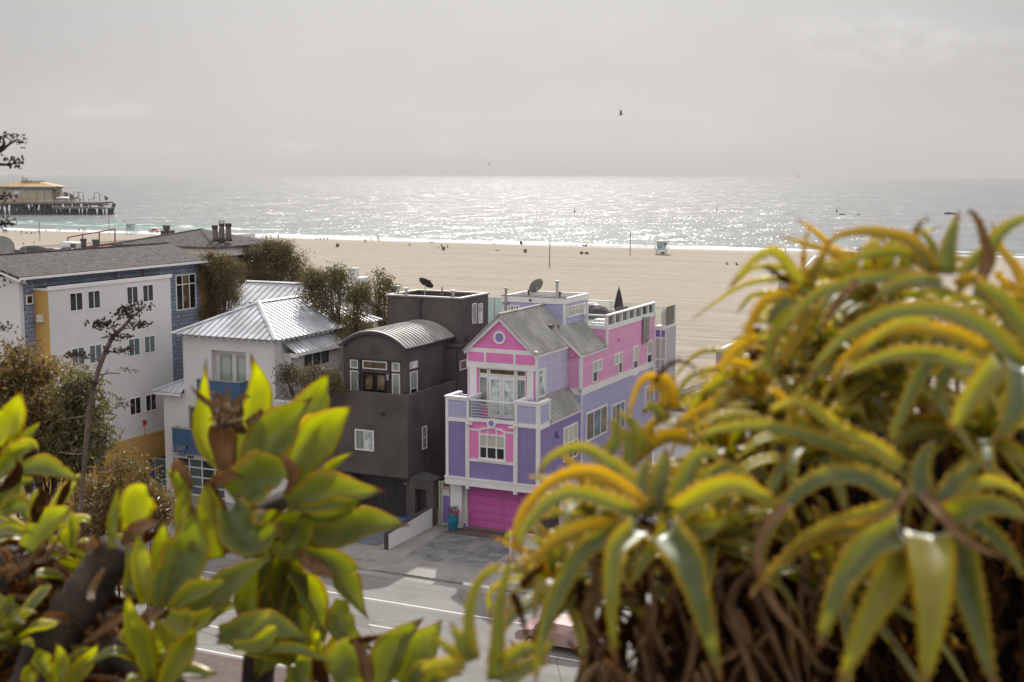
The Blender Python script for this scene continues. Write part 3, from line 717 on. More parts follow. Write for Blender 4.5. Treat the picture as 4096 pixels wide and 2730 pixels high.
for (x0, x1) in ((1818, 1868), (1888, 1936)):
    q0, s1 = su(1250+x0/2.851, 1050+480/2.851, t1); q1, s0 = su(1250+x1/2.851, 1050+690/2.851, t1)
    window(P, 'u', t1, q0, q1, s0, s1+.05, panes=('glass_pale',), fw=.06)
for (y0, y1) in ((510, 582), (848, 915)):
    q0, s1 = su(1250+1745/2.851, 1050+y0/2.851, t1); q1, s0 = su(1250+1772/2.851, 1050+y1/2.851, t1)
    m = MB()
    for k in range(5): z = s0+(s1-s0)*k/5; m.prism([(q0, z), (q1, z), (q1, z+(s1-s0)*.12), (q0, z+(s1-s0)*.12)], 'u', t1, t1+.05)
    m.prism([(q0-.03, s0-.04), (q1+.03, s0-.04), (q1+.03, s1+.04), (q0-.03, s1+.04)], 'u', t1, t1+.012); m.obj('louvre_vent', 'dark_trim', P)
m = MB(); m.tube([(-45.72, 82.0, 12.75), (-45.72, 82.0, 14.35)], .055, 8); m.box(-45.88, -45.56, 81.93, 82.1, 14.3, 14.52); m.tube([(L1+.07, 80.9, 3.2), (L1+.07, 80.9, 11.15)], .05, 8)
m.obj('downpipe', 'dark_trim', P)
u_, z_ = sv(1100+1046/2.4125, 1550+255/2.4125, VF)
m = MB(); m.box(u_-.12, u_+.1, VF-.2, VF, z_-.1, z_+.1); m.obj('scupper', 'dark_paint', P)
m = MB(); m.box(-46.9, -42.6, 75.0, 75.1, .02, 2.75)
for j in range(6):
    for i in range(4): x = -46.9+i*1.075; m.box(x+.05, x+1.02, 74.97, 75.0, .08+j*.45, .08+j*.45+.38)
m.obj('garage_door', 'dark_paint', P)
text_part(P, '34', -48.0, 74.27, 2.45, .38, 'charcoal', name='house_number')
m = MB(); m.ball((-42.75, 74.4, 2.55), .09); m.box(-42.85, -42.65, 74.5, 74.6, 2.5, 2.6); m.obj('spotlight', 'galvanised', P)
m = MB(); vm_, zz = su(1100+1505/2.4125, 1550+665/2.4125, L1); m.box(L1, L1+.25, vm_-.05, vm_+.05, zz-.05, zz+.05); m.prism([(vm_-.05, zz), (vm_+.75, zz+.18), (vm_+.55, zz-.1)], 'u', L1+.2, L1+.26); m.obj('bracket', 'dark_paint', P)
dish(P, (-47.0, 85.2, 15.25), .62, (.15, .55, .62), 'dish_black', stand=(-47.0, 85.0, 14.2))
m = MB()
for x in (-48.0, -46.9, -46.2): m.box(x, x+.65, 84.6, 85.3, 14.2, 14.32)
m.obj('dish_ballast', 'gravel_roof', P)
m = MB(); vent_pipe(m, (-48.2, 83.1, 14.2), .1, .95, .15); vent_pipe(m, (-47.2, 82.6, 14.2), .1, .85, .16); vent_pipe(m, (-43.35, 82.75, 14.2), .1, .75, .17, .2); m.obj('roof_flue', 'galvanised', P)
m = MB(); m.cyl((-48.4, 83.0, 14.2), .05, .85); vent_pipe(m, (-46.0, 86.0, 14.2), .12, .3, .05, .5); vent_pipe(m, (-43.2, 84.6, 14.2), .14, .25, .05, .4); m.obj('roof_vent', 'vent_brown', P)
# portal with hipped cap between the two drives
P2 = thing('entry_portal', 'dark stucco gate portal with a doorway and hipped cap', 'gate portal', (-41.1, 74.3, 0))
m = MB(); m.box(-42.0, -41.6, 73.75, 74.3, 0, 3.15); m.box(-40.72, -40.2, 73.75, 74.3, 0, 3.15); m.box(-41.6, -40.72, 73.75, 74.3, 2.45, 3.15); m.obj('wall', 'dark_stucco', P2)
m = MB(); m.hull([(-42.07, 73.68, 3.15), (-40.13, 73.68, 3.15), (-40.13, 74.9, 3.15), (-42.07, 74.9, 3.15)], [(-41.3, 74.27, 3.55), (-40.9, 74.27, 3.55), (-40.9, 74.31, 3.55), (-41.3, 74.31, 3.55)]); m.obj('cap', 'charcoal', P2)
m = MB(); m.box(-41.6, -40.72, 74.2, 74.28, 0, 2.45); m.obj('door', 'dark_paint', P2)
# screen of green glass seen between the two roofs
a, b = sv(1700+525/2.0909, 1050+295/2.0909, 92), sv(1700+645/2.0909, 1050+290/2.0909, 92)
t = thing('glass_windbreak', 'pale green glass windbreak between the dark house and the purple tower', 'windbreak', (-44.5, 92, 11.2))
m = MB(); m.box(-45.6, -43.4, 92, 92.05, 11.35, 13.75); m.obj('pane', 'screen_glass', t)
m = MB(); m.box(-45.6, -43.4, 91.98, 92.07, 11.25, 11.35)
for x in (-45.6, -44.5, -43.45): m.box(x, x+.05, 91.98, 92.07, 11.35, 13.75)
m.obj('frame', 'galvanised', t)

# ================================================================== WHITE HOUSE 1347
P = thing('white_house', 'white stucco house numbered 1347 with blue balconies and pale metal roofs', 'house', (-56.3, 82, 0))
W0, W1, WV = -60.27, -52.28, 73.0
rv = WV+.45
m = MB(); r0, r1 = -57.74, -54.75
m.box(W0, r0, WV, rv, 3.2, 12.0); m.box(r1, W1, WV, rv, 3.2, 12.0); m.box(r0, r1, WV, rv, 11.04, 12.0); m.box(r0, r1, WV, rv, 3.2, 7.9)
m.box(W0, W1, rv, 86, 0, 12.0)
m.box(-62.2, W0, WV, 80, 3.0, 7.72); m.box(-62.2, -61.5, WV, rv, 0, 3.0); m.box(-62.2, W0, rv, 80, 0, 3.0); m.box(-56.9, W1, WV, rv, 0, 3.2); m.box(-61.5, -56.9, WV, rv, 2.88, 3.2)
m.box(W1, -51.62, 74.0, 80.1, 0, 11.0)
m.box(W1, -50.5, WV, 74.0, 0, 7.9); m.box(-51.62, -50.5, 74.0, 80.1, 0, 7.9)
m.obj('wall', 'white_stucco', P)
A0, A1, B0, B1, ZE, ZR = -60.75, -51.72, 72.4, 86.6, 12.14, 14.2; uc = (A0+A1)/2; vA, vB = 76.67, 82.1
m = MB()
seam_roof(m, [(A0, B0, ZE), (A1, B0, ZE), (uc, vA, ZR)], sp=.52, off=.3)
seam_roof(m, [(A1, B0, ZE), (A1, B1, ZE), (uc, vB, ZR), (uc, vA, ZR)], sp=.52, off=.3)
seam_roof(m, [(A0, B0, ZE), (A0, B1, ZE), (uc, vB, ZR), (uc, vA, ZR)], sp=.52, off=.3)
seam_roof(m, [(A0, B1, ZE), (A1, B1, ZE), (uc, vB, ZR)], sp=.52, off=.3)
for e_ in ((A0, B0), (A1, B0)): cap(m, (*e_, ZE), (uc, vA, ZR), .34)
for e_ in ((A0, B1), (A1, B1)): cap(m, (*e_, ZE), (uc, vB, ZR), .34)
cap(m, (uc, vA, ZR), (uc, vB, ZR), .4)
m.obj('hip_roof', 'seam_white', P)
m = MB()
for x in np.arange(A0+.5, A1, .62): m.box(x, x+.09, B0+.08, WV, ZE-.2, ZE-.08)
for y in np.arange(B0+.4, 80, .62): m.box(W1, A1-.06, y, y+.09, ZE-.2, ZE-.08)
m.obj('rafter_tail', 'white_paint', P)
m = MB(); q = np.array(sz(500+1500/2.4122, 1050+392/2.4122, 13.7)); m.prism([(q[1]-.2, 13.35), (q[1]+.35, 13.35), (q[1]+.35, 13.72)], 'u', q[0]-.9, q[0]+.25); m.obj('roof_vent_hood', 'seam_white', P)
q = sz(500+1705/2.4122, 1050+545/2.4122, 12.75); m = MB(); m.tube([(q[0], q[1], 12.5), (q[0]+.05, q[1], 13.75)], .13, 10); m.obj('roof_flue', 'galvanised', P)
# left wing roof
m = MB(); x0, x1, y0, y1 = -62.75, W0, 72.5, 80.4
seam_roof(m, [(x0, y0, 7.78), (x1, y0, 7.78), (x1, 74.3, 8.85)], sp=.45); seam_roof(m, [(x0, y0, 7.78), (x0, y1, 7.78), (x1, y1-1.8, 8.85), (x1, y0+1.8, 8.85)], sp=.45); cap(m, (x0, y0, 7.78), (x1, y0+1.8, 8.85), .25)
m.obj('wing_roof', 'seam_white', P)
m = MB(); m.box(x0+.02, x1, y0+.02, y0+.1, 7.55, 7.72); m.box(x0+.02, x0+.1, y0+.1, y1, 7.55, 7.72); m.obj('fascia', 'white_paint', P)
m = MB(); m.box(-52.2, -50.4, 72.92, 73.0, 7.72, 7.95); m.obj('fascia', 'white_paint', P)
m = MB(); m.box(-51.6, -51.0, 73.9, 74.0, 10.75, 11.05); m.box(-51.1, -51.0, 74.0, 80.2, 10.85, 11.1); m.obj('fascia', 'white_paint', P)
m = MB(); seam_roof(m, [(-51.0, 73.9, 11.1), (-51.0, 80.2, 11.1), (W1, 80.2, 11.85), (W1, 73.9, 11.85)], sp=.5)
m.obj('lean_to_roof', 'seam_white', P)
m = MB(); seam_roof(m, [(-52.3, 72.85, 8.0), (-50.4, 72.85, 8.0), (-50.4, 75.2, 9.1), (-52.3, 75.2, 9.1)], sp=.5); seam_roof(m, [(-50.35, 75.25, 8.0), (-50.35, 80.2, 8.0), (-51.62, 80.2, 9.2), (-51.62, 75.25, 9.2)], sp=.5)
m.obj('porch_roof', 'seam_grey', P)
for (a, b) in ((75.66, 76.5), (76.78, 77.62), (77.87, 78.72)): window(P, 'u', -51.62, a, b, 9.85, 10.72, fmat='dark_trim', panes=('glass_grey',), fw=.07)
# balconies
m = MB(); g0, g1, gv, gz0, gz1 = -58.3, -54.6, 72.0, 7.28, 9.02
m.box(g0, g1, gv, gv+.12, gz0, gz1); m.box(g0, g0+.12, gv+.12, WV, gz0, gz1); m.box(g1-.12, g1, gv+.12, WV, gz0, gz1); m.box(g0+.12, g1-.12, gv+.12, WV, gz0, gz0+.15)
ba = m.obj('upper_balcony', 'blue_siding', P)
m = MB(); m.box(g0-.05, g1+.05, gv-.05, gv+.2, gz1, gz1+.06); m.box(g0-.05, g0+.2, gv+.2, WV, gz1, gz1+.06); m.box(g1-.2, g1+.05, gv+.2, WV, gz1, gz1+.06); m.obj('upper_balcony_cap', 'grey_metal', P)
m = MB(); g0, g1, gv, gz0, gz1 = -61.0, -54.9, 72.4, 3.42, 5.2
m.box(g0, g1, gv, gv+.12, gz0, gz1); m.box(g0, g0+.12, gv+.12, WV, gz0, gz1); m.box(g1-.12, g1, gv+.12, WV, gz0, gz1); m.box(g0+.12, g1-.12, gv+.12, WV, gz0, gz0+.15)
m.obj('lower_balcony', 'blue_siding', P)
m = MB(); m.box(g0-.05, g1+.05, gv-.05, gv+.2, gz1, gz1+.06); m.box(g0-.05, g0+.2, gv+.2, WV, gz1, gz1+.06); m.box(g1-.2, g1+.05, gv+.2, WV, gz1, gz1+.06); m.obj('lower_balcony_cap', 'grey_metal', P)
text_part(P, '1347', -60.96, 72.36, 3.52, .62, 'galvanised', w=1.03)
m = MB(); m.box(-59.75, -59.6, 72.3, 72.4, 3.85, 4.0); m.obj('camera_box', 'dark_paint', P)
for x in (-55.5, -55.0): m = MB(); m.box(x-.08, x+.08, 72.5, 72.66, 5.2, 7.3); m.obj('post', 'white_paint', P)
dd = [sv(500+x/2.4122, 1050+900/2.4122, rv)[0] for x in (915, 1030, 1074, 1178)]
for (a, b) in ((dd[0], dd[1]), (dd[2], dd[3])): window(P, 'v', rv, a, b, 7.95, 10.74, fmat='grey_metal', panes=('glass_green_blind',), fw=.16, name='balcony_door')
for (a, b) in ((-59.9, -58.9), (-58.7, -57.6), (-55.0, -54.0)): window(P, 'v', WV, a, b, 4.4, 6.85, fmat='grey_metal', panes=('glass_warm',), fw=.16, name='balcony_door')
window(P, 'v', rv, -61.5, -56.9, .05, 2.88, panes=('glass_grey', 'glass_teal_blind'), vm=(.25, .5, .75), hm=(.25, .5, .75), fw=.12, name='garage_door')
m = MB(); m.box(-60.1, -59.6, WV-.1, WV, 2.98, 3.1); m.obj('wall_lamp', 'vent_brown', P)
# rear gabled part with pale metal roof
m = MB(); m.box(-65.2, -55.5, 84.4, 91.6, 0, 12.35); m.prism([(84.4, 12.35), (91.6, 12.35), (88, 14.3)], 'u', -65.2, -55.5); m.obj('rear_wall', 'white_stucco', P)
m = MB(); seam_roof(m, [(-65.75, 84.0, 12.55), (-55, 84.0, 12.55), (-55, 88, 14.55), (-65.75, 88, 14.55)], sp=.62); seam_roof(m, [(-65.75, 92, 12.55), (-55, 92, 12.55), (-55, 88, 14.55), (-65.75, 88, 14.55)], sp=.62); cap(m, (-65.75, 88, 14.55), (-55, 88, 14.55), .4)
m.obj('rear_roof', 'seam_white', P)
m = MB(); vent_pipe(m, (-62.7, 84.5, 12.7), .14, .5, .2); m.obj('rear_vent', 'galvanised', P)
P = thing('white_block', 'white flat roofed block with a stepped chimney behind the eucalyptus', 'house', (-66, 108, 0))
uR, zW = sv(1440, 1112, 105); vB_ = su(1474, 1107, uR)[0]; uL = sv(1376, 1106, 105)[0]; u2, z2 = sv(1484, 1207, 104.4)
m = MB(); m.box(uL, uR, 105, vB_, 0, zW-.18); m.box(uL+.6, u2, 104.4, 105, 0, z2); m.obj('wall', 'white_stucco', P)
m = MB(); m.box(uL-.07, uR+.07, 104.92, vB_+.07, zW-.18, zW); m.box(uL+.5, u2+.07, 104.32, 104.92, z2, z2+.09); m.obj('coping', 'white_paint', P)
c0, c1_ = sv(1393, 1100, 105.4)[0], sv(1421, 1100, 105.4)[0]; zc = sv(1421, 1074, 105.4)[1]; h_ = zc-zW
m = MB(); m.box(c0, c1_, 105.4, 106.3, zW, zW+h_*.48); m.box(c0+.06, c1_-.06, 105.46, 106.24, zW+h_*.48, zW+h_*.8); m.box(c0-.02, c1_+.02, 105.38, 106.32, zW+h_*.8, zc); m.obj('chimney', 'white_stucco', P)
# ================================================================== LEFT APARTMENT BLOCK
def c6(x, y): return x/2.4122, 850+y/2.4122
def c8b(x, y): return x/1.96, 1200+y/1.96
def c10(x, y): return 700+x/3.92, 880+y/3.92
def c11(x, y): return x/4.2018, 880+y/4.2018
P = thing('apartment_block', 'blue shingled apartment block with a projecting white wall, ochre base and grey shingle roof', 'apartment building', (-68, 72, 0))
UW, UB = -64.5, -65.78
m = MB(); m.box(-78, UB, 63.7, 82, 0, 16.45); m.obj('shingle_wall', 'blue_shingle', P)
m = MB(); m.box(UB-.0, UW, 64.51, 76.9, 4.2, 15.7); m.box(-78, -65.9, 63.35, 63.7, 0, 16.6); m.obj('white_wall', 'white_stucco', P)
m = MB(); m.box(UB, UW, 64.5, 64.51, 4.2, 15.7); m.box(UB, UW+.02, 64.45, 76.9, 0, 4.2); m.box(UB, UB+.25, 82.0, 82.3, 0, 16.3); m.box(-78, UB+.25, 82.0, 84.0, 0, 16.2); m.obj('ochre_wall', 'ochre_stucco', P)
m = MB(); m.box(UB, UW+.1, 64.42, 77.0, 15.7, 15.84); m.box(UW, UW+.1, 64.42, 77.0, 15.84, 15.95); m.obj('white_coping', 'white_paint', P)
m = MB(); m.box(UB+.02, UW, 64.5, 76.9, 15.84, 15.87); m.obj('ledge_roof', 'vent_brown', P)
for (v, h) in ((72.3, .55), (75.2, .6)): m = MB(); m.tube([(UB+.2, v, 15.8), (UB+.2, v, 15.87+h)], .05, 6); m.obj('ledge_post', 'red_metal', P)
EU, EZ, RU, RZ, RV0, RV1 = -65.0, 16.72, -69.4, 17.95, 62.55, 82.45
m = MB(); m.slab([(EU, RV0, EZ), (EU, RV1, EZ), (RU, RV1, RZ), (RU, RV0, RZ)], .16); m.slab([(-74, RV0, 16.7), (-74, RV1, 16.7), (RU, RV1, RZ), (RU, RV0, RZ)], .16)
for k in range(40): v = RV0+.25+k*.5; m.hull([(RU-.2, v, RZ), (RU+.2, v, RZ-.02), (RU+.2, v, RZ+.05), (RU-.2, v, RZ+.05)], [(RU-.2, v+.46, RZ-.01), (RU+.2, v+.46, RZ-.03), (RU+.2, v+.46, RZ+.02), (RU-.2, v+.46, RZ+.02)])
m.obj('shingle_roof', 'roof_shingle_side', P)
m = MB(); m.box(EU-.02, EU+.12, RV0, RV1, EZ-.2, EZ-.05); m.prism([(EU, EZ-.13), (RU, RZ-.13), (RU, RZ-.33), (EU, EZ-.33)], 'v', RV0+.02, RV0+.1); m.tube([(EU+.02, 63.0, EZ-.2), (EU-.1, 63.0, EZ-.4), (UB+.1, 63.8, EZ-.55)], .06, 6)
m.obj('gutter', 'white_paint', P)
m = MB()
for q in ((45, 480, .14, .9), (112, 478, .07, 1.0)):
    # pipes standing on the near slope
    px, py = c6(q[0], q[1]+45)
    z = 17.3
    for _ in range(20): u, v = sz(px, py, z); z = EZ+(RZ-EZ)*(EU-u)/(EU-RU)
    m.cyl((u, v, z-.05), q[2], q[3]); m.cyl((u, v, z+q[3]-.2), q[2]*1.45, .2)
    m.tube([(u, v, z-.05), (u, v, z+.15)], [q[2]*2.2, q[2]*1.1], 10)
m.obj('roof_vent', 'vent_brown', P)
m = MB()
for (x, y0, y1, r) in ((808, 350, 258, .2), (925, 348, 266, .22)):
    u, z0 = sv(*c6(x, y0), 76); _, z1 = sv(*c6(x, y1), 76); m.tube([(u, 76, z0-.4), (u, 76, z1)], [r*1.15, r], 12); m.cyl((u, 76, z1-.16), r*1.25, .2)
m.obj('chimney_pot', 'vent_brown', P)
# windows of the white wall: pairs of tall lights
for r, (z0, z1, pn, vs_) in enumerate((((14.06), 15.4, 'glass_dark', ((66.4, 67.7), (68.12, 69.4), (72.05, 73.3), (73.73, 74.97))), (10.22, 11.57, 'glass_teal_blind', ((66.37, 67.67), (68.07, 69.35), (72.04, 73.3), (73.73, 74.97))), (5.84, 7.18, 'glass_dark', ((66.4, 67.7), (68.15, 69.4), (71.95, 73.2), (73.65, 74.9))))):
    for (a, b) in vs_: window(P, 'u', UW, a, b, z0, z1, panes=(pn,), vm=(.5,), fw=.085, proud=.04)
window(P, 'u', UB, 79.0, 81.43, 12.88, 15.7, panes=('glass_dark', 'glass_warm', 'glass_dark'), vm=(.33, .67), hm=(.72,), fw=.1)
window(P, 'u', UB, 79.6, 81.6, 7.2, 11.0, panes=('glass_grey', 'glass_dark'), vm=(.5,), hm=(.8,), fw=.1)
window(P, 'u', UB, 63.78, 64.4, 14.75, 15.4, panes=('glass_dark',), fw=.09)
window(P, 'u', UB, 63.78, 64.4, 10.7, 11.4, panes=('glass_warm',), fw=.09)
q = sv(*c6(402, 1022), 64.5); m = MB(); m.box(q[0]-.22, q[0]+.2, 64.25, 64.5, q[1]-.25, q[1]+.25)
for dz in (-.16, .0): m.box(q[0]-.15, q[0]+.13, 64.22, 64.25, q[1]+dz, q[1]+dz+.12)
m.obj('vent_cap', 'board_cream', P)
m = MB(); q = su(*c8b(1128, 962), UW); m.box(UW, UW+.14, q[0]-.15, q[0]+.15, q[1]-.16, q[1]+.16); m.obj('alarm_bell', 'red_bell', P)
m = MB(); m.tube([(UW+.03, q[0], q[1]-.16), (UW+.03, q[0], 4.1)], .03, 6); m.tube([(UW+.05, q[0], 4.05), (UW+.05, 76.5, 4.15)], .03, 6); m.obj('conduit', 'ochre_stucco', P)
# dishes, condensers and hood on the flat roof behind the ridge
P = thing('flat_roof_building', 'low flat roofed building with white parapets behind the shingle ridge', 'building', (-97.5, 105, 0))
m = MB(); a0, a1, z_ = -99.4, -95.64, 16.25
m.box(a0, a1, 95, 130, 0, 15.4); m.box(a0, a1, 95, 95.2, 15.4, z_); m.box(a0, a0+.2, 95.2, 130, 15.4, z_); m.box(a1-.2, a1, 95.2, 130, 15.4, z_)
m.obj('wall', 'beige_stucco', P)
m = MB(); m.box(a1, a1+.05, 95.02, 130, 14, z_+.01); m.obj('parapet', 'white_stucco', P)
def stairrail():
    P = thing('stair_railing', 'dark red steel stair railing rising over the flat roof', 'railing', (-88, 92, 15))
    m = MB(); f = lambda x, y: (lambda q: (q[0], 92, q[1]))(sv(*c11(x, y), 92))
    m.tube([f(1140, 300), f(1390, 250), f(1668, 205), f(1930, 155)], .06, 6)
    for (x, y0, y1) in ((1140, 300, 385), (1390, 250, 490), (1668, 205, 420), (1932, 155, 470)): m.tube([f(x, y0), f(x, y1)], .06, 6)
    m.obj('rail', 'red_metal', P)
    m = MB(); a, b, c = f(1250, 495), f(1650, 430), f(2045, 380)
    for (p, q) in ((a, b), (b, c)): m.hull([(p[0], 91.7, p[2]-.12), (p[0], 92.3, p[2]-.12), (p[0], 92.3, p[2]+.06), (p[0], 91.7, p[2]+.06)], [(q[0], 91.7, q[2]-.12), (q[0], 92.3, q[2]-.12), (q[0], 92.3, q[2]+.06), (q[0], 91.7, q[2]+.06)])
    for x in (1857, 2030): p = f(x, 390); m.tube([p, (p[0], 92, p[2]-1.3)], .05, 6)
    m.obj('stringer', 'red_metal', P)
stairrail()
P0 = thing('roof_deck', 'flat tar roof deck between the shingle ridge and the parapets', 'roof', (-78, 74, 0))
m = MB(); m.box(-96, -74, 64, 92, 0, 16.55); m.obj('deck', 'gravel_roof', P0)
for i, (x, y, w, h, lab) in enumerate(((825, 512, 1.6, .8, 'grey roof condenser with a round fan guard nearer the dishes'), (1110, 490, 2.4, 1.0, 'wide ribbed roof condenser below the white exhaust hood'))):
    v = 78+i*2; u, z = sv(*c11(x, y), v)
    t = thing('air_conditioner', lab, 'air conditioner', (u, v, 16.55), group='condensers on the flat roof')
    m = MB(); m.box(u-w/2, u+w/2, v-.5, v+.5, 16.55, z+.02); m.obj('casing', 'grey_metal', t)
    m = MB()
    for k in range(int(w/.12)): m.box(u-w/2+.05+k*.12, u-w/2+.1+k*.12, v-.53, v-.5, z-.8, z-.05)
    m.obj('grille', 'dish_grey', t)
    m = MB(); m.ring((0, 0), .0, .01, 'v', 0, .01, 6); m = MB(); m.cyl((u, v, z+.02), .42, .1); m.tube([(u-.4, v, z+.16), (u+.4, v, z+.16)], .03, 6); m.obj('fan_guard', 'vent_brown', t)
v = 84; a, b = sv(*c11(1010, 470), v), sv(*c11(1290, 395), v)
m = MB(); m.prism([(a[0], 16.5), (b[0]-.9, 16.5), (b[0], b[1]), (a[0]+.1, b[1]+.1)], 'v', v, v+1.2); q = single('exhaust_hood', m, 'white_stucco', 'white slanted exhaust hood with a dark mouth on the flat roof', 'roof hood', (a[0], v, 16.5))
m = MB(); m.hull([(b[0]-.86, v-.02, 16.9), (b[0]-.35, v-.02, 16.9), (b[0]-.02, v-.02, b[1]-.05), (b[0]-.7, v-.02, b[1]-.05)], [(b[0]-.86, v, 16.9), (b[0]-.35, v, 16.9), (b[0]-.02, v, b[1]-.05), (b[0]-.7, v, b[1]-.05)])
o = bpy.data.objects.new('hood_mouth', m.mesh('hood_mouth', (a[0], v, 16.5))); COL.objects.link(o); o.data.materials.append(MATS['vent_brown']); o.parent = q
for i, (x, y, r, d_, lab) in enumerate(((20, 490, 1.0, (.45, -.5, .35), 'round rusty satellite dish at the left edge of the flat roof'), (270, 560, 1.0, (.1, .3, 1), 'grey satellite dish lying low, left of the pair behind the ridge'), (560, 545, 1.05, (-.25, .3, 1), 'grey satellite dish lying low, right of the pair behind the ridge'))):
    v = 72+i*2; u, z = sv(*c11(x, y), v); t = thing('satellite_dish', lab, 'satellite dish', (u, v, 16.55), group='satellite dishes on the flat roof')
    dish(t, (u, v, z), r, d_, 'dish_grey', name='reflector'); m = MB(); m.tube([(u, v+.1, 16.55), (u, v+.1, z-.1)], .06, 8); m.obj('mast', 'vent_brown', t)
# rear hip roofed block
P = thing('hip_roof_block', 'blue shingled block with a hipped shingle roof and three chimney pots', 'apartment building', (-76, 95, 0))
FR, FL = (-70.38, 90, 17.2), (-82, 90, 17.2); BRr = (-70.38, 99.4, 17.2); BL = (-82, 99.4, 17.2)
ap = ats(*c10(420, 145), 1); d_ = ray(*c10(420, 145)); k = (95-CAM@AV)/(d_@AV); ap = w2s(CAM+d_*k); AP = (ap[0], ap[1], ap[2])
m = MB()
for (a, b) in ((FL, FR), (FR, BRr), (BRr, BL), (BL, FL)): m.hull([a, b, AP], [(a[0], a[1], a[2]-.2), (b[0], b[1], b[2]-.2), (AP[0], AP[1], AP[2]-.2)])
cap(m, FR, AP, .4, .03); cap(m, FL, AP, .4, .03)
m.obj('hip_roof', 'roof_shingle_hip', P)
m = MB(); m.box(-81.6, -70.75, 90.4, 99, 16.3, 17.05); m.obj('fascia', 'white_paint', P)
m = MB(); m.box(-81, -71.3, 91, 98.6, 0, 16.3); m.obj('wall', 'blue_shingle', P)
for i, (x0, y0, x1, y1, r) in enumerate(((638, 325, 623, 85, .225), (735, 318, 730, 40, .225), (845, 312, 835, 55, .235))):
    v = 92.3+.25*i; u, z0 = sv(*c10(x0, y0), v); u1, z1 = sv(*c10(x1, y1), v)
    m = MB(); m.tube([(u, v, z0-.15), (u, v, z0+.25), (u1, v, z1-.3)], [r*1.4, r*1.05, r], 14); pt = m.obj('chimney_pot', 'vent_brown', P, smooth=True)
    if i != 1: m = MB(); m.cyl((u1, v, z1-.3), r*1.22, .3, 16); g = m.obj('chimney_cap', 'charcoal', None)
    else:
        m = MB(); m.cyl((u1, v, z1-.3), r*1.08, .2, 16); m.tube([(u1-.15, v, z1-.1), (u1-.1, v, z1+.12), (u1+.1, v, z1+.12), (u1+.15, v, z1-.1)], .03, 5)
        for s_ in (-.27, .27): m.box(u1+s_-.02, u1+s_+.02, v-.02, v+.02, z1-.2, z1+.15)
        m.box(u1-.27, u1+.27, v-.02, v+.02, z1+.12, z1+.15); g = m.obj('chimney_cap', 'charcoal', None)
    g['e'].data.transform(Matrix.Translation(-Vector(P['_b']))); g['e'].parent = pt['e']
m = MB()
for (x0, y0, y1, r) in ((1573, 222, 182, .2), (1608, 220, 130, .3), (1655, 210, 178, .28)):
    v = 97; u, z0 = sv(*c6(x0, y0), v); _, z1 = sv(*c6(x0, y1), v); m.cyl((u, v, z0-.5), r*.75, z1-z0+.5); m.cyl((u, v, z1-.35), r*1.15, .4)
m.obj('rear_flue', 'vent_brown', P)

# ================================================================== RIGHT NEIGHBOURS (mostly behind the aloes)
P = thing('curved_parapet_house', 'white house with a rounded parapet and metal coping right of the pink house', 'house', (-20, 92, 0))
def rr(a0, a1, b0, b1, r, n=8):
    pts = []
    for (cx, cy, s) in ((a0+r, b0+r, math.pi), (a1-r, b0+r, 1.5*math.pi), (a1-r, b1-r, 0), (a0+r, b1-r, .5*math.pi)):
        for i in range(n+1): a = s+i/n*math.pi/2; pts.append((cx+r*math.cos(a), cy+r*math.sin(a)))
    return pts
zt = 10.3; u0, v0 = sz(2858, 1410, zt); o = rr(u0, u0+7, v0-.6, v0+9, 1.2); i_ = rr(u0+.25, u0+6.75, v0-.35, v0+8.75, 1.0)
m = MB(); m.prism(o, 'z', 0, zt-1.0); n_ = len(o)
m.add([(p[0], p[1], zt-1) for p in o]+[(p[0], p[1], zt) for p in o]+[(p[0], p[1], zt-1) for p in i_]+[(p[0], p[1], zt) for p in i_], [(k, (k+1) % n_, n_+(k+1) % n_, n_+k) for k in range(n_)]+[(2*n_+k, 3*n_+k, 3*n_+(k+1) % n_, 2*n_+(k+1) % n_) for k in range(n_)])
m.obj('wall', 'grey_stucco', P)
o2 = rr(u0-.06, u0+7.06, v0-.66, v0+9.06, 1.26); m = MB()
m.add([(p[0], p[1], zt) for p in o2]+[(p[0], p[1], zt+.12) for p in o2]+[(p[0], p[1], zt+.12) for p in i_]+[(p[0], p[1], zt) for p in i_], [(k, (k+1) % n_, n_+(k+1) % n_, n_+k) for k in range(n_)]+[(n_+k, n_+(k+1) % n_, 2*n_+(k+1) % n_, 2*n_+k) for k in range(n_)]+[(2*n_+k, 2*n_+(k+1) % n_, 3*n_+(k+1) % n_, 3*n_+k) for k in range(n_)]+[(3*n_+k, 3*n_+(k+1) % n_, (k+1) % n_, k) for k in range(n_)])
m.obj('coping', 'galvanised', P)
P = thing('shingle_roof_house', 'low house with grey shingle roof right behind the pink house', 'house', (-26, 92, 0))
m = MB(); m.box(-27.5, -20.5, 82, 90.5, 0, 7.6); m.obj('wall', 'white_stucco', P)
za = 8.3; p0, p1 = sz(2640, 1565, za), sz(2840, 1488, za+.6)
m = MB(); m.slab([(-28.2, 81.5, 7.6), (-28.2, 91.2, 7.6), (-24.0, 91.2, 9.6), (-24.0, 81.5, 9.6)], .15); m.slab([(-20, 81.5, 7.6), (-20, 91.2, 7.6), (-24.0, 91.2, 9.6), (-24.0, 81.5, 9.6)], .15); m.obj('roof', 'roof_shingle_side', P)
P = thing('white_beach_house', 'white flat roofed house with a sloped skylight behind the aloes', 'house', (-30, 150, 0))
zt = 11.5; ua, va = sz(3115, 1122, zt)
m = MB(); m.box(ua, ua+9, va, va+14, 0, zt-.2); zr = zt+2.2
q0 = sv(3400, 1035, va+8); m.box(q0[0], q0[0]+5, va+8, va+13, zt-.2, q0[1]); m.obj('wall', 'grey_stucco', P)
q1 = sv(3262, 1030, va+12); m = MB(); m.box(ua-.1, ua+9.1, va-.1, va+.25, zt-.2, zt); m.box(ua-.1, ua+.25, va, va+14, zt-.2, zt); q2 = sv(3212, 1082, va+3)
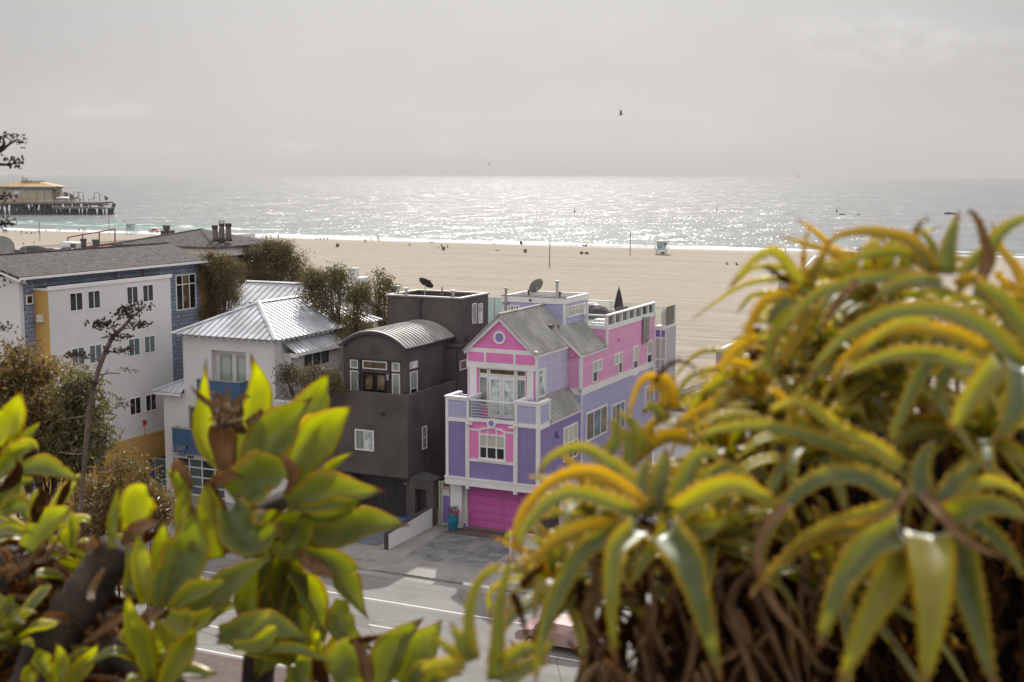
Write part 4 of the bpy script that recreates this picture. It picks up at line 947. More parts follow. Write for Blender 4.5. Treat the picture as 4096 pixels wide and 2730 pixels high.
m.tube([(q2[0], va+3, q2[1]), (q1[0], va+12, q1[1])], .25, 6); m.box(q1[0], q0[0]+4, va+12, va+12.4, q1[1]-.25, q1[1]+.1); m.obj('coping', 'white_paint', P)
m = MB(); m.box(q1[0], q0[0], va+11.9, va+12.3, zt-.2, q1[1]-.25); m.obj('rear_wall', 'board_cream', P)

# ================================================================== STREET
def sheet(name, pts, z, mat, kind='structure', sub=1):
    m = MB(); m.add([(p[0], p[1], z) for p in pts], [tuple(range(len(pts)))])
    return single(name, m, mat, None, None, (0, 0, 0), kind=kind)
m_, T = newmat('asphalt'); co = T.coord(); sp = T.n('ShaderNodeSeparateXYZ', Vector=co)
n1 = T.noise(co, 18, 4, .7); n2 = T.noise(T.coord(scale=(.06, .5, 1)), 1.2, 4); n3 = T.noise(co, .35, 4)
colr = T.mix(T.ramp(n2, .35, .65), (.195, .186, .176), (.255, .245, .232)); colr = T.mix(T.ramp(n3, .45, .7, 0, .5), colr, (.12, .115, .11)); colr = T.mix(T.m('MULTIPLY', n1, .5), colr, (.09, .088, .085))
cr = T.n('ShaderNodeTexVoronoi', _feature='DISTANCE_TO_EDGE', Vector=T.coord(scale=(.13, .22, 1)), Scale=1.0); colr = T.mix(T.ramp(cr.outputs[0], 0, .012, .55, 0), colr, (.05, .05, .05))
finish(m_, T, bsdf(T, Base_Color=colr, Roughness=.85, Normal=T.bump(n1, .4, .01)))
m_, T = newmat('concrete'); co = T.coord(); sp = T.n('ShaderNodeSeparateXYZ', Vector=co)
n1 = T.noise(co, 12, 4, .7); n3 = T.noise(co, .5, 5); colr = T.mix(T.ramp(n3, .35, .68), (.235, .228, .215), (.31, .30, .285)); colr = T.mix(T.m('MULTIPLY', n1, .4), colr, (.2, .195, .19))
fu = T.m('ABSOLUTE', T.m('SUBTRACT', T.m('FRACT', T.m('DIVIDE', T.m('ADD', sp.outputs[0], 100.35), 1.55)), .5)); fv = T.m('ABSOLUTE', T.m('SUBTRACT', T.m('FRACT', T.m('DIVIDE', T.m('ADD', sp.outputs[1], .35), 2.35)), .5))
ln = T.m('MAXIMUM', T.m('GREATER_THAN', fu, .488), T.m('GREATER_THAN', fv, .4925)); colr = T.mix(T.m('MULTIPLY', ln, .55), colr, (.06, .058, .055))
finish(m_, T, bsdf(T, Base_Color=colr, Roughness=.85, Normal=T.bump(n1, .2, .01)))
m_, T = newmat('stained_concrete'); co = T.coord(); sp = T.n('ShaderNodeSeparateXYZ', Vector=co)
n1 = T.noise(co, .8, 6, .65); n2 = T.noise(co, 2.5, 4, .6); colr = T.mix(T.ramp(n1, .38, .6), (.115, .122, .138), (.225, .22, .215)); colr = T.mix(T.ramp(n2, .6, .72, 0, .7), colr, (.05, .05, .055))
fu = T.m('ABSOLUTE', T.m('SUBTRACT', T.m('FRACT', T.m('DIVIDE', T.m('ADD', sp.outputs[0], 100.2), 1.05)), .5)); fv = T.m('ABSOLUTE', T.m('SUBTRACT', T.m('FRACT', T.m('DIVIDE', T.m('ADD', sp.outputs[1], .35), 2.35)), .5))
ln = T.m('MAXIMUM', T.m('GREATER_THAN', fu, .485), T.m('GREATER_THAN', fv, .4925)); colr = T.mix(T.m('MULTIPLY', ln, .6), colr, (.04, .04, .045))
finish(m_, T, bsdf(T, Base_Color=colr, Roughness=.8))
paint('trench_brown', (.115, .085, .075), .9, .2, sc=3); paint('road_paint', (.62, .62, .60), .7, .12, sc=4); paint('ochre_mark', (.5, .36, .06), .8, .3); paint('plate_grey', (.2, .195, .185), .8, .2)
paint('plate_dark', (.06, .06, .06), .8, .2)
ZR0 = -.13
m = MB(); m.add([(-400, 30, ZR0), (400, 30, ZR0), (400, 64.0, ZR0), (-400, 64.0, ZR0)], [(0, 1, 2, 3)]); single('road', m, 'asphalt', None, None, (0, 0, 0), kind='structure')
sheet('gutter', [(-200, 63.25), (200, 63.25), (200, 63.98), (-200, 63.98)], ZR0+.004, 'concrete')
sheet('pavement', [(-400, 64.15), (400, 64.15), (400, 100), (-400, 100)], 0, 'concrete')
m = MB(); m.box(-300, -41.6, 63.98, 64.15, -.4, .0); m.box(-31.2, 300, 63.98, 64.15, -.4, 0)
m.hull([(-41.6, 63.98, -.4), (-41.6, 64.15, -.4), (-41.6, 64.15, 0), (-41.6, 63.98, 0)], [(-39.0, 63.98, -.4), (-39.0, 64.15, -.4), (-39.0, 64.15, 0), (-39.0, 63.98, -.09)]); m.box(-39.0, -33, 63.98, 64.15, -.4, -.0); single('kerb', m, 'concrete', None, None, (0, 0, 0), kind='structure')
m = MB(); m.box(-60, -40.9, 63.96, 63.98, ZR0, .004); m.box(-60, -41.3, 63.96, 64.13, .0, .004); single('kerb_paint', m, 'kerb_red', None, None, (0, 0, 0), kind='structure')
sheet('driveway', [(-38.6, 66.9), (-33.0, 66.9), (-33.0, 72.6), (-38.9, 72.6)], .004, 'stained_concrete')
sheet('paver_drive', [(-49, 68.2), (-41.2, 68.2), (-41.2, 75.2), (-49, 75.2)], .004, 'paver')
sheet('drain_strip', [(-39.1, 72.85), (-33.0, 72.95), (-33.0, 74.6), (-38.3, 74.6)], .004, 'trench_brown')
sheet('drain_grate', [(-39.15, 72.75), (-33.0, 72.85), (-33.0, 72.98), (-39.15, 72.88)], .008, 'plate_dark')
sheet('near_road_strip', [(-300, 40), (300, 40), (300, 49.0), (-300, 49.0)], ZR0+.004, 'trench_brown')  # darker brown strip on the near side of the edge line
def stripe(u0, u1, v, w=.13): return sheet('road_marking', [(u0, v-w/2), (u1, v-w/2), (u1, v+w/2), (u0, v+w/2)], ZR0+.006, 'road_paint')
stripe(-300, 300, 59.55, .14)
for (a, b) in ((-34.4, -30.9), (-24, -20.6), (-44.8, -41.3)): stripe(a, b, 55.95)
for (a, b) in ((-34.3, -31.6), (-24, -20.6), (-44.8, -41.3)): stripe(a, b, 52.2)
stripe(-300, 300, 49.3, .14)
def c9(x, y): return 900+x/2.139, 2000+y/2.139
for (x, y) in ((1130, 512), (1255, 520)):
    u, v = sz(*c9(x, y), 0); sheet('utility_cover', [(u-.35, v-.2), (u+.35, v-.2), (u+.35, v+.2), (u-.35, v+.2)], .004, 'plate_grey'); sheet('cover_eye', [(u-.05, v-.03), (u+.05, v-.03), (u+.05, v+.03), (u-.05, v+.03)], .008, 'plate_dark')
for (x, y) in ((1150, 480), (1330, 485), (1040, 530), (1200, 555), (1250, 435)):
    u, v = sz(*c9(x, y), 0); sheet('survey_mark', [(u-.25, v-.35), (u-.17, v-.35), (u+.18, v+.3), (u+.1, v+.3)], .004, 'ochre_mark')
u, v = sz(*c9(1800, 1255), ZR0); m = MB(); m.cyl((u, v, ZR0-.02), .38, .026, 20); single('manhole_cover', m, 'plate_grey', None, None, (u, v, ZR0), kind='structure')
# low white wall between the drives
t = thing('driveway_wall', 'low white wall with a dark coping between the two drives', 'wall', (-40.35, 71, 0))
m = MB(); m.prism([(67.9, 0), (73.72, 0), (73.72, 1.35), (67.9, 1.0)], 'u', -40.47, -40.25); m.obj('wall', 'white_stucco', t)
m = MB(); m.prism([(67.88, 1.0), (73.72, 1.35), (73.72, 1.43), (67.88, 1.08)], 'u', -40.5, -40.22); m.box(-40.5, -40.22, 67.8, 67.88, 0, 1.08); m.obj('coping', 'dark_trim', t)
# gate with its warning sign
t = thing('entry_gate', 'white framed gate with a purple board panel and bars on top', 'gate', (-39.55, 74.4, 0))
m = MB()
for (a, b) in ((-40.12, -39.98), (-39.92, -39.8), (-39.24, -39.14)): m.box(a, b, 74.36, 74.46, 0, 3.02)
m.box(-39.8, -39.24, 74.36, 74.46, 2.98, 3.06); m.box(-39.8, -39.24, 74.36, 74.46, 2.05, 2.2); m.box(-39.8, -39.24, 74.36, 74.46, .05, .16); m.obj('frame', 'pale_green_metal', t)
m = MB(); m.box(-39.8, -39.24, 74.39, 74.43, .16, 2.05)
for k in range(4): m.box(-39.8+.14*k, -39.79+.14*k, 74.38, 74.39, .16, 2.05)
m.obj('panel', 'purple_paint', t)
m = MB()
for k in range(5): m.tube([(-39.74+.11*k, 74.41, 2.2), (-39.74+.11*k, 74.41, 2.98)], .014, 6)
m.obj('bar', 'pale_green_metal', t)
m = MB(); m.ball((-39.76, 74.33, 1.08), .05); m.box(-39.79, -39.73, 74.35, 74.36, 1.0, 1.3); m.obj('handle', 'galvanised', t)
m = MB(); m.box(-39.74, -39.3, 74.32, 74.345, 2.15, 2.68); sg_ = m.obj('warning_sign', 'sign_white', t)
m = MB(); m.box(-39.72, -39.32, 74.314, 74.32, 2.48, 2.65); g = m.obj('sign_header', 'red_bell', None); g['e'].data.transform(Matrix.Translation(-Vector(t['_b']))); g['e'].parent = sg_['e']
for (b, z, s, mt) in (('WARNING', 2.52, .1, 'sign_white'), ('Security 24/7', 2.36, .09, 'dark_paint'), ('Camera in Use', 2.23, .09, 'dark_paint')): text_part(t, b, -39.7, 74.312, z, s, mt, name='sign_text', ext=.003, w=.36, parent=sg_)
# flower pot
u, v = sz(1700+252/2.24, 1500+1392/2.24, 0)
t = thing('flower_pot', 'tall teal glazed pot of red and purple flowers by the gate', 'plant pot', (u, v, 0))
m = MB(); m.tube([(u, v, 0), (u, v, .1), (u, v, .5), (u, v, .9), (u, v, 1.12), (u, v, 1.2), (u, v, 1.2)], [.24, .27, .36, .37, .33, .37, .3], 20); m.obj('pot', 'teal_glaze', t, smooth=True)
m = MB(); m.cyl((u, v, 0), .33, .04, 20); m.obj('saucer', 'plate_dark', t)
for nm, mt, z0, z1, n in (('red_flowers', 'flower_red', 1.15, 1.4, 160), ('purple_flowers', 'flower_purple', 1.35, 1.62, 120)):
    m = MB()
    for k in range(n):
        a = random.random()*6.28; r = .42*math.sqrt(random.random()); z = z0+(z1-z0)*random.random()-r*.15; x, y = u+r*math.cos(a), v+r*math.sin(a); s = .035
        q = [np.array([random.gauss(0, s) for _ in range(3)])+np.array([x, y, z]) for _ in range(4)]; m.add(q, [(0, 1, 2), (0, 2, 3), (0, 1, 3)])
    m.obj(nm, mt, t)
# blue bin
u, v = sz(1100+1290/2.4125, 1550+1262/2.4125, 1.05)
t = thing('wheelie_bin', 'blue wheeled bin with a ribbed lid behind the low white wall', 'bin', (u, v, 0))
m = MB(); m.hull([(u-.25, v-.25, .05), (u+.25, v-.25, .05), (u+.25, v+.25, .05), (u-.25, v+.25, .05)], [(u-.33, v-.35, .98), (u+.33, v-.35, .98), (u+.33, v+.35, .98), (u-.33, v+.35, .98)]); m.obj('body', 'bin_blue', t)
m = MB(); m.hull([(u-.4, v-.42, .98), (u+.4, v-.42, .98), (u+.4, v+.42, .98), (u-.4, v+.42, .98)], [(u-.32, v-.34, 1.1), (u+.32, v-.34, 1.1), (u+.32, v+.34, 1.1), (u-.32, v+.34, 1.1)])
for k in range(4): m.box(u-.3+k*.17, u-.24+k*.17, v-.36, v+.36, 1.1, 1.14)
m.obj('lid', 'bin_blue', t)
for s_ in (-.3, .3): m = MB(); m.tube([(u+s_-.03, v+.3, .1), (u+s_+.03, v+.3, .1)], .1, 10); m.obj('wheel', 'tyre', t)
# painted board and fence at the right of the pink drive
u0, v0 = sz(2043, 2290, 0); u0 = -32.6; v0 = 69.2
t = thing('painted_board', 'cream painted board in a white frame at the right of the pink drive', 'screen', (u0, v0, 0))
zt = sv(2048, 2128, v0)[1]
ul = sv(2048, 2128, v0)[0]
m = MB(); m.box(ul, ul+4.4, v0, v0+.06, .05, zt); m.obj('panel', 'board_cream', t)
m = MB(); m.box(ul-.14, ul, v0-.06, v0+.12, 0, zt+.02); m.box(ul-.0, ul+4.4, v0-.05, v0, zt-.08, zt); m.box(ul+1.35, ul+1.43, v0-.05, v0, .05, zt-.08); m.box(ul+2.8, ul+2.88, v0-.05, v0, .05, zt-.08); m.box(ul, ul+4.4, v0-.05, v0, zt*.5, zt*.5+.06); m.obj('frame', 'white_paint', t)
m = MB(); q = sv(2085, 2205, v0); m.ring(q, .27, .33, 'v', v0-.02, v0-.004, 24, .2, 2.9); m.ring((q[0], q[1]-.02), .0, .16, 'v', v0-.018, v0-.004, 20); m.obj('painted_mark', 'navy_wall', t)
t = thing('wooden_fence', 'dark wooden picket fence behind the painted board', 'fence', (-31.5, 71, 0))
for k in range(16):
    a = k*.3; m = MB(); m.prism([(71+a, 0), (71.2+a, 0), (71.2+a, 2.3), (71.1+a, 2.5), (71+a, 2.3)], 'u', -31.9, -31.86); m.obj('picket', 'fence_dark', t)
m = MB(); m.box(-31.86, -31.8, 71, 75.7, .6, .7); m.box(-31.86, -31.8, 71, 75.7, 1.8, 1.9); m.obj('rail', 'fence_dark', t)
# navy gate and beige wall left of the white house
t = thing('navy_wall', 'navy blue wall and glazed gate between the ochre base and the white house', 'gate', (-63.5, 74.5, 0))
m = MB(); m.box(-65.4, -64.0, 73.8, 74.0, 0, 2.3); m.box(-64.2, -64.0, 74.0, 78, 0, 2.3); m.obj('wall', 'navy_wall', t)
m = MB(); m.box(-63.98, -63.85, 73.8, 73.95, 0, 2.45); m.box(-62.4, -62.25, 73.8, 73.95, 0, 2.45); m.box(-63.85, -62.4, 73.8, 73.95, 2.3, 2.45); m.obj('frame', 'grey_metal', t)
m = MB(); m.box(-63.85, -62.4, 73.86, 73.9, .05, 2.3); m.obj('door', 'glass_blue', t)
t = single('garden_wall', MB().box(-66.3, -65.6, 66, 74.6, 0, 1.5), 'beige_stucco', 'low beige wall along the ochre base', 'wall', (-66, 70, 0))
single('carport_wall', MB().box(-72, -62.6, 66.5, 66.8, 0, 1.4), 'navy_wall', 'low navy blue wall behind the brown shrubs', 'wall', (-67, 66.6, 0))
# ================================================================== BEACH AND SEA
m_, T = newmat('sand'); co = T.coord(); sp = T.n('ShaderNodeSeparateXYZ', Vector=co)
n1 = T.noise(T.coord(scale=(.5, 1.3, 1)), .55, 6, .65); n2 = T.noise(T.coord(scale=(.02, .09, 1)), 1.0, 5, .6)
fur = T.noise(T.coord(scale=(.010, .33, 1)), 1.1, 6, .72); fur2 = T.noise(T.coord(scale=(.004, .16, 1)), 1.0, 3, .6)
near = T.m('MULTIPLY', T.ramp(sp.outputs[1], 330, 110), T.ramp(sp.outputs[0], -140, -40, .25, 1))
colr = T.mix(T.ramp(n1, .35, .65), (.275, .238, .196), (.345, .302, .250)); colr = T.mix(T.ramp(n2, .35, .65, 0, .4), colr, (.36, .316, .262))
colr = T.mix(T.m('MULTIPLY', T.ramp(fur, .53, .60, 0, .75), near), colr, (.18, .15, .12)); colr = T.mix(T.ramp(fur2, .60, .63, 0, .35), colr, (.21, .175, .14))
wet = T.ramp(T.m('ADD', sp.outputs[1], T.m('MULTIPLY', n2, 8)), 443, 459); colr = T.mix(T.m('MULTIPLY', wet, .45), colr, (.15, .13, .11))
hgt = T.m('ADD', T.m('MULTIPLY', n1, .7), T.m('MULTIPLY', fur, near))
finish(m_, T, bsdf(T, Base_Color=colr, Roughness=T.m('SUBTRACT', .95, T.m('MULTIPLY', wet, .35)), Specular_IOR_Level=.2, Normal=T.bump(hgt, .8, .3)))
m = MB(); us = np.concatenate([np.linspace(-2200, -420, 12), np.linspace(-400, 260, 120), np.linspace(280, 1500, 12)]); vs = np.concatenate([[96, 100, 104], np.linspace(110, 480, 75), [520]])
for v in vs:
    for u in us:
        und = .10*math.sin(u*.13+v*.05)+.09*math.sin(v*.19+u*.021)+RNG.normal()*.03 if 115 < v < 440 else 0
        m.v.append((u, v, (sandz(v) if v > 100.5 else -.02)+und))
nu = len(us); m.f = [(i*nu+j, i*nu+j+1, (i+1)*nu+j+1, (i+1)*nu+j) for i in range(len(vs)-1) for j in range(nu-1)]
single('beach_sand', m, 'sand', None, None, (0, 0, 0), kind='structure', smooth=True)
m_, T = newmat('sea_water'); co = T.coord(); sp = T.n('ShaderNodeSeparateXYZ', Vector=co); cam = T.n('ShaderNodeCameraData')
w3 = T.noise(T.coord(scale=(.004, .012, 1)), 1.0, 4, .5)
def slope(sc, det, amp):
    nd = T.n('ShaderNodeTexNoise', Vector=T.coord(scale=sc), Scale=1.0, Detail=det, Roughness=.62); s_ = T.n('ShaderNodeVectorMath', _operation='SUBTRACT'); T.set(s_.inputs[0], nd.outputs['Color']); s_.inputs[1].default_value = (.5, .5, .5)
    q = T.n('ShaderNodeVectorMath', _operation='MULTIPLY'); T.set(q.inputs[0], s_.outputs[0]); q.inputs[1].default_value = (amp, amp, 0); return q.outputs[0]
ad = T.n('ShaderNodeVectorMath', _operation='ADD'); T.set(ad.inputs[0], slope((.95, .26, 1), 3, 1.75)); T.set(ad.inputs[1], slope((.07, .03, 1), 3, .8))
ad2 = T.n('ShaderNodeVectorMath', _operation='ADD'); T.set(ad2.inputs[0], ad.outputs[0]); ad2.inputs[1].default_value = (0, 0, 1)
nrm = T.n('ShaderNodeVectorMath', _operation='NORMALIZE'); T.set(nrm.inputs[0], ad2.outputs[0])
dv = T.m('SUBTRACT', sp.outputs[1], SHORE)
fo = T.noise(T.coord(scale=(.018, .075, 1)), 1.0, 6, .7)
near = T.ramp(dv, 75, 4)
edge = T.m('SUBTRACT', 1.02, T.m('MULTIPLY', near, .62))
left = T.ramp(sp.outputs[0], -230, -390)
foam = T.m('MULTIPLY', T.ramp(fo, T.m('SUBTRACT', edge, T.m('MULTIPLY', left, .12)), T.m('ADD', edge, .1)), T.ramp(dv, 110, 60))
colr = T.mix(foam, T.mix(T.ramp(w3, .4, .6), (.125, .138, .143), (.15, .162, .165)), (.72, .74, .74)); shal = T.m('MULTIPLY', T.ramp(dv, 260, 10), .8); colr = T.mix(shal, colr, T.mix(foam, (.12, .16, .16), (.72, .74, .74)))
rough = T.m('ADD', .23, T.m('MULTIPLY', foam, .6))
finish(m_, T, bsdf(T, Base_Color=colr, Roughness=rough, IOR=1.33, Specular_IOR_Level=.47, Normal=nrm.outputs[0]))
m = MB(); m.add([(-60000, 430, SEA), (60000, 430, SEA), (60000, 70000, SEA), (-60000, 70000, SEA)], [(0, 1, 2, 3)])
single('sea', m, 'sea_water', None, None, (0, 0, 0), kind='structure')
m_, T = newmat('wave_green'); co = T.coord(); fo = T.noise(T.coord(scale=(.06, .3, .6)), 1.0, 5, .7); sp = T.n('ShaderNodeSeparateXYZ', Vector=co)
colr = T.mix(T.m('MULTIPLY', T.ramp(fo, .5, .62), 1.), (.17, .27, .245), (.7, .73, .72))
finish(m_, T, bsdf(T, Base_Color=colr, Roughness=.35, IOR=1.33))
m = MB(); prof = ((-9, 0), (-4, .25), (-1.6, .7), (-.6, 1.15), (0, 1.3), (1.5, 1.0), (5, .4), (11, 0)); n_ = 90
wu, wv = sz(330, 902, SEA); L = []
for i in range(n_):
    t = i/(n_-1); u = wu-90+t*215; k = math.sin(math.pi*min(1, max(0, t)))**.5*(1+.18*math.sin(i*.7)+.12*RNG.normal()); vv = wv+5*math.sin(t*5+1)+t*3
    m.v += [(u, vv+p[0], SEA-.05+max(0, p[1]*1.25*k)) for p in prof]
q = len(prof); m.f = [(i*q+j, i*q+j+1, (i+1)*q+j+1, (i+1)*q+j) for i in range(n_-1) for j in range(q-1)]
single('breaking_wave', m, 'wave_green', None, None, (0, 0, 0), kind='structure', smooth=True)

# ================================================================== PIER
PD = 860.
def pp(x, y, d=PD): return at(x/5.115, 680+y/5.115, d)
def pbox(m, x0, x1, y0, y1, d0, d1):
    a, b = pp(x0, y1, PD), pp(x1, y0, PD); return m.box(a[0], b[0], d0, d1, a[2], b[2])
bs = pp(900, 910); bs = (float(bs[0]), PD, SEA)
P = thing('pier', 'long timber pier on dark flared piles reaching into the sea', 'pier', bs, 'w')
zt = pp(0, 662)[2]
m = MB(); a, b = pp(-900, 690), pp(2110, 660); m.box(a[0], b[0], PD-2, PD+26, a[2], b[2]); m.obj('upper_deck', 'pier_deck', P)
m = MB(); a, b = pp(1190, 788), pp(2335, 768); m.box(a[0], b[0], PD-6, PD+6, a[2], b[2]); a, b = pp(1850, 725), pp(2200, 700); m.box(a[0], b[0], PD, PD+9, a[2], b[2]); m.obj('lower_deck', 'pier_deck', P)
m = MB()
for (x0, x1, y, yb) in ((-900, 2110, 612, 660), (1190, 2335, 728, 768)):
    a, b = pp(x0, y), pp(x1, yb)
    for z in (a[2], a[2]*.66+b[2]*.34, a[2]*.33+b[2]*.67): m.box(a[0], b[0], PD-(2 if x0 < 0 else 6), PD-(1.9 if x0 < 0 else 5.9), z-.05, z+.05)
    for x in np.arange(a[0], b[0]+.1, 2.4): m.box(x-.05, x+.05, PD-(2 if x0 < 0 else 6), PD-(1.9 if x0 < 0 else 5.9), b[2], a[2])
m.obj('railing', 'white_stucco', P)
px_ = (-60, 0, 65, 110, 195, 250, 310, 372, 400, 470, 520, 590, 650, 720, 790, 862, 930, 968, 1030, 1090, 1160, 1250, 1330, 1380, 1450, 1530, 1612, 1640, 1705, 1790, 1890, 1925, 1970, 2100, 2280)
for i, x in enumerate(px_):
    top = 690 if x < 1180 else 785; z1 = pp(x, top)[2]; X = pp(x, 800)[0]; w = RNG.uniform(.75, 1.25)*(1.5 if x in (110, 310, 520, 862, 1250, 1380, 1530, 1890, 1970, 2100) else .9); lean = RNG.normal()*1.2 if x < 1200 else 0
    m = MB(); y = PD+(RNG.uniform(-1, 3) if x < 1180 else -1); m.tube([(X, y, SEA-2), (X, y, SEA+1.2), (X+lean*.4, y, SEA+4), (X+lean, y, z1)], [w*1.25, w*1.05, w*.72, w*.7], 8); m.obj('pile', 'pile_wood', P)
    if x < 1180 or i % 2:
        m = MB(); X2 = X+RNG.uniform(2, 6); m.tube([(X2, PD+12, SEA-2), (X2, PD+12, SEA+2), (X2+RNG.normal()*1.5, PD+12, pp(x, 690)[2])], [w*1.1, w*.8, w*.65], 8); m.obj('pile', 'pile_wood', P)
for i in range(22):
    x = -60+i*56; a, b = pp(x, 880), pp(x+RNG.choice([-75, 75, 60, -50]), 700); m = MB(); m.tube([(a[0], PD+5, a[2]), (b[0], PD+5, b[2])], .4, 5); m.obj('cross_brace', 'pile_wood', P)
m = MB(); a, b = pp(-300, 712), pp(1180, 690); m.box(a[0], b[0], PD+7, PD+9.6, a[2], b[2]); m.obj('girder', 'pile_wood', P)
for x in (1240, 1440, 1610, 1770, 2085): a, b = pp(x-25, 770), pp(x+25, 690); m = MB(); m.box(a[0], b[0], PD-1, PD+5, a[2], b[2]); m.obj('pier_block', 'pile_wood', P)
P = thing('pier_restaurant', 'two storey cream restaurant with an orange roof standing on the pier', 'restaurant', (float(pp(500, 660)[0]), PD+6, float(zt)), 'w')
m = MB(); pbox(m, 125, 1095, 345, 662, PD+4, PD+22); pbox(m, -700, 125, 330, 662, PD+7, PD+22); pbox(m, 1095, 1240, 462, 662, PD+8, PD+20); pbox(m, 1380, 1480, 555, 662, PD+8, PD+14); m.obj('wall', 'pier_wall', P)
m = MB(); E_ = [pp(20, 345), pp(800, 350), pp(1200, 345)]
e0, e1 = pp(-10, 340), pp(1190, 345); r0, r1 = pp(400, 245), pp(800, 250)
lo = [(e0[0], PD+1, e0[2]), (e1[0], PD+1, e1[2]), (e1[0], PD+26, e1[2]), (e0[0], PD+26, e0[2])]; hi = [(r0[0], PD+10, r0[2]), (r1[0], PD+10, r1[2]), (r1[0], PD+17, r1[2]), (r0[0], PD+17, r0[2])]
m.hull(lo, hi); m.hull([(p[0], p[1], p[2]-.3) for p in lo], lo); m.obj('roof', 'pier_roof', P)
m = MB(); pbox(m, 400, 805, 220, 262, PD+9, PD+18); rb = m.obj('roof_parapet', 'pier_wall', P)
m = MB(); a = pp(595, 250); m.ring((a[0], a[2]), .01, 1.15, 'v', PD+8.7, PD+9, 20); m.obj('roof_emblem', 'dish_grey', P)
a = pp(425, 262); text_part(P, 'Mariasol', a[0], PD+8.9, a[2], 6.5, 'charcoal', name='roof_sign', w=pp(545, 0)[0]-a[0])
a = pp(315, 470); m = MB(); pbox(m, 308, 408, 440, 482, PD+3.7, PD+4); sgn_ = m.obj('wall_sign', 'sign_white', P)
m = MB(); a, b, c = pp(1180, 335), pp(1330, 352), pp(1270, 372); m.hull([(a[0], PD+1, a[2]), (b[0], PD+1, b[2]), (c[0], PD+1, c[2])], [(a[0], PD+8, a[2]), (b[0], PD+4, b[2]), (c[0], PD+8, c[2])]); m.obj('awning', 'charcoal', P)
for (x0, x1, y0, y1, n) in ((140, 495, 352, 425, 14), (605, 765, 362, 432, 7), (775, 915, 362, 432, 4), (935, 1090, 362, 432, 5), (190, 290, 500, 590, 1), (310, 405, 505, 590, 1), (535, 590, 365, 445, 2), (-60, 45, 340, 405, 3)):
    f = MB(); pbox(f, x0, x1, y0, y1, PD+3.8, PD+4.2); fo_ = f.obj('window_band', 'white_paint', P)
    for k in range(n):
        w = (x1-x0)/n; g = MB(); pbox(g, x0+w*k+w*.12, x0+w*(k+1)-w*.12, y0+6, y1-6, PD+3.7, PD+3.8); go = g.obj('pane', 'glass_dark', None); go['e'].data.transform(Matrix.Translation(-Vector(P['_b']))); go['e'].parent = fo_['e']
m = MB(); pbox(m, 180, 760, 598, 628, PD+3.5, PD+4); m.obj('yellow_band', 'pier_roof', P)
m = MB()
for k in range(8): a, b = pp(480+k*11, 470+k*14), pp(500+k*11, 476+k*14); m.box(a[0], b[0], PD+1, PD+2.5, b[2], a[2])
a, b, c, d_ = pp(480, 462), pp(570, 560), pp(520, 455), pp(590, 540); m.tube([(a[0], PD+1, a[2]), (b[0], PD+1, b[2])], .15, 5); m.tube([(c[0], PD+2.5, c[2]), (d_[0], PD+2.5, d_[2])], .15, 5); m.obj('stair', 'galvanised', P)
m = MB()
for x in (125, 770, 925, 1095): pbox(m, x-4, x+4, 350, 662, PD+3.6, PD+4)
m.obj('corner_trim', 'pier_roof', P)
a, b = pp(205, 285), pp(205, 95); m = MB(); m.tube([(a[0], PD+12, a[2]-1), (b[0], PD+12, b[2])], .12, 5); m.box(b[0]-3, b[0]+3, PD+12, PD+12.2, b[2]-.1, b[2]+.1)
for x in (-30, 55, 115): q, r_ = pp(x, 280), pp(x, 205); m.tube([(q[0], PD+12, q[2]-2), (r_[0], PD+12, r_[2])], .1, 5)
a, b = pp(-100, 240), pp(155, 246); m.box(a[0], b[0], PD+12, PD+12.1, b[2], a[2]); m.obj('antenna', 'galvanised', P)
t = thing('pier_kiosk', 'small white roofed kiosk on the pier right of the restaurant', 'kiosk', (float(pp(1300, 0)[0]), PD+5, float(zt)), 'w')
m = MB(); pbox(m, 1200, 1395, 580, 662, PD+3, PD+8); m.obj('wall', 'pier_wall', t)
m = MB(); a, b = pp(1170, 580), pp(1400, 545); m.hull([(a[0], PD+2, a[2]), (b[0], PD+2, a[2]), (b[0], PD+9, a[2]), (a[0], PD+9, a[2])], [(a[0]+1, PD+5, b[2]), (b[0]-2, PD+5, b[2]), (b[0]-2, PD+6, b[2]), (a[0]+1, PD+6, b[2])]); m.obj('roof', 'sign_white', t)
for i, (x, y0, y1, k) in enumerate(((1650, 480, 655, 1), (1735, 480, 655, 1), (2072, 485, 655, 1), (1240, 430, 655, 1), (1388, 470, 655, 0), (1490, 495, 655, 0), (2200, 545, 725, 0), (1147, 400, 462, 0))):
    a, b = pp(x, y1), pp(x, y0); lab = ['hooked pier lamp right of the viewing benches', 'hooked pier lamp between the two others beyond the kiosk', 'hooked pier lamp nearest the pier end', 'leaning hooked lamp beside the restaurant', 'pier post with round loudspeakers behind the kiosk', 'pier post with a crossed head right of the kiosk', 'tall post on the lower pier landing near its tip', 'short camera post on the restaurant annexe'][i]
    t = thing('pier_lamp' if k else 'pier_post', lab, 'street lamp' if k else 'post', (float(a[0]), PD+2, float(a[2])), 'w', group='lamps and posts along the pier')
    m = MB(); m.tube([(a[0], PD+2, a[2]), (b[0], PD+2, b[2])], .22, 6); m.obj('pole', 'pile_wood', t)
    m = MB()
    if k: m.tube([(b[0], PD+2, b[2]), (b[0]-1.4, PD+2, b[2]+1.0), (b[0]-3.4, PD+2, b[2]+.4), (b[0]-3.8, PD+2, b[2]-2.2)], .16, 5); m.ball((b[0]-3.8, PD+2, b[2]-3), (.5, .5, .8)); m.obj('lamp_head', 'pile_wood', t)
    else: m.box(b[0]-1.1, b[0]+1.1, PD+1.7, PD+2.3, b[2]-2.2, b[2]-1.3); m.ball((b[0]-.7, PD+2, b[2]-.2), .7); m.ball((b[0]+.8, PD+2, b[2]-1), .7); m.obj('post_head', 'pile_wood', t)

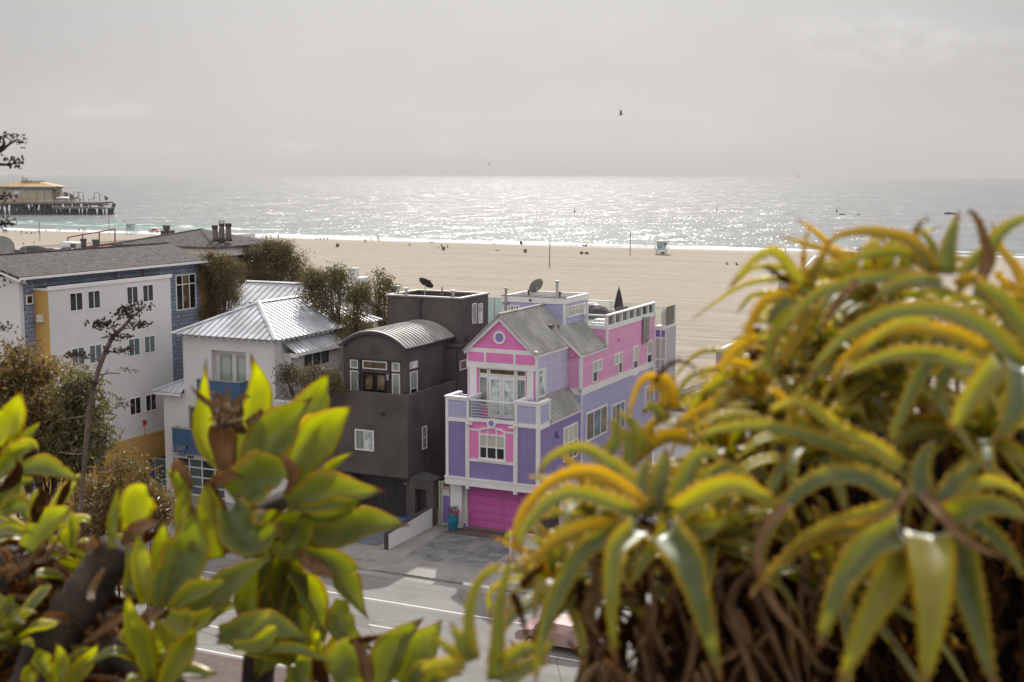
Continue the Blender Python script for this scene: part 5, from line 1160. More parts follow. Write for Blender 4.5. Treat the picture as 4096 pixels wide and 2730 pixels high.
# ================================================================== LIFEGUARD TOWERS, TRUCK, POLES, BINS
def lifeguard(px, py, rot, label, s=1.0, ramp=True):
    u, v, z = sand_at(px, py); P = thing('lifeguard_tower', label, 'lifeguard tower', (u, v, z-.15), 's', group='pale blue lifeguard towers on the beach', rot=rot); b = P['_b']
    P['_b'] = (0, 0, 0)
    m = MB(); m.box(-1.5, 1.5, -1.3, 1.3, 1.9, 4.5)
    m.hull([(1.5, -1.3, 3.0), (1.5, 1.3, 3.0), (1.5, 1.3, 4.5), (1.5, -1.3, 4.5)], [(1.5, -1.3, 3.0), (1.5, 1.3, 3.0), (2.0, 1.3, 4.5), (2.0, -1.3, 4.5)]); m.obj('cabin', 'tower_blue', P)
    m = MB()
    for x in np.arange(-1.4, 1.5, .3): m.box(x, x+.03, -1.33, -1.3, 1.95, 4.4)
    m.obj('batten', 'tower_blue', P)
    m = MB(); m.hull([(-2.0, -1.9, 4.5), (2.6, -1.9, 4.5), (2.6, 1.9, 4.5), (-2.0, 1.9, 4.5)], [(-1.7, -1.5, 4.85), (2.7, -1.5, 4.95), (2.7, 1.9, 4.95), (-1.7, 1.9, 4.85)]); m.obj('roof', 'tower_roof', P)
    m = MB(); m.box(-2.3, 2.3, -1.5, 2.4, 1.7, 1.88); m.obj('deck', 'tower_blue', P)
    m = MB()
    for x in (-2.25, 2.25):
        for z in (2.2, 2.55, 2.95): m.box(x-.04, x+.04, -1.45, 2.35, z, z+.08)
        for y in (-1.4, .4, 2.3): m.box(x-.05, x+.05, y-.05, y+.05, 1.88, 3.03)
        for z in (2.2, 2.55, 2.95): m.box(min(x, x*.67), max(x, x*.67), -1.45, -1.37, z, z+.08)
    m.obj('railing', 'tower_blue', P)
    for x in (-1.7, 1.7):
        for y in (-1.2, 1.9): m = MB(); m.box(x-.1, x+.1, y-.1, y+.1, 0, 1.7); m.obj('leg', 'tower_blue', P)
    m = MB()
    for y in (-1.2, 1.9): m.tube([(-1.7, y, .3), (1.7, y, 1.5)], .07, 5); m.tube([(-1.7, y, 1.5), (-.2, y, .9)], .07, 5)
    m.obj('brace', 'tower_blue', P)
    m = MB(); m.box(-1.0, .3, -1.36, -1.32, 2.0, 3.5); sg = m.obj('sign', 'sign_blue', P)
    m = MB()
    for i in range(5):
        for j in range(2): m.box(-.9+i*.24, -.75+i*.24, -1.38, -1.36, 2.12+j*.26, 2.3+j*.26)
    m.box(-.75, .05, -1.38, -1.36, 3.0, 3.12); m.box(-.6, -.1, -1.38, -1.36, 3.22, 3.34); g = m.obj('sign_mark', 'sign_white', None); g['e'].parent = sg['e']
    m = MB(); m.box(-.35, -.2, -1.36, -1.32, 3.75, 4.15); m.box(.0, .15, -1.36, -1.32, 3.75, 4.15); m.obj('tower_number', 'charcoal', P)
    m = MB(); m.box(.95, 1.2, -1.35, -1.3, 2.95, 4.1); m.box(1.52, 1.9, -1.33, -1.3, 3.2, 4.3); m.obj('window', 'glass_dark', P)
    m = MB(); m.tube([(-2.1, -1.4, 1.9), (-2.1, -1.4, 7.0)], .05, 6); fp = m.obj('flagpole', 'tower_blue', P)
    if ramp:
        m = MB(); m.add([(-2.1, -1.4, 6.9), (-2.1, -1.4, 6.0), (-2.6, -1.3, 5.4), (-2.75, -1.45, 5.6)], [(0, 1, 2, 3)]); m.add([(-2.1, -1.42, 6.9), (-2.1, -1.42, 6.0), (-2.6, -1.33, 5.4), (-2.75, -1.48, 5.6)], [(0, 1, 2, 3)]); g = m.obj('flag', 'red_bell', None); g['e'].parent = fp['e']
        m = MB(); m.hull([(2.3, -.6, 1.7), (2.3, .6, 1.7), (2.3, .6, 1.88), (2.3, -.6, 1.88)], [(6.4, -.6, .0), (6.4, .6, .0), (6.4, .6, .18), (6.4, -.6, .18)])
        for y in (-.6, .6):
            for k in range(4): x = 2.4+k*1.3; z = 1.85-k*.55; m.box(x-.05, x+.05, y-.05, y+.05, z-.1, z+1.05)
            m.tube([(2.4, y, 2.9), (6.3, y, 1.25)], .05, 5); m.tube([(2.4, y, 2.4), (6.3, y, .75)], .05, 5)
        m.obj('ramp', 'tower_blue', P)
    else:
        m = MB(); m.box(-.2, 1.2, -.6, .6, .45, 1.0); m.obj('storage_box', 'charcoal', P)
    P['e'].scale = (s, s, s)
    return P
lifeguard(523, 936, -.30, 'lifeguard tower with a flag and ramp near the pier, left side of the beach', 1.0)
lifeguard(2645, 1019, .22, 'lifeguard tower with a blue sign alone in the middle of the beach', .98, False)
def wheel(P, x, y, z, r, w=.24):
    m = MB(); m.tube([(x, y-w/2, z), (x, y+w/2, z)], r, 16); o = m.obj('wheel', 'tyre', P); m = MB(); m.tube([(x, y-w/2-.01, z), (x, y+w/2+.01, z)], r*.6, 12); g = m.obj('rim', 'galvanised', None); g['e'].parent = o['e']
def carbody(P, prof, w, mat, glassprof=None):
    m = MB(); n = len(prof); a = [(p[0], -w/2, p[1]) for p in prof]; b = [(p[0], w/2, p[1]) for p in prof]
    for k, p in enumerate(prof):
        if p[1] > 1.1: a[k] = (p[0], -w/2+.16, p[1]); b[k] = (p[0], w/2-.16, p[1])
    m.hull(a, b); return m.obj('body', mat, P)
u, v, z = sand_at(618, 932)
P = thing('pickup_truck', 'red lifeguard pickup truck with a roof rack parked by the water', 'pickup truck', (u, v, z), 's', rot=.12); P['_b'] = (0, 0, 0)
carbody(P, [(-2.6, .5), (2.6, .5), (2.65, .95), (2.4, 1.1), (1.25, 1.2), (.55, 1.78), (-.75, 1.8), (-.9, 1.2), (-2.6, 1.18)], 1.85, 'truck_red')
m = MB(); m.hull([(1.12, -.78, 1.25), (1.12, .78, 1.25), (.6, .7, 1.72), (.6, -.7, 1.72)], [(1.16, -.78, 1.27), (1.16, .78, 1.27), (.64, .7, 1.74), (.64, -.7, 1.74)]); m.obj('windscreen', 'glass_grey', P)
for y in (-.9, .9): m = MB(); m.hull([(1.0, y*.98, 1.22), (-.7, y*.98, 1.22), (-.65, y*.86, 1.7), (.5, y*.86, 1.7)], [(1.0, y*1.0, 1.22), (-.7, y*1.0, 1.22), (-.65, y*.88, 1.72), (.5, y*.88, 1.72)]); m.obj('side_window', 'glass_dark', P)
for x in (-1.65, 1.65):
    for y in (-.82, .82): wheel(P, x, y, .38, .38)
m = MB()
for y in (-.7, .7): m.tube([(-2.5, y, 2.05), (.7, y, 2.1)], .03, 5)
for x in (-2.4, -.6, .5): m.tube([(x, -.7, 2.07), (x, .7, 2.07)], .03, 5); m.tube([(x, -.7, 1.15), (x, -.7, 2.07)], .03, 5); m.tube([(x, .7, 1.15), (x, .7, 2.07)], .03, 5)
m.obj('roof_rack', 'grey_metal', P)
m = MB(); m.box(-2.66, -2.6, -.85, .85, .5, .7); m.box(-2.2, 2.3, -.935, -.925, .8, .88); m.obj('bumper', 'sign_white', P)
def pole(x, y0, y1, label, r=.13, box=False):
    u, v, z = sand_at(x, y0); zt = sv(x, y1, v)[1]; P = thing('beach_pole', label, 'pole', (u, v, z), group='timber poles on the sand')
    m = MB(); m.tube([(u, v, z-.3), (u+.1, v, zt)], [r, r*.85], 8); m.obj('post', 'pole_brown', P)
    if box: m = MB(); zb = sv(160, 930, v)[1]; m.box(u-.35, u+.35, v-.2, v-.1, zb-.5, zb+.6); m.obj('notice_box', 'dish_grey', P)
pole(160, 966, 884, 'beach pole with a grey notice box near the seated families', .12, True)
pole(437, 942, 873, 'thin beach pole left of the flagged lifeguard tower', .12)
pole(2198, 1067, 965, 'leaning brown beach pole nearest the houses, right of the trash bins', .14)
pole(2520, 1025, 928, 'straight beach pole just left of the lifeguard tower with a blue sign', .13)
def bin_(x, y, s, mat, label, tip=0):
    u, v, z = sand_at(x, y); P = thing('beach_bin', label, 'trash bin', (u, v, z-.05), group='trash bins on the sand'); P['_b'] = (0, 0, 0)
    m = MB(); m.tube([(0, 0, 0), (0, 0, .5*s), (0, 0, 1.0*s)], [.42*s, .45*s, .47*s], 14); m.ring((0, 0), 0, .001, 'v', 0, .001, 6); m.obj('drum', mat, P)
    m = MB(); m.tube([(0, 0, .98*s), (0, 0, 1.1*s)], [.5*s, .44*s], 14); m.obj('lid', mat, P); P['e'].rotation_euler = (0, tip, -TH)
bin_(1348, 989, 1.3, 'bin_brown', 'brown bin tipped over left of the walking couple', .35); bin_(1774, 1002, 1.25, 'bin_brown', 'brown bin beside the man in dark shirt', .08); bin_(2101, 1013, 1.25, 'bin_brown', 'brown bin alone left of the leaning pole'); bin_(3213, 1046, 1.3, 'truck_red', 'rust coloured bin on the right of the beach')

# ================================================================== PEOPLE ON THE BEACH
def skinmesh(name, pts, edges, rad, sub=1):
    me = bpy.data.meshes.new(name); me.from_pydata(pts, edges, []); o = bpy.data.objects.new(name, me); COL.objects.link(o)
    sm = o.modifiers.new('s', 'SKIN'); ss = o.modifiers.new('u', 'SUBSURF'); ss.levels = sub; ss.render_levels = sub
    for i, r in enumerate(rad): me.skin_vertices[0].data[i].radius = (r, r) if not hasattr(r, '__len__') else r
    me.skin_vertices[0].data[0].use_root = True
    bpy.context.view_layer.update(); out = bpy.data.meshes.new_from_object(o.evaluated_get(bpy.context.evaluated_depsgraph_get())); bpy.data.objects.remove(o); out.name = name
    return out
HUM_E = [(0, 1), (1, 2), (2, 3), (3, 4), (2, 5), (5, 6), (6, 7), (2, 8), (8, 9), (9, 10), (0, 11), (11, 12), (12, 13), (13, 14), (0, 15), (15, 16), (16, 17), (17, 18)]
RADS = [.15, (.17, .12), (.17, .11), .055, .105, .065, .05, .04, .065, .05, .04, .105, .07, .05, .05, .105, .07, .05, .05]
POSE = {
 'stand': [(0, 0, .95), (0, 0, 1.18), (0, .01, 1.42), (0, 0, 1.55), (0, -.02, 1.67), (.21, 0, 1.4), (.27, .03, 1.12), (.26, -.06, .86), (-.21, 0, 1.4), (-.27, .03, 1.12), (-.26, -.06, .86), (.1, 0, .88), (.12, -.03, .48), (.12, .02, .08), (.12, -.16, .04), (-.1, 0, .88), (-.12, .0, .48), (-.12, .05, .08), (-.12, -.12, .04)],
 'walk': [(0, 0, .93), (0, -.02, 1.17), (0, -.03, 1.4), (0, -.05, 1.53), (0, -.08, 1.65), (.21, -.02, 1.38), (.26, .16, 1.14), (.25, .1, .9), (-.21, -.03, 1.38), (-.26, -.16, 1.13), (-.24, -.3, .92), (.1, 0, .87), (.11, -.2, .5), (.11, -.22, .08), (.11, -.38, .05), (-.1, 0, .87), (-.11, .08, .47), (-.11, .36, .14), (-.11, .3, .03)],
 'sit': [(0, 0, .14), (0, .05, .36), (0, .0, .6), (0, -.03, .73), (0, -.06, .85), (.2, 0, .57), (.26, -.08, .33), (.22, -.28, .4), (-.2, 0, .57), (-.26, .1, .33), (-.25, .2, .06), (.12, -.08, .13), (.15, -.42, .42), (.14, -.68, .08), (.14, -.82, .06), (-.12, -.08, .13), (-.15, -.45, .36), (-.14, -.75, .08), (-.14, -.9, .06)],
 'bend': [(0, 0, .92), (0, -.2, 1.05), (0, -.42, 1.08), (0, -.53, 1.07), (0, -.65, 1.02), (.2, -.4, 1.02), (.24, -.45, .74), (.2, -.55, .5), (-.2, -.4, 1.02), (-.24, -.45, .74), (-.2, -.55, .5), (.1, .02, .86), (.12, -.03, .47), (.12, .05, .08), (.12, -.12, .04), (-.1, .02, .86), (-.12, -.03, .47), (-.12, .05, .08), (-.12, -.12, .04)],
 'lie': [(0, 0, .14), (0, .25, .17), (0, .48, .2), (0, .6, .24), (0, .73, .28), (.2, .45, .18), (.32, .3, .1), (.3, .1, .06), (-.2, .45, .18), (-.32, .3, .1), (-.3, .1, .06), (.1, -.1, .13), (.14, -.48, .2), (.14, -.9, .07), (.14, -.98, .14), (-.1, -.1, .13), (-.14, -.45, .32), (-.14, -.75, .07), (-.14, -.88, .05)]}
HUM = {}
for k, pts in POSE.items():
    me = skinmesh('person', pts, HUM_E, RADS, 1)
    for nm in ('skin', 'cloth_navy', 'cloth_tan', 'dark_paint'): me.materials.append(MATS[nm])
    P_ = [np.array(p) for p in pts]
    segs = [((0, 1), 2), ((1, 2), 1), ((2, 3), 1), ((3, 4), 0), ((2, 5), 1), ((5, 6), 1), ((6, 7), 0), ((2, 8), 1), ((8, 9), 1), ((9, 10), 0), ((0, 11), 2), ((11, 12), 2), ((12, 13), 0), ((13, 14), 0), ((0, 15), 2), ((15, 16), 2), ((16, 17), 0), ((17, 18), 0)]
    for f in me.polygons:
        c = np.array(f.center); best = (9, 0)
        for (e, mi) in segs:
            a, b = P_[e[0]], P_[e[1]]; t = np.clip((c-a)@(b-a)/((b-a)@(b-a)), 0, 1); d_ = np.linalg.norm(c-a-(b-a)*t)
            if d_ < best[0]: best = (d_, mi)
        f.material_index = best[1]
        hd = c-P_[4]
        if np.linalg.norm(hd) < .2 and (hd[2] > .03 or hd[1] > .03): f.material_index = 3
    me.polygons.foreach_set('use_smooth', [True]*len(me.polygons)); HUM[k] = me
def person(px, py, pose, shirt, shorts, label, s=1., rot=0., loc=None):
    o = bpy.data.objects.new('person', HUM[pose]); COL.objects.link(o)
    if loc is None: u, v, z = sand_at(px, py); o.location = s2w(u, v, z-.02)
    else: o.location = loc
    o.rotation_euler = (0, 0, rot); o.scale = (s, s, s); o['label'] = label; o['category'] = 'person'
    for i, nm in ((1, 'cloth_'+shirt), (2, 'cloth_'+shorts)): o.material_slots[i].link = 'OBJECT'; o.material_slots[i].material = MATS[nm]
    return o
def g11(x, y): return x/4.2018, 880+y/4.2018
def g14(x, y): return 1200+x/2.941, 900+y/2.941
def g15(x, y): return 2000+x/2.941, 900+y/2.941
def g16(x, y): return 2800+x/2.529, 880+y/2.529
def g10(x, y): return 700+x/3.92, 880+y/3.92
PEOPLE = [
 (g11(22, 166), 'sit', 'navy', 'navy', 'seated person at the far left edge of the beach behind the folding chairs', 1, 2.8), (g11(45, 168), 'sit', 'black', 'grey', 'dark seated figure just left of the two folding chairs', 1.1, 2.2),
 (g11(262, 208), 'walk', 'white', 'blue', 'child in white walking near the foam left of the notice pole', .75, 1.5), (g11(363, 236), 'stand', 'black', 'navy', 'standing man in black beside the seated families', 1.05, 3.0), (g11(330, 243), 'sit', 'red', 'navy', 'toddler sitting at the feet of the man in black', .6, 2),
 (g11(440, 233), 'sit', 'navy', 'black', 'person in navy leaning on a towel, left of the family circle', 1.05, 1.2), (g11(490, 239), 'sit', 'tan', 'red', 'small child sitting within the family circle', .6, 4), (g11(530, 241), 'sit', 'black', 'blue', 'large seated adult in black in the family circle', 1.15, 3.4), (g11(585, 241), 'sit', 'red', 'tan', 'seated person in red next to the notice pole', 1, 1.6),
 (g11(622, 200), 'walk', 'blue', 'white', 'child in pale blue walking by the water at the notice pole', .8, 4.4), (g11(648, 191), 'sit', 'grey', 'grey', 'grey seated figure by the foam behind the notice pole', .9, 3), (g11(762, 193), 'sit', 'navy', 'navy', 'hunched person in navy on a towel right of the notice pole', 1.15, 1.8),
 (g11(955, 210), 'bend', 'black', 'grey', 'person bending over the sand at the water line', 1, 1.6), (g11(1005, 208), 'stand', 'navy', 'grey', 'tall person standing over the one who bends', 1.1, 4.5), (g11(1243, 210), 'bend', 'tan', 'navy', 'child bending to dig at the water line', .7, 4.6), (g11(1268, 210), 'sit', 'grey', 'tan', 'toddler sitting beside the digging child', .5, 3), (g11(1330, 212), 'stand', 'navy', 'blue', 'person in navy standing alone by the foam above the red railing', 1.05, 3.2),
 (g11(1410, 210), 'stand', 'black', 'tan', 'taller of the two standing above the middle of the red railing', 1.1, 2.9), (g11(1440, 212), 'stand', 'red', 'red', 'child in red standing next to the tall adult above the red railing', .8, 3.3), (g11(1378, 212), 'sit', 'tan', 'grey', 'child crouching left of the tall adult above the red railing', .7, 1), (g11(1872, 208), 'walk', 'blue', 'black', 'child running near the thin beach pole', .7, 1.2),
 (g10(1385, 284), 'walk', 'red', 'grey', 'child in red walking ahead of an adult past the hipped roof', .9, 1.6), (g10(1418, 284), 'bend', 'navy', 'grey', 'adult leaning forward behind the child in red', 1.15, 1.6), (g10(1628, 290), 'walk', 'red', 'black', 'person in red walking by the water above the dark tree', 1.05, 4.5), (g10(1612, 289), 'walk', 'tan', 'blue', 'person in tan walking beside the one in red above the dark tree', .9, 4.5),
 (g14(190, 175), 'sit', 'navy', 'grey', 'seated person in navy, first of four on the water line', 1, 2), (g14(237, 177), 'sit', 'red', 'red', 'seated person in bright red in the row of four', 1, 3.3), (g14(280, 173), 'sit', 'navy', 'blue', 'seated person in navy to the right of the one in red', 1, 3), (g14(325, 173), 'sit', 'tan', 'navy', 'person in tan sitting low at the end of the row of four', 1, 3.7),
 (g14(757, 215), 'walk', 'red', 'tan', 'person in dark red walking left in a couple at the water', 1, 4.2), (g14(775, 217), 'walk', 'blue', 'blue', 'person in blue walking right in a couple at the water', 1.1, 1.8), (g14(827, 190), 'stand', 'black', 'black', 'child in black standing in the foam', .85, 3), (g14(845, 190), 'walk', 'grey', 'navy', 'child in grey wading beside the child in black', .75, 2), (g14(917, 193), 'stand', 'grey', 'grey', 'tall person in grey standing in the foam', 1.2, 3), (g14(936, 193), 'stand', 'blue', 'white', 'child standing by the tall person in grey', .75, 2.8),
 (g14(1285, 247), 'sit', 'navy', 'blue', 'seated person in navy alone on a towel in mid beach', 1.1, 2.4), (g14(1545, 211), 'lie', 'red', 'navy', 'person lying by the water line in mid beach', 1.2, 1.4), (g14(1628, 287), 'walk', 'white', 'navy', 'child in white walking left of the man by the bin', .75, 1.6), (g14(1667, 285), 'stand', 'navy', 'tan', 'man in dark shirt and tan trousers by the bin', 1.15, 3.1), (g14(1736, 286), 'walk', 'red', 'black', 'woman in red top walking right of the bin', 1.05, 1.6), (g14(2318, 305), 'lie', 'blue', 'black', 'person lying on a dark towel in mid beach', 1.2, 1.4), (g14(2280, 228), 'lie', 'black', 'black', 'dark figure lying at the water edge right of the bin', .9, 1.5),
 (g15(980, 254), 'sit', 'black', 'black', 'left seated person of three at the water behind the group of four', 1, 2.5), (g15(1000, 255), 'sit', 'tan', 'navy', 'middle seated person of three at the water behind the group of four', .8, 3), (g15(1017, 255), 'sit', 'grey', 'navy', 'right seated person of three at the water behind the group of four', 1.2, 3.4), (g15(950, 347), 'sit', 'black', 'navy', 'leftmost of four people in black sitting on the open sand', 1.25, 2.6), (g15(968, 347), 'sit', 'black', 'red', 'second of four people in black sitting on the open sand', 1.25, 3.2), (g15(1010, 347), 'sit', 'black', 'black', 'third of four people in black sitting on the open sand', 1.1, 3.4), (g15(1030, 347), 'sit', 'navy', 'black', 'rightmost of four people in black sitting on the open sand', 1.15, 3.1),
 (g16(270, 458), 'sit', 'grey', 'tan', 'left of two people sitting on the sand left of the aloe tips', 1.2, 2.4), (g16(365, 461), 'sit', 'black', 'black', 'right of two people on the sand, dark and hunched', 1.2, 2.0), (g16(768, 310), 'sit', 'red', 'red', 'seated person in red at the water above the aloe tips', 1.1, 3), (g16(785, 310), 'sit', 'tan', 'red', 'seated person in tan beside the one in red above the aloe tips', .9, 3.2), (g16(863, 334), 'walk', 'white', 'navy', 'walking person in white shirt and dark trousers on the right of the beach', 1.15, 1.8), (g16(1343, 330), 'stand', 'black', 'red', 'person in black standing at the water behind the aloe leaves', 1.15, 2.8)]
for ((x, y), pose, sh, st, lab, s, r) in PEOPLE: person(x, y, pose, sh, st, lab, s, r)
for i, (x, y, lab) in enumerate(((825, 655, 'person leaning on the pier rail in front of the restaurant'), (1330, 655, 'person standing on the pier before the kiosk'), (1405, 655, 'person in black right of the kiosk on the pier'), (1560, 655, 'person left of the first hooked lamp on the pier'), (1690, 655, 'first of two people between the hooked pier lamps'), (1715, 655, 'second of two people between the hooked pier lamps'), (1880, 655, 'person on the upper pier deck between lamp and tip'), (1950, 655, 'person in navy near the last hooked pier lamp'), (2245, 765, 'person standing alone at the tip of the lower pier deck'))):
    q = pp(x, y); person(0, 0, 'stand', ('black', 'navy', 'grey')[i % 3], 'navy', lab, 1.35, 1.5+i, loc=(q[0], PD-1.0 if y < 700 else PD-4, q[2]))
for i, (x, y) in enumerate((g11(82, 211), g11(122, 212))):
    u, v, z = sand_at(x, y); t = thing('beach_chair', ('left', 'right')[i]+' of two dark folding beach chairs at the left end of the beach', 'beach chair', (u, v, z), group='folding beach chairs'); t['_b'] = (0, 0, 0)
    m = MB(); m.box(-.5, .5, -.5, .45, .45, .52); m.obj('seat', 'cloth_navy', t); m = MB(); m.hull([(-.5, -.5, .5), (.5, -.5, .5), (.5, -.44, .5), (-.5, -.44, .5)], [(-.5, -.85, 1.6), (.5, -.85, 1.6), (.5, -.8, 1.6), (-.5, -.8, 1.6)]); m.obj('backrest', 'cloth_navy', t)
    for s_ in (-.5, .5): m = MB(); m.tube([(s_, -.5, 0), (s_, .4, .6)], .04, 5); m.tube([(s_, .4, 0), (s_, -.5, .6)], .04, 5); m.obj('leg', 'galvanised', t)
u, v, z = sand_at(*g15(257, 238)); t = thing('beach_chair', 'single dark beach chair at the water edge left of the leaning pole', 'beach chair', (u, v, z), group='folding beach chairs'); t['_b'] = (0, 0, 0)
m = MB(); m.box(-.5, .5, -.5, .45, .3, .38); m.obj('seat', 'cloth_navy', t); m = MB(); m.hull([(-.5, -.5, .35), (.5, -.5, .35), (.5, -.44, .35), (-.5, -.44, .35)], [(-.5, -.9, 1.5), (.5, -.9, 1.5), (.5, -.85, 1.5), (-.5, -.85, 1.5)]); m.obj('backrest', 'cloth_navy', t)
for s_ in (-.5, .5): m = MB(); m.tube([(s_, -.5, 0), (s_, .4, .5)], .04, 5); m.tube([(s_, .4, 0), (s_, -.5, .5)], .04, 5); m.obj('leg', 'galvanised', t)

# ================================================================== BIRDS, ROCKS, BOATS
def bird(px, py, d, s, label, rot=0):
    p = at(px, py, d); t = thing('bird', label, 'bird', tuple(float(x) for x in p), 'w', group='birds in the sky', rot=rot); t['_b'] = (0, 0, 0)
    me = skinmesh('body', [(0, 0, 0), (.12, 0, .01), (.2, 0, .045), (.27, 0, .05), (-.12, 0, -.01), (-.32, 0, -.05)], [(0, 1), (1, 2), (2, 3), (0, 4), (4, 5)], [.075, .06, .038, .012, .055, .02]); o = bpy.data.objects.new('body', me); COL.objects.link(o); o.data.materials.append(MATS['bird_grey']); o.parent = t['e']
    for sg in (-1, 1):
        m = MB(); rows = [(.0, .05, .13, -.12), (.16*sg, .22, .15, -.13), (.26*sg, .40, .12, -.1), (.3*sg, .56, .03, -.1)]
        for dz in (0, -.008):
            m.add([(r[2], r[0], r[1]+dz) for r in rows]+[(r[3], r[0], r[1]+dz-.01) for r in rows], [(i, i+1, 5+i, 4+i) for i in range(3)])
        m.obj('wing', 'bird_wing', t)
    t['e'].scale = (s, s, s)
bird(2483, 460, 95, .62, 'grey bird flying right with raised wings above the sea horizon')
bird(1958, 660, 320, 1.2, 'tiny far bird low over the horizon', 1.2)
def rock(px, py, w, label):
    u, v = sz(px, py, SEA); s = w; m = MB(); m.ball((u, v, SEA), (s, s*.6, s*.35), 10, 6)
    m.v = [(x+RNG.normal()*s*.08, y+RNG.normal()*s*.06, z+RNG.normal()*s*.05) for x, y, z in m.v]; single('rock', m, 'rock_dark', label, 'rock', (u, v, SEA), group='rocks in the water')
rock(3368, 860, 2.2, 'dark rock in the sea left of the aloe tip'); rock(3435, 861, 1.6, 'small flat rock right of the larger sea rock'); rock(3800, 858, 4, 'long dark rock breakwater above the aloe tips')
def buoy(px, py, h, label):
    u, v = sz(px, py, SEA); t = thing('buoy', label, 'buoy', (u, v, SEA), group='buoys offshore'); m = MB(); m.ball((u, v, SEA+.2), (.9, .9, .7)); m.obj('float', 'rock_dark', t); m = MB(); m.tube([(u, v, SEA+.6), (u, v, SEA+h)], [.25, .12], 6); m.obj('mast', 'rock_dark', t)
buoy(2867, 842, 3.5, 'small buoy far out above the lifeguard tower'); buoy(3347, 848, 3.2, 'buoy just left of the dark sea rock'); buoy(2298, 850, 3, 'buoy in the glitter left of centre')
u, v = sz(3192, 713, SEA); t = thing('sailboat', 'tiny sailboat on the horizon at right', 'sailboat', (u, v, SEA)); k = v/1000; m = MB(); m.hull([(u-1*k, v, SEA), (u+1*k, v, SEA), (u+1*k, v+1*k, SEA), (u-1*k, v+1*k, SEA)], [(u-1.3*k, v, SEA+.4*k), (u+1.3*k, v, SEA+.4*k), (u+1.3*k, v+1*k, SEA+.4*k), (u-1.3*k, v+1*k, SEA+.4*k)]); m.obj('hull', 'dish_grey', t); m = MB(); m.hull([(u-.9*k, v, SEA+.5*k), (u+.6*k, v, SEA+.5*k), (u+.5*k, v, SEA+3.4*k)], [(u-.9*k, v+.1*k, SEA+.5*k), (u+.6*k, v+.1*k, SEA+.5*k), (u+.5*k, v+.1*k, SEA+3.4*k)]); m.obj('sail', 'dish_grey', t)
u, v = sz(505, 702, SEA); t = thing('ship', 'faint low ship on the horizon right of the pier', 'ship', (u, v, SEA)); k = v/1000; m = MB(); m.hull([(u-2.5*k, v, SEA), (u+2.5*k, v, SEA), (u+2.5*k, v+1*k, SEA), (u-2.5*k, v+1*k, SEA)], [(u-2.8*k, v, SEA+.5*k), (u+2.8*k, v, SEA+.5*k), (u+2.8*k, v+1*k, SEA+.5*k), (u-2.8*k, v+1*k, SEA+.5*k)]); m.obj('hull', 'dish_grey', t); m = MB(); m.box(u-.6*k, u+.6*k, v+.2*k, v+.8*k, SEA+.5*k, SEA+1.0*k); m.obj('bridge', 'dish_grey', t)

# ================================================================== CAR ON THE ROAD
u, v = sz(2120, 2575, ZR0)
P = thing('parked_car', 'dusty pink car on the road behind the aloe leaves', 'car', (u+1.7, v+.3, ZR0), 's'); P['_b'] = (0, 0, 0)
carbody(P, [(-2.25, .35), (2.2, .35), (2.25, .8), (2.0, .98), (1.35, 1.02), (.75, 1.42), (-.7, 1.46), (-1.35, 1.0), (-2.1, .86), (-2.28, .65)], 1.78, 'car_pink')
m = MB(); m.hull([(-1.28, -.72, 1.03), (-1.28, .72, 1.03), (-.74, .64, 1.43), (-.74, -.64, 1.43)], [(-1.32, -.72, 1.06), (-1.32, .72, 1.06), (-.78, .64, 1.46), (-.78, -.64, 1.46)]); m.obj('windscreen', 'glass_pale', P)
m = MB(); m.hull([(1.3, -.72, 1.03), (1.3, .72, 1.03), (.78, .64, 1.4), (.78, -.64, 1.4)], [(1.34, -.72, 1.06), (1.34, .72, 1.06), (.82, .64, 1.43), (.82, -.64, 1.43)]); m.obj('rear_window', 'glass_dark', P)
for y in (-.88, .88): m = MB(); m.hull([(-1.1, y*.98, 1.02), (1.1, y*.98, 1.02), (.7, y*.82, 1.38), (-.65, y*.82, 1.4)], [(-1.1, y*1.0, 1.03), (1.1, y*1.0, 1.03), (.7, y*.84, 1.39), (-.65, y*.84, 1.41)]); m.obj('side_window', 'glass_dark', P)
for y in (-.98, .98): m = MB(); m.ball((-.95, y, 1.02), (.09, .11, .08)); m.obj('wing_mirror', 'charcoal', P)
for x in (-1.4, 1.4):
    for y in (-.8, .8): wheel(P, x, y, .32, .32)
for y in (-.6, .6): m = MB(); m.ball((-2.2, y, .66), (.08, .18, .09)); m.obj('headlight', 'glass_pale', P)
for (a, b) in ((-.5, .0), (.1, .6)): m = MB(); m.tube([(-1.36, a, 1.04), (-1.0, b, 1.3)], .015, 5); m.obj('wiper', 'tyre', P)
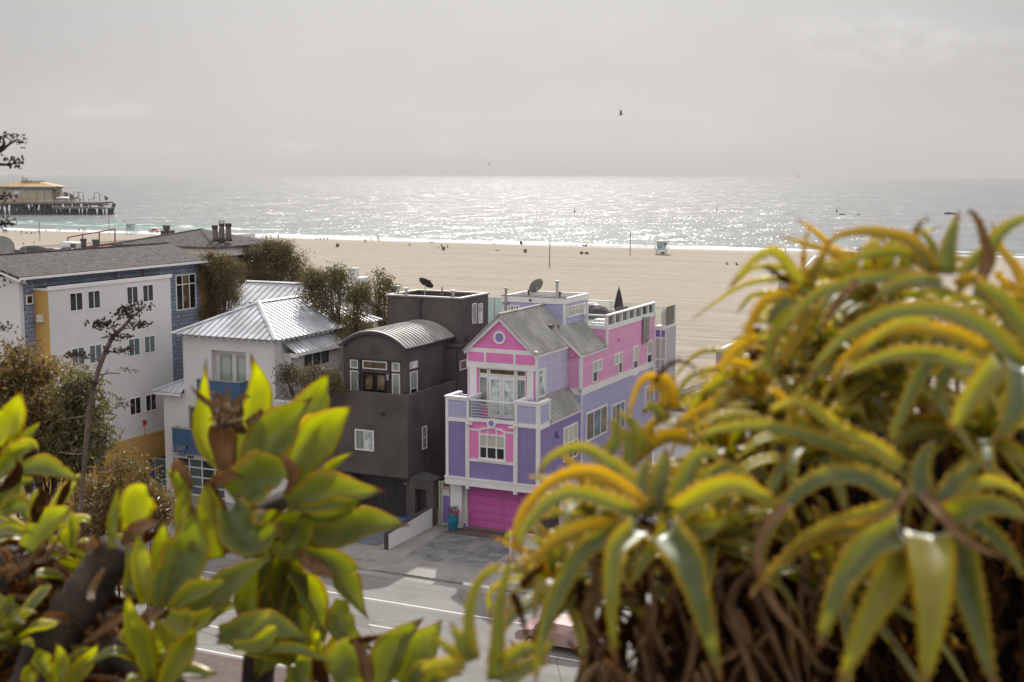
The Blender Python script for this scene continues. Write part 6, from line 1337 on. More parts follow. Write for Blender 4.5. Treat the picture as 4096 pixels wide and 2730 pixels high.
# ================================================================== LEAF MATERIALS
def leafmat(name, base, base2, edge, tip, trans, fac, rough=.38, edgew=.72, spots=True, sheen=.5):
    m, T = newmat(name); uv = T.n('ShaderNodeSeparateXYZ', Vector=T.n('ShaderNodeUVMap').outputs[0]); co = T.coord()
    e = T.m('ABSOLUTE', T.m('SUBTRACT', T.m('MULTIPLY', uv.outputs[0], 2.), 1.)); inf = T.n('ShaderNodeObjectInfo'); rnd = inf.outputs['Random']
    nv = T.n('ShaderNodeCombineXYZ', X=T.m('MULTIPLY', uv.outputs[0], 1.2), Y=T.m('MULTIPLY', uv.outputs[1], 5.), Z=T.m('MULTIPLY', rnd, 37.))
    n1 = T.noise(nv.outputs[0], 1.6, 5, .6); n2 = T.noise(nv.outputs[0], 5., 3, .6)
    vv = T.n('ShaderNodeCombineXYZ', X=T.m('MULTIPLY', uv.outputs[0], 22.), Y=T.m('MULTIPLY', uv.outputs[1], 1.4), Z=T.m('MULTIPLY', rnd, 91.)); n4 = T.noise(vv.outputs[0], 1., 3, .6); n5 = T.noise(nv.outputs[0], 14., 3, .7)
    col = T.mix(T.ramp(n1, .3, .7), base, base2); col = T.mix(T.ramp(n4, .42, .68, 0, .45), col, scl(base2, 1.25)); col = T.mix(T.ramp(n5, .6, .72, 0, .35), col, edge); col = T.mix(T.m('MULTIPLY', T.ramp(rnd, .55, 1.), .5), col, edge)
    ew = T.ramp(T.m('ADD', e, T.m('MULTIPLY', T.m('SUBTRACT', n2, .5), .25)), edgew, 1.0); col = T.mix(ew, col, edge)
    tp = T.ramp(T.m('ADD', uv.outputs[1], T.m('MULTIPLY', T.m('SUBTRACT', n1, .5), .25)), .84, .98); col = T.mix(tp, col, tip)
    pa = T.m('MULTIPLY', T.ramp(n1, .60, .66), T.m('MULTIPLY', T.ramp(e, .35, .8), T.m('GREATER_THAN', T.m('FRACT', T.m('MULTIPLY', rnd, 7.3)), .5))); col = T.mix(T.m('MULTIPLY', pa, .85), col, (.55, .27, .03))
    if spots: sp_ = T.ramp(n2, .655, .70); col = T.mix(T.m('MULTIPLY', sp_, .8), col, (.09, .06, .02))
    nb = T.bump(n2, .15, .004); df = T.n('ShaderNodeBsdfDiffuse', Color=col, Normal=nb)
    tc = T.mix(ew, trans, (1., .72, .06)); tc = T.mix(tp, tc, (.5, .28, .06)); tr = T.n('ShaderNodeBsdfTranslucent', Color=tc)
    thin = T.m('MAXIMUM', T.ramp(e, .2, .9, .72, 1.1), T.ramp(uv.outputs[1], .4, .9, .5, 1.1))
    mx = T.n('ShaderNodeMixShader', i0=T.m('MULTIPLY', T.m('MULTIPLY', T.m('SUBTRACT', 1., T.m('MULTIPLY', tp, .5)), thin), T.m('MULTIPLY', fac, T.ramp(rnd, 0, 1, .72, 1.15)))); T.t.links.new(df.outputs[0], mx.inputs[1]); T.t.links.new(tr.outputs[0], mx.inputs[2])
    gl = T.n('ShaderNodeBsdfGlossy', Color=(.9, .95, .95), Roughness=T.m('ADD', rough, T.m('MULTIPLY', n2, .15)), Normal=nb); fr = T.n('ShaderNodeFresnel', IOR=1.45)
    m2 = T.n('ShaderNodeMixShader', i0=T.m('MULTIPLY', T.m('MULTIPLY', fr.outputs[0], sheen), T.m('SUBTRACT', 1., T.m('MULTIPLY', ew, .8)))); T.t.links.new(mx.outputs[0], m2.inputs[1]); T.t.links.new(gl.outputs[0], m2.inputs[2])
    return finish(m, T, m2)
leafmat('agave_leaf', (.045, .060, .016), (.115, .13, .06), (.42, .28, .02), (.11, .045, .018), (.84, .88, .02), .66, sheen=.7, rough=.4)
leafmat('aloe_leaf', (.038, .055, .020), (.095, .115, .062), (.46, .30, .018), (.28, .10, .03), (.90, .90, .02), .62, spots=False, edgew=.66, sheen=.85, rough=.46)
leafmat('aloe_leaf_orange', (.08, .078, .013), (.15, .13, .025), (.50, .27, .015), (.33, .13, .025), (.98, .78, .02), .62, spots=False, edgew=.58, sheen=.6, rough=.46)
leafmat('dead_leaf', (.016, .007, .002), (.060, .028, .009), (.032, .014, .004), (.010, .005, .002), (.6, .26, .04), .24, rough=.75, sheen=.08)
leafmat('dry_leaf_pale', (.12, .065, .028), (.26, .165, .095), (.10, .05, .02), (.045, .02, .01), (.75, .44, .14), .3, rough=.65, sheen=.2)
def foliage(name, cols, trans, fac=.35, rough=.45, sp=.4):
    m, T = newmat(name); uv = T.n('ShaderNodeSeparateXYZ', Vector=T.n('ShaderNodeUVMap').outputs[0]); r = uv.outputs[0]
    col = T.mix(T.ramp(r, .0, .5), cols[0], cols[1]); col = T.mix(T.ramp(r, .5, .9), col, cols[2]); 
    if len(cols) > 3: col = T.mix(T.m('GREATER_THAN', r, .955), col, cols[3])
    p = bsdf(T, Base_Color=col, Roughness=rough, Specular_IOR_Level=sp); tr = T.n('ShaderNodeBsdfTranslucent', Color=T.mix(.5, col, trans)); mx = T.n('ShaderNodeMixShader', i0=fac); T.t.links.new(p.outputs[0], mx.inputs[1]); T.t.links.new(tr.outputs[0], mx.inputs[2])
    return finish(m, T, mx)
foliage('tree_foliage', ((.06, .05, .02), (.125, .095, .038), (.21, .145, .06), (.5, .2, .17)), (.16, .13, .03))
foliage('eucalyptus_foliage', ((.06, .058, .024), (.14, .12, .05), (.25, .19, .095), (.65, .3, .26)), (.2, .18, .04))
foliage('bush_foliage', ((.07, .06, .022), (.17, .115, .04), (.33, .24, .12), (.45, .25, .05)), (.4, .26, .05), .4, .35, .5)
foliage('bush_green_foliage', ((.045, .05, .02), (.11, .10, .04), (.22, .19, .10)), (.3, .26, .05), .4, .3, .5)

def catmull(P, n):
    P = [np.array(p, float) for p in P]
    if len(P) == 2: return [P[0]+(P[1]-P[0])*t for t in np.linspace(0, 1, n)]
    Q = [2*P[0]-P[1]]+P+[2*P[-1]-P[-2]]; seg = len(P)-1; out = []
    for t in np.linspace(0, seg, n):
        i = min(int(t), seg-1); u = t-i; a, b, c, d = Q[i], Q[i+1], Q[i+2], Q[i+3]
        out.append(.5*((2*b)+(c-a)*u+(2*a-5*b+4*c-d)*u*u+(3*b-a-3*c+d)*u**3))
    return out
PROF = {'agave': ([0, .12, .3, .45, .6, .75, .88, .95, 1], [.52, .6, .88, 1, .86, .55, .24, .09, .01]), 'aloe': ([0, .2, .5, .75, .9, 1], [1, .93, .72, .45, .22, .03]), 'dead': ([0, .3, .7, 1], [.6, 1, .7, .05])}
def leaf_mb(mb, ctrl, w, hint, kind, th=.012, cup=.22, n=20, teeth=True, twist=0., wav=0.):
    sp = catmull(ctrl, n); xs, ys = PROF[kind]; S = np.linspace(-1, 1, 7); k0 = len(mb.v); R = 12
    if mb.uv is None: mb.uv = []
    hint = np.array(hint, float); L = sum(np.linalg.norm(sp[i+1]-sp[i]) for i in range(n-1)); edge = [[], []]
    ph = random.random()*6; nk = [(random.random()*.7+.2, random.choice((-1, 1)), random.uniform(.1, .34), random.uniform(.008, .022)) for _ in range(random.choice((0, 1, 2)))] if kind == 'agave' else []
    for i, p in enumerate(sp):
        t = i/(n-1); tg = sp[min(i+1, n-1)]-sp[max(i-1, 0)]; tg /= np.linalg.norm(tg)+1e-9
        h = hint; nn = h-tg*(h@tg); nn /= np.linalg.norm(nn)+1e-9; b = np.cross(tg, nn)
        if twist: a = twist*t; nn, b = nn*math.cos(a)+b*math.sin(a), b*math.cos(a)-nn*math.sin(a)
        ww = w*np.interp(t, xs, ys)/2; tk = th*min(1, ww/w*2.2+.08); wv = wav*math.sin(t*9+ph)
        W0_, W1_ = ww, ww
        if kind == 'agave':
            W0_ *= 1+.035*math.sin(t*19+ph)+.02*math.sin(t*43+ph*2); W1_ *= 1+.035*math.sin(t*17+ph*3)+.02*math.sin(t*39+ph)
            for (t0, sd_, dp, sg_) in nk:
                if sd_ < 0: W0_ *= 1-dp*math.exp(-((t-t0)/sg_)**2/2)
                else: W1_ *= 1-dp*math.exp(-((t-t0)/sg_)**2/2)
        for s in S: mb.v.append(tuple(p+b*s*(W0_ if s < 0 else W1_)+nn*(cup*ww*2.2*(abs(s)**1.35-.45)+wv*s*ww))); mb.uv.append(((s+1)/2, t))
        for s in S[1:-1][::-1]: mb.v.append(tuple(p+b*s*(W0_ if s < 0 else W1_)+nn*(cup*ww*2.2*(abs(s)**1.35-.45)+wv*s*ww-tk*(1-s*s)))); mb.uv.append(((s+1)/2, t))
        edge[0].append((p-b*ww+nn*cup*ww*1.2, -b, t, ww)); edge[1].append((p+b*ww+nn*cup*ww*1.2, b, t, ww))
    for i in range(n-1):
        for j in range(R): a, c = k0+i*R+j, k0+i*R+(j+1) % R; mb.f.append((a, c, c+R, a+R))
    mb.f.append(tuple(k0+j for j in range(R))[::-1]); mb.f.append(tuple(k0+(n-1)*R+j for j in range(R)))
    if kind == 'aloe' and teeth:
        for q in (0, 1):
            m_ = int(L/.016)
            for z in range(1, m_):
                t = (z+random.uniform(-.2, .2))/m_; f = t*(n-1); i = min(int(f), n-2); u = f-i; A, B = edge[q][i], edge[q][i+1]; p = A[0]*(1-u)+B[0]*u; o = A[1]; ww = A[3]*(1-u)+B[3]*u
                if ww < w*.08: continue
                tg = B[0]-A[0]; tg /= np.linalg.norm(tg)+1e-9; hgt = .005*random.uniform(.7, 1.3); s_ = .0036; up = np.cross(tg, o)*.0018; k = len(mb.v)
                for pt in (p-tg*s_-o*.001, p+tg*s_-o*.001, p+o*hgt+tg*.003, p+up, p-up): mb.v.append(tuple(pt)); mb.uv.append((float(q), t*.8))
                mb.f += [(k, k+3, k+2), (k+3, k+1, k+2), (k+1, k+4, k+2), (k+4, k, k+2)]
    return mb
def k8(x, y): return 700+x/1.96, 1400+y/1.96
def k2(x, y): return x/2.148, 2000+y/2.148
def k9(x, y): return 900+x/2.139, 2000+y/2.139
def kd(x, y): return x*1.7407, y*1.7407
def k7(x, y): return x/2.24, 1500+y/2.24
def e1(x, y): return 2800+x/1.742, 800+y/1.742
def e2(x, y): return 2400+x/1.96, 1300+y/1.96
def e3(x, y): return 2800+x/1.8156, 1900+y/1.8156
def e4(x, y): return 1800+x/1.889, 1900+y/1.889
KS = {'8': k8, '2': k2, '9': k9, 'd': kd, '7': k7, '1': e1, '3': e2, '5': e3, '4': e4}
# ------------------------------------------------------------------ hillside under the camera
def hillz(X, Y):
    z = 21.9-max(0, Y-1.2)*.56
    z += 2.05*math.exp(-((X+2.05)/1.02)**6-((Y-4.4)/.6)**2/2)+2.05*math.exp(-((X-.98)/(.82 if X < .98 else 3.2))**6-((Y-3.0)/.42)**2/2)
    return max(z, -.4)+.05*math.sin(X*5.1)*math.sin(Y*4.3)*(1 if Y < 8 else 3)
m_, T = newmat('hill_soil'); co = T.coord(); n1 = T.noise(co, 2.2, 6, .7); n2 = T.noise(co, 14, 4, .7); colr = T.mix(T.ramp(n1, .35, .65), (.005, .003, .002), (.014, .008, .005)); colr = T.mix(T.ramp(n2, .55, .7, 0, .6), colr, (.05, .03, .018))
finish(m_, T, bsdf(T, Base_Color=colr, Roughness=.95, Specular_IOR_Level=.1, Normal=T.bump(T.m('ADD', n1, n2), 1., .06)))
m = MB(); xs = np.concatenate([np.linspace(-90, -7, 12), np.linspace(-6, 6, 61), np.linspace(7, 90, 12)]); ys = np.concatenate([np.linspace(-4, 0, 5), np.linspace(.3, 8, 56), np.linspace(9, 46, 20)])
for y in ys:
    for x in xs: m.v.append((x, y, hillz(x, y)))
nx = len(xs); m.f = [(i*nx+j, i*nx+j+1, (i+1)*nx+j+1, (i+1)*nx+j) for i in range(len(ys)-1) for j in range(nx-1)]
single('hillside', m, 'hill_soil', None, None, (0, 0, 0), 'w', kind='structure', smooth=True)

# ------------------------------------------------------------------ rosettes
CAMV = np.array([0, 0, H])
def rosette(name, label, cat, d, leaves, kind, mat, group, extra=None):
    """leaves: (key, [(x,y,dd)...], width px, hint, material, options)"""
    b = None; rows = []
    for lf in leaves:
        key, pts, w = lf[0], lf[1], lf[2]; opt = lf[3] if len(lf) > 3 else {}
        P3 = [at(*KS[key](p[0], p[1]), d+(p[2] if len(p) > 2 else 0)) for p in pts]; rows.append((P3, w*(d+(pts[0][2] if len(pts[0]) > 2 else 0))/5120, opt))
        if b is None: b = P3[0]
    R_ = thing(name, label, cat, tuple(float(x) for x in b), 'w', group=group)
    for (P3, w, opt) in rows:
        tc = CAMV-P3[len(P3)//2]; tc = tc/np.linalg.norm(tc); h = opt.get('h', (0, 0, .75)); hint = tc*(opt.get('c', .75)*.7+.55)+np.array(h)*.6; w *= 1.24 if kind == 'agave' else 1.12
        m = MB(); leaf_mb(m, P3, w, hint, opt.get('k', kind), th=opt.get('th', .010 if kind == 'agave' else .008), cup=opt.get('cup', .24)*1.35, twist=opt.get('tw', 0), wav=opt.get('wav', .12 if kind == 'agave' else 0), n=opt.get('n', 34 if kind == 'agave' else 20))
        m.obj('dead_leaf' if 'dead' in opt.get('m', mat) or 'dry' in opt.get('m', mat) else 'leaf', opt.get('m', mat), R_, smooth=True)
    if extra: extra(R_)
    return R_
def auto_leaves(cpx, cpy, d, n, L, w, axis=(0, -.25, 1), seed=0, spread=(.25, 1.75), droop=.55, kind='aloe'):
    """a spiral of leaves round a centre; returns world control points"""
    rg = np.random.default_rng(seed); c = at(cpx, cpy, d); ax = np.array(axis, float); ax /= np.linalg.norm(ax); e = np.cross(ax, [0, 1., 0]); e /= np.linalg.norm(e); f = np.cross(ax, e); out = []
    for i in range(n):
        t = (i+.5)/n; a = i*2.39996+rg.normal()*.15; th = spread[0]+(spread[1]-spread[0])*t+rg.normal()*.1; l = L*rg.uniform(.8, 1.15)*(.6+.5*min(1, t*1.6)); dirv = ax*math.cos(th)+(e*math.cos(a)+f*math.sin(a))*math.sin(th)
        out.append(([c+ax*(-.02*t), c+dirv*l*.4+ax*.05*l, c+dirv*l*.75+ax*.03*l-np.array([0, 0, droop*.18*l]), c+dirv*l-np.array([0, 0, droop*.55*l])+rg.normal(size=3)*.02], w*rg.uniform(.85, 1.15), ax*.8-dirv*.2+np.array([0, 0, .3])))
    return out
def auto_rosette(name, label, cat, cpx, cpy, d, n, L, w, mat, group, kind='aloe', **kw):
    c = at(cpx, cpy, d); R_ = thing(name, label, cat, tuple(float(x) for x in c), 'w', group=group)
    for i, (P3, ww, h) in enumerate(auto_leaves(cpx, cpy, d, n, L, w, kind=kind, **kw)):
        m = MB(); leaf_mb(m, P3, ww, h, kind, th=.008, cup=.2, wav=.12 if kind == 'agave' else 0); m.obj('leaf', mat if (i*7) % 5 else (mat if kind == 'agave' else 'aloe_leaf_orange'), R_, smooth=True)
    return R_
GA, GL = 'broad leaved agaves on the bluff', 'toothed aloes on the bluff'
AD = 3.6
def extraA(R_):
    m = MB(); c = at(*k8(450, 560), 3.55); rg = np.random.default_rng(3)
    for k in range(16):
        p = c+np.array([rg.normal()*.02, rg.normal()*.02, rg.normal()*.03]); q = p+np.array([rg.normal()*.045, rg.normal()*.02, rg.uniform(-.02, .085)]); leaf_mb(m, [p, (p+q)/2+rg.normal(size=3)*.02, q], .026, rg.normal(size=3), 'dead', th=.003, cup=.5, n=9, twist=rg.normal())
    m.obj('dry_husk', 'dry_leaf_pale', R_, smooth=True)
    m = MB(); m.tube(catmull([at(*k8(760, 1180), 3.68), at(*k8(900, 1500), 3.72), at(*k9(420, 700), 3.78), at(*k9(300, 1300), 3.85), at(*k9(250, 2100), 3.95)], 14), .05, 12); m.obj('trunk', 'agave_bark', R_, smooth=True)
rosette('agave', 'largest agave rosette in the left half, its leaves in front of the dark house', 'agave', AD, [
 ('8', [(470, 1040), (240, 760, .05), (215, 420, .05), (243, 60, .02)], 78, {'c': .5, 'h': (.8, 0, .2)}),
 ('8', [(490, 990), (610, 600, .1), (665, 300, .1), (590, 20, .05)], 112, {'h': (-.3, 0, .1), 'cup': .12}),
 ('8', [(900, 900, .1), (1030, 560, .22), (1140, 340, .25), (1212, 165, .2)], 128, {'h': (-.5, 0, .2)}),
 ('8', [(560, 1060, -.02), (720, 760, -.02), (880, 560, -.02), (1085, 372, -.05)], 172, {'h': (-.5, 0, .3)}),
 ('8', [(920, 1040, .02), (1080, 760, .05), (1220, 600, .04), (1410, 430)], 172, {'h': (-.6, 0, .4), 'cup': .15}),
 ('8', [(1060, 1130, .1), (1170, 980, .12), (1270, 880, .12), (1425, 790, .1)], 42, {'h': (-.7, 0, .5)}),
 ('8', [(440, 1180, -.1), (620, 1060, -.12), (780, 960, -.15), (905, 880, -.16)], 195, {'h': (-.5, 0, .7), 'cup': .28}),
 ('8', [(860, 1220, -.08), (1120, 1150, -.1), (1350, 1130, -.12), (1660, 1105, -.12)], 150, {'h': (0, .1, .9), 'cup': .3}),
 ('8', [(900, 1370, -.02), (1200, 1420, -.05), (1500, 1350, -.08), (1850, 1378, -.1)], 150, {'h': (-.1, 0, .9), 'c': .8, 'cup': .1}),
 ('8', [(980, 1280, -.1), (1200, 1290, -.12), (1330, 1240, -.14), (1470, 1180, -.15)], 105, {'h': (-.2, 0, .5)}),
 ('8', [(430, 1230, -.14), (520, 1400, -.18), (640, 1480, -.2), (860, 1340, -.2)], 185, {'h': (.1, -.3, .8), 'cup': .35}),
 ('8', [(420, 1000, .02), (380, 760, .02), (360, 560, .03), (330, 590, -.02)], 92, {'m': 'dry_leaf_pale', 'wav': .3}),
 ('9', [(420, 250, -.05), (620, 200, -.08), (520, 420, -.1), (330, 330, -.1)], 120, {'h': (0, -.2, .4)}),
 ('9', [(700, 420, .0), (960, 560, .0), (1080, 800, .0), (1230, 1030, -.02)], 100, {'h': (.6, 0, .5)}),
 ('9', [(560, 620, .02), (700, 760, .04), (790, 950, .04), (850, 1150, .02)], 105, {'h': (.5, 0, .3)}),
 ('9', [(1010, 850, .02), (990, 1000, .0), (1060, 1150, -.02), (1290, 1300, -.02)], 95, {'h': (-.5, 0, .2)}),
 ('9', [(600, 440, -.1), (740, 560, -.12), (850, 620, -.12), (960, 690, -.12)], 55, {'m': 'dry_leaf_pale'}),
 ('9', [(380, 420, .05), (430, 700, .06), (480, 900, .08), (700, 1190, .08)], 150, {'h': (.3, 0, -.1)}),
 ('8', [(330, 1150, -.08), (290, 1080, -.1), (420, 990, -.12), (560, 1000, -.12)], 50, {'m': 'dry_leaf_pale', 'wav': .3}),
 ('9', [(560, 420, .04), (500, 720, .06), (450, 950, .06), (400, 1180, .05)], 165, {'h': (.3, 0, -.3)}),
 ('9', [(640, 600, .05), (620, 900, .06), (640, 1120, .06), (700, 1380, .05)], 110, {'h': (-.3, 0, -.2)}),
 ('9', [(330, 520, .02), (240, 760, .02), (230, 960, .02), (320, 1150, .02)], 130, {'h': (.4, 0, -.1)}),
 ('9', [(480, 900, .1), (430, 1150, .1), (360, 1330, .1), (250, 1560, .1)], 130, {'h': (.2, 0, .1)}),
 ('9', [(560, 1050, .08), (620, 1250, .08), (720, 1420, .08), (860, 1560, .08)], 100, {'h': (-.2, 0, .3)}),
 ('9', [(420, 1000, .12), (200, 1130, .12), (60, 1180, .12), (-90, 1160, .12)], 90, {'h': (.2, 0, .7)}),
 ('8', [(330, 1640, -.12), (292, 1400, -.12), (268, 1200, -.12), (243, 1005, -.12)], 105, {'h': (-.4, 0, .1)}),
 ('8', [(410, 1600, -.1), (372, 1360, -.1), (335, 1180, -.1), (300, 1040, -.1)], 48, {'m': 'dry_leaf_pale', 'wav': .3}),
 ('8', [(140, 1640, -.15), (60, 1400, -.15), (50, 1220, -.15), (60, 1040, -.15)], 60, {'h': (.5, 0, .3)}),
 ('8', [(620, 1640, -.05), (640, 1480, -.06), (700, 1360, -.08), (860, 1240, -.1)], 120, {'h': (-.2, 0, .6)}),
 ('7', [(1680, 1250, -.1), (1640, 1060, -.1), (1560, 900, -.12), (1470, 850, -.12)], 58, {'h': (.3, 0, .4)}),
 ('7', [(1720, 1020, -.14), (1640, 860, -.15), (1580, 820, -.15), (1530, 930, -.15)], 40, {'m': 'dry_leaf_pale', 'wav': .4}),
 ('7', [(1640, 1240, -.05), (1670, 1100, -.05), (1660, 1020, -.05), (1620, 960, -.05)], 36, {'h': (-.5, 0, .2)}),
 ('8', [(880, 1130, -.18), (930, 1000, -.2), (880, 870, -.2), (820, 830, -.19)], 40, {'m': 'dry_leaf_pale', 'wav': .4}),
], 'agave', 'agave_leaf', GA, extraA)
RB_ = rosette('agave', 'low upright agave with broad yellow green leaves on a thick dark stem', 'agave', 3.3, [
 ('2', [(1400, 900), (1560, 600), (1660, 350), (1655, 30)], 172, {'h': (-.6, 0, .1)}),
 ('2', [(1430, 870, .05), (1530, 600, .05), (1560, 250, .05), (1600, -60, .05)], 48, {'h': (-.9, 0, .1)}),
 ('2', [(1340, 700, .08), (1390, 480, .1), (1400, 330, .1), (1400, 170, .1)], 78, {}),
 ('2', [(960, 420, .15), (965, 250, .15), (985, 80, .15), (1030, -180, .15)], 40, {}),
 ('2', [(1130, 280, .2), (1160, 100, .2), (1210, -60, .2), (1280, -120, .2)], 125, {'h': (.3, 0, .2), 'cup': .1}),
 ('2', [(1450, 960, -.05), (1620, 820, -.08), (1780, 760, -.1), (1990, 680, -.1)], 75, {'h': (-.3, 0, .8), 'cup': .3}),
 ('2', [(1560, 1000, -.02), (1800, 880, -.03), (2050, 660, -.03), (2360, 470, -.03)], 120, {'h': (-.4, 0, .6), 'cup': .14}),
 ('9', [(-60, 1160, -.06), (180, 1130, -.08), (430, 1090, -.1), (730, 1200, -.1)], 128, {'h': (0, .0, .8), 'cup': .14}),
 ('2', [(1420, 1000, -.1), (1560, 1080, -.12), (1700, 1060, -.13), (1900, 880, -.13)], 110, {'h': (-.2, 0, .9), 'cup': .3}),
 ('2', [(1170, 620, .05), (1120, 800, .0), (1130, 600, .02), (1070, 330, .05)], 55, {}),
 ('2', [(1250, 900, .0), (1230, 700, .0), (1200, 480, .02), (1180, 250, .04)], 80, {'h': (.4, 0, .1)}),
 ('2', [(1380, 1000, -.05), (1350, 760, -.06), (1380, 620, -.06), (1420, 540, -.06)], 55, {'h': (.3, 0, .2)}),
 ('2', [(1300, 1560, -.1), (1230, 1300, -.12), (1130, 1050, -.14), (1080, 760, -.14)], 88, {'h': (.5, 0, .2)}),
 ('2', [(1400, 1620, -.15), (1520, 1400, -.16), (1620, 1250, -.16), (1700, 1020, -.18)], 95, {'h': (-.4, 0, .2)}),
 ('2', [(1600, 1350, -.1), (1620, 1150, -.1), (1630, 1000, -.1), (1620, 860, -.1)], 38, {}),
 ('2', [(1480, 1350, -.05), (1420, 1180, -.06), (1370, 1080, -.06), (1300, 1020, -.06)], 45, {'h': (.4, 0, .2)}),
 ('2', [(1200, 1150, -.05), (1260, 1020, -.08), (1330, 980, -.1), (1440, 930, -.1)], 55, {'m': 'dry_leaf_pale', 'wav': .3}),
 ('2', [(1060, 400, .1), (1160, 260, .08), (1300, 210, .06), (1390, 190, .05)], 52, {'m': 'dry_leaf_pale', 'wav': .3}),
 ('9', [(60, 1250, -.15), (280, 1240, -.15), (400, 1130, -.14), (470, 1080, -.12)], 60, {'h': (.1, 0, .5)}),
 ('9', [(320, 1290, -.15), (560, 1270, -.16), (740, 1320, -.17), (960, 1420, -.18)], 40, {'h': (.1, 0, .5)}),
], 'agave', 'agave_leaf', GA)
rosette('agave', 'cut off agave rosette at the left edge with one tall pointed leaf', 'agave', 3.7, [
 ('7', [(-60, 620), (20, 480), (120, 330), (200, 130)], 118, {'h': (.5, 0, .2), 'cup': .1}),
 ('7', [(90, 660, .05), (150, 520, .05), (185, 380, .05), (205, 200, .05)], 34, {'h': (-.6, 0, .1)}),
 ('7', [(130, 680, .1), (220, 580, .1), (290, 500, .1), (385, 400, .1)], 38, {'h': (-.5, 0, .5)}),
 ('7', [(60, 690, -.05), (180, 640, -.06), (290, 620, -.08), (350, 690, -.08)], 40, {'h': (0, 0, .9), 'cup': .3}),
 ('7', [(150, 860, -.1), (320, 820, -.12), (500, 850, -.12), (760, 980, -.1)], 78, {'h': (.1, 0, .8), 'cup': .22}),
 ('7', [(-40, 900, -.06), (100, 760, -.08), (180, 680, -.1), (330, 660, -.1)], 80, {'h': (.2, 0, .5)}),
 ('7', [(-50, 1200, -.05), (60, 1060, -.05), (180, 960, -.06), (360, 940, -.06)], 70, {'h': (.3, 0, .5)}),
 ('7', [(-60, 1390, -.1), (60, 1360, -.12), (180, 1390, -.12), (310, 1430, -.12)], 38, {'h': (0, 0, .7), 'cup': .25}),
 ('7', [(230, 1560, -.1), (350, 1390, -.1), (470, 1280, -.1), (690, 1170, -.1)], 110, {'h': (-.4, 0, .5), 'cup': .12}),
 ('7', [(640, 1560, .0), (660, 1420, .0), (650, 1300, .0), (610, 1190, .0)], 36, {'h': (.5, 0, .2)}),
 ('7', [(620, 1600, .02), (600, 1480, .02), (640, 1400, .02), (690, 1360, .02)], 60, {'h': (-.3, 0, .6)}),
 ('7', [(20, 1250, -.1), (110, 1190, -.1), (200, 1200, -.12), (270, 1330, -.12)], 75, {'h': (0, 0, .8), 'cup': .35}),
 ('7', [(500, 1230, .15), (560, 1100, .15), (610, 990, .15), (650, 880, .15)], 30, {'m': 'dead_leaf'}),
 ('7', [(-20, 1050, -.15), (110, 960, -.16), (170, 850, -.17), (140, 740, -.17)], 45, {'m': 'dead_leaf', 'wav': .4}),
 ('7', [(310, 1330, -.1), (340, 1200, -.1), (380, 1080, -.1), (330, 980, -.1)], 45, {'m': 'dead_leaf', 'wav': .4}),
 ('7', [(780, 1700, .1), (850, 1580, .1), (880, 1540, .1), (900, 1530, .1)], 60, {'h': (.3, 0, .5)}),
 ('7', [(500, 1640, .05), (520, 1560, .05), (480, 1500, .05), (450, 1560, .05)], 50, {}),
], 'agave', 'agave_leaf', GA)
rosette('agave', 'agave leaves at the bottom middle, drooping over the road view', 'agave', 3.2, [
 ('9', [(1120, 1640), (1020, 1420), (1060, 1280), (1150, 1160)], 130, {'h': (-.2, 0, .3), 'cup': .1}),
 ('9', [(1300, 1640, .05), (1400, 1360, .05), (1500, 1200, .05), (1705, 1005, .05)], 130, {'h': (-.5, 0, .3)}),
 ('9', [(1480, 1560, .05), (1600, 1350, .05), (1740, 1200, .05), (1860, 1020, .05)], 135, {'h': (-.5, 0, .3), 'cup': .12}),
 ('9', [(860, 1640, .0), (820, 1480, .0), (800, 1380, .0), (790, 1270, .0)], 60, {'m': 'dead_leaf', 'wav': .3}),
 ('9', [(1240, 1640, -.05), (1220, 1480, -.06), (1160, 1300, -.07), (1070, 1170, -.07)], 48, {'m': 'dry_leaf_pale', 'wav': .3}),
 ('9', [(1060, 1220, -.05), (1180, 1210, -.06), (1260, 1190, -.06), (1340, 1150, -.06)], 30, {'m': 'dead_leaf'}),
 ('9', [(1560, 1640, -.02), (1640, 1500, -.03), (1700, 1420, -.03), (1900, 1380, -.03)], 60, {'h': (-.2, 0, .6)}),
 ('9', [(1700, 1650, .05), (1780, 1520, .05), (1900, 1480, .05), (2040, 1500, .05)], 70, {'h': (-.2, 0, .6)}),
 ('9', [(700, 1650, .05), (640, 1500, .05), (650, 1400, .05), (600, 1330, .05)], 95, {'h': (.2, 0, .3)}),
], 'agave', 'agave_leaf', GA)
rosette('agave', 'small bright agave shoots at the bottom left corner', 'agave', 3.3, [
 ('2', [(480, 1620), (520, 1480), (520, 1350), (480, 1220)], 62, {'h': (.3, 0, .2)}),
 ('2', [(580, 1620, .03), (680, 1480, .03), (770, 1370, .03), (860, 1220, .03)], 72, {'h': (-.5, 0, .3)}),
 ('2', [(420, 1500, .02), (360, 1400, .02), (340, 1340, .02), (320, 1260, .02)], 70, {'h': (.4, 0, .3)}),
 ('2', [(230, 1650, .0), (250, 1540, .0), (240, 1470, .0), (260, 1400, .0)], 55, {'h': (.1, 0, .5)}),
 ('2', [(430, 1600, .05), (440, 1500, .05), (420, 1430, .05), (380, 1390, .05)], 45, {'h': (.3, 0, .3)}),
 ('2', [(560, 1420, .05), (640, 1330, .05), (710, 1290, .05), (800, 1270, .05)], 22, {}),
 ('2', [(180, 1240, .0), (230, 1220, .0), (270, 1240, .0), (300, 1290, .0)], 26, {}),
], 'agave', 'agave_leaf', GA)
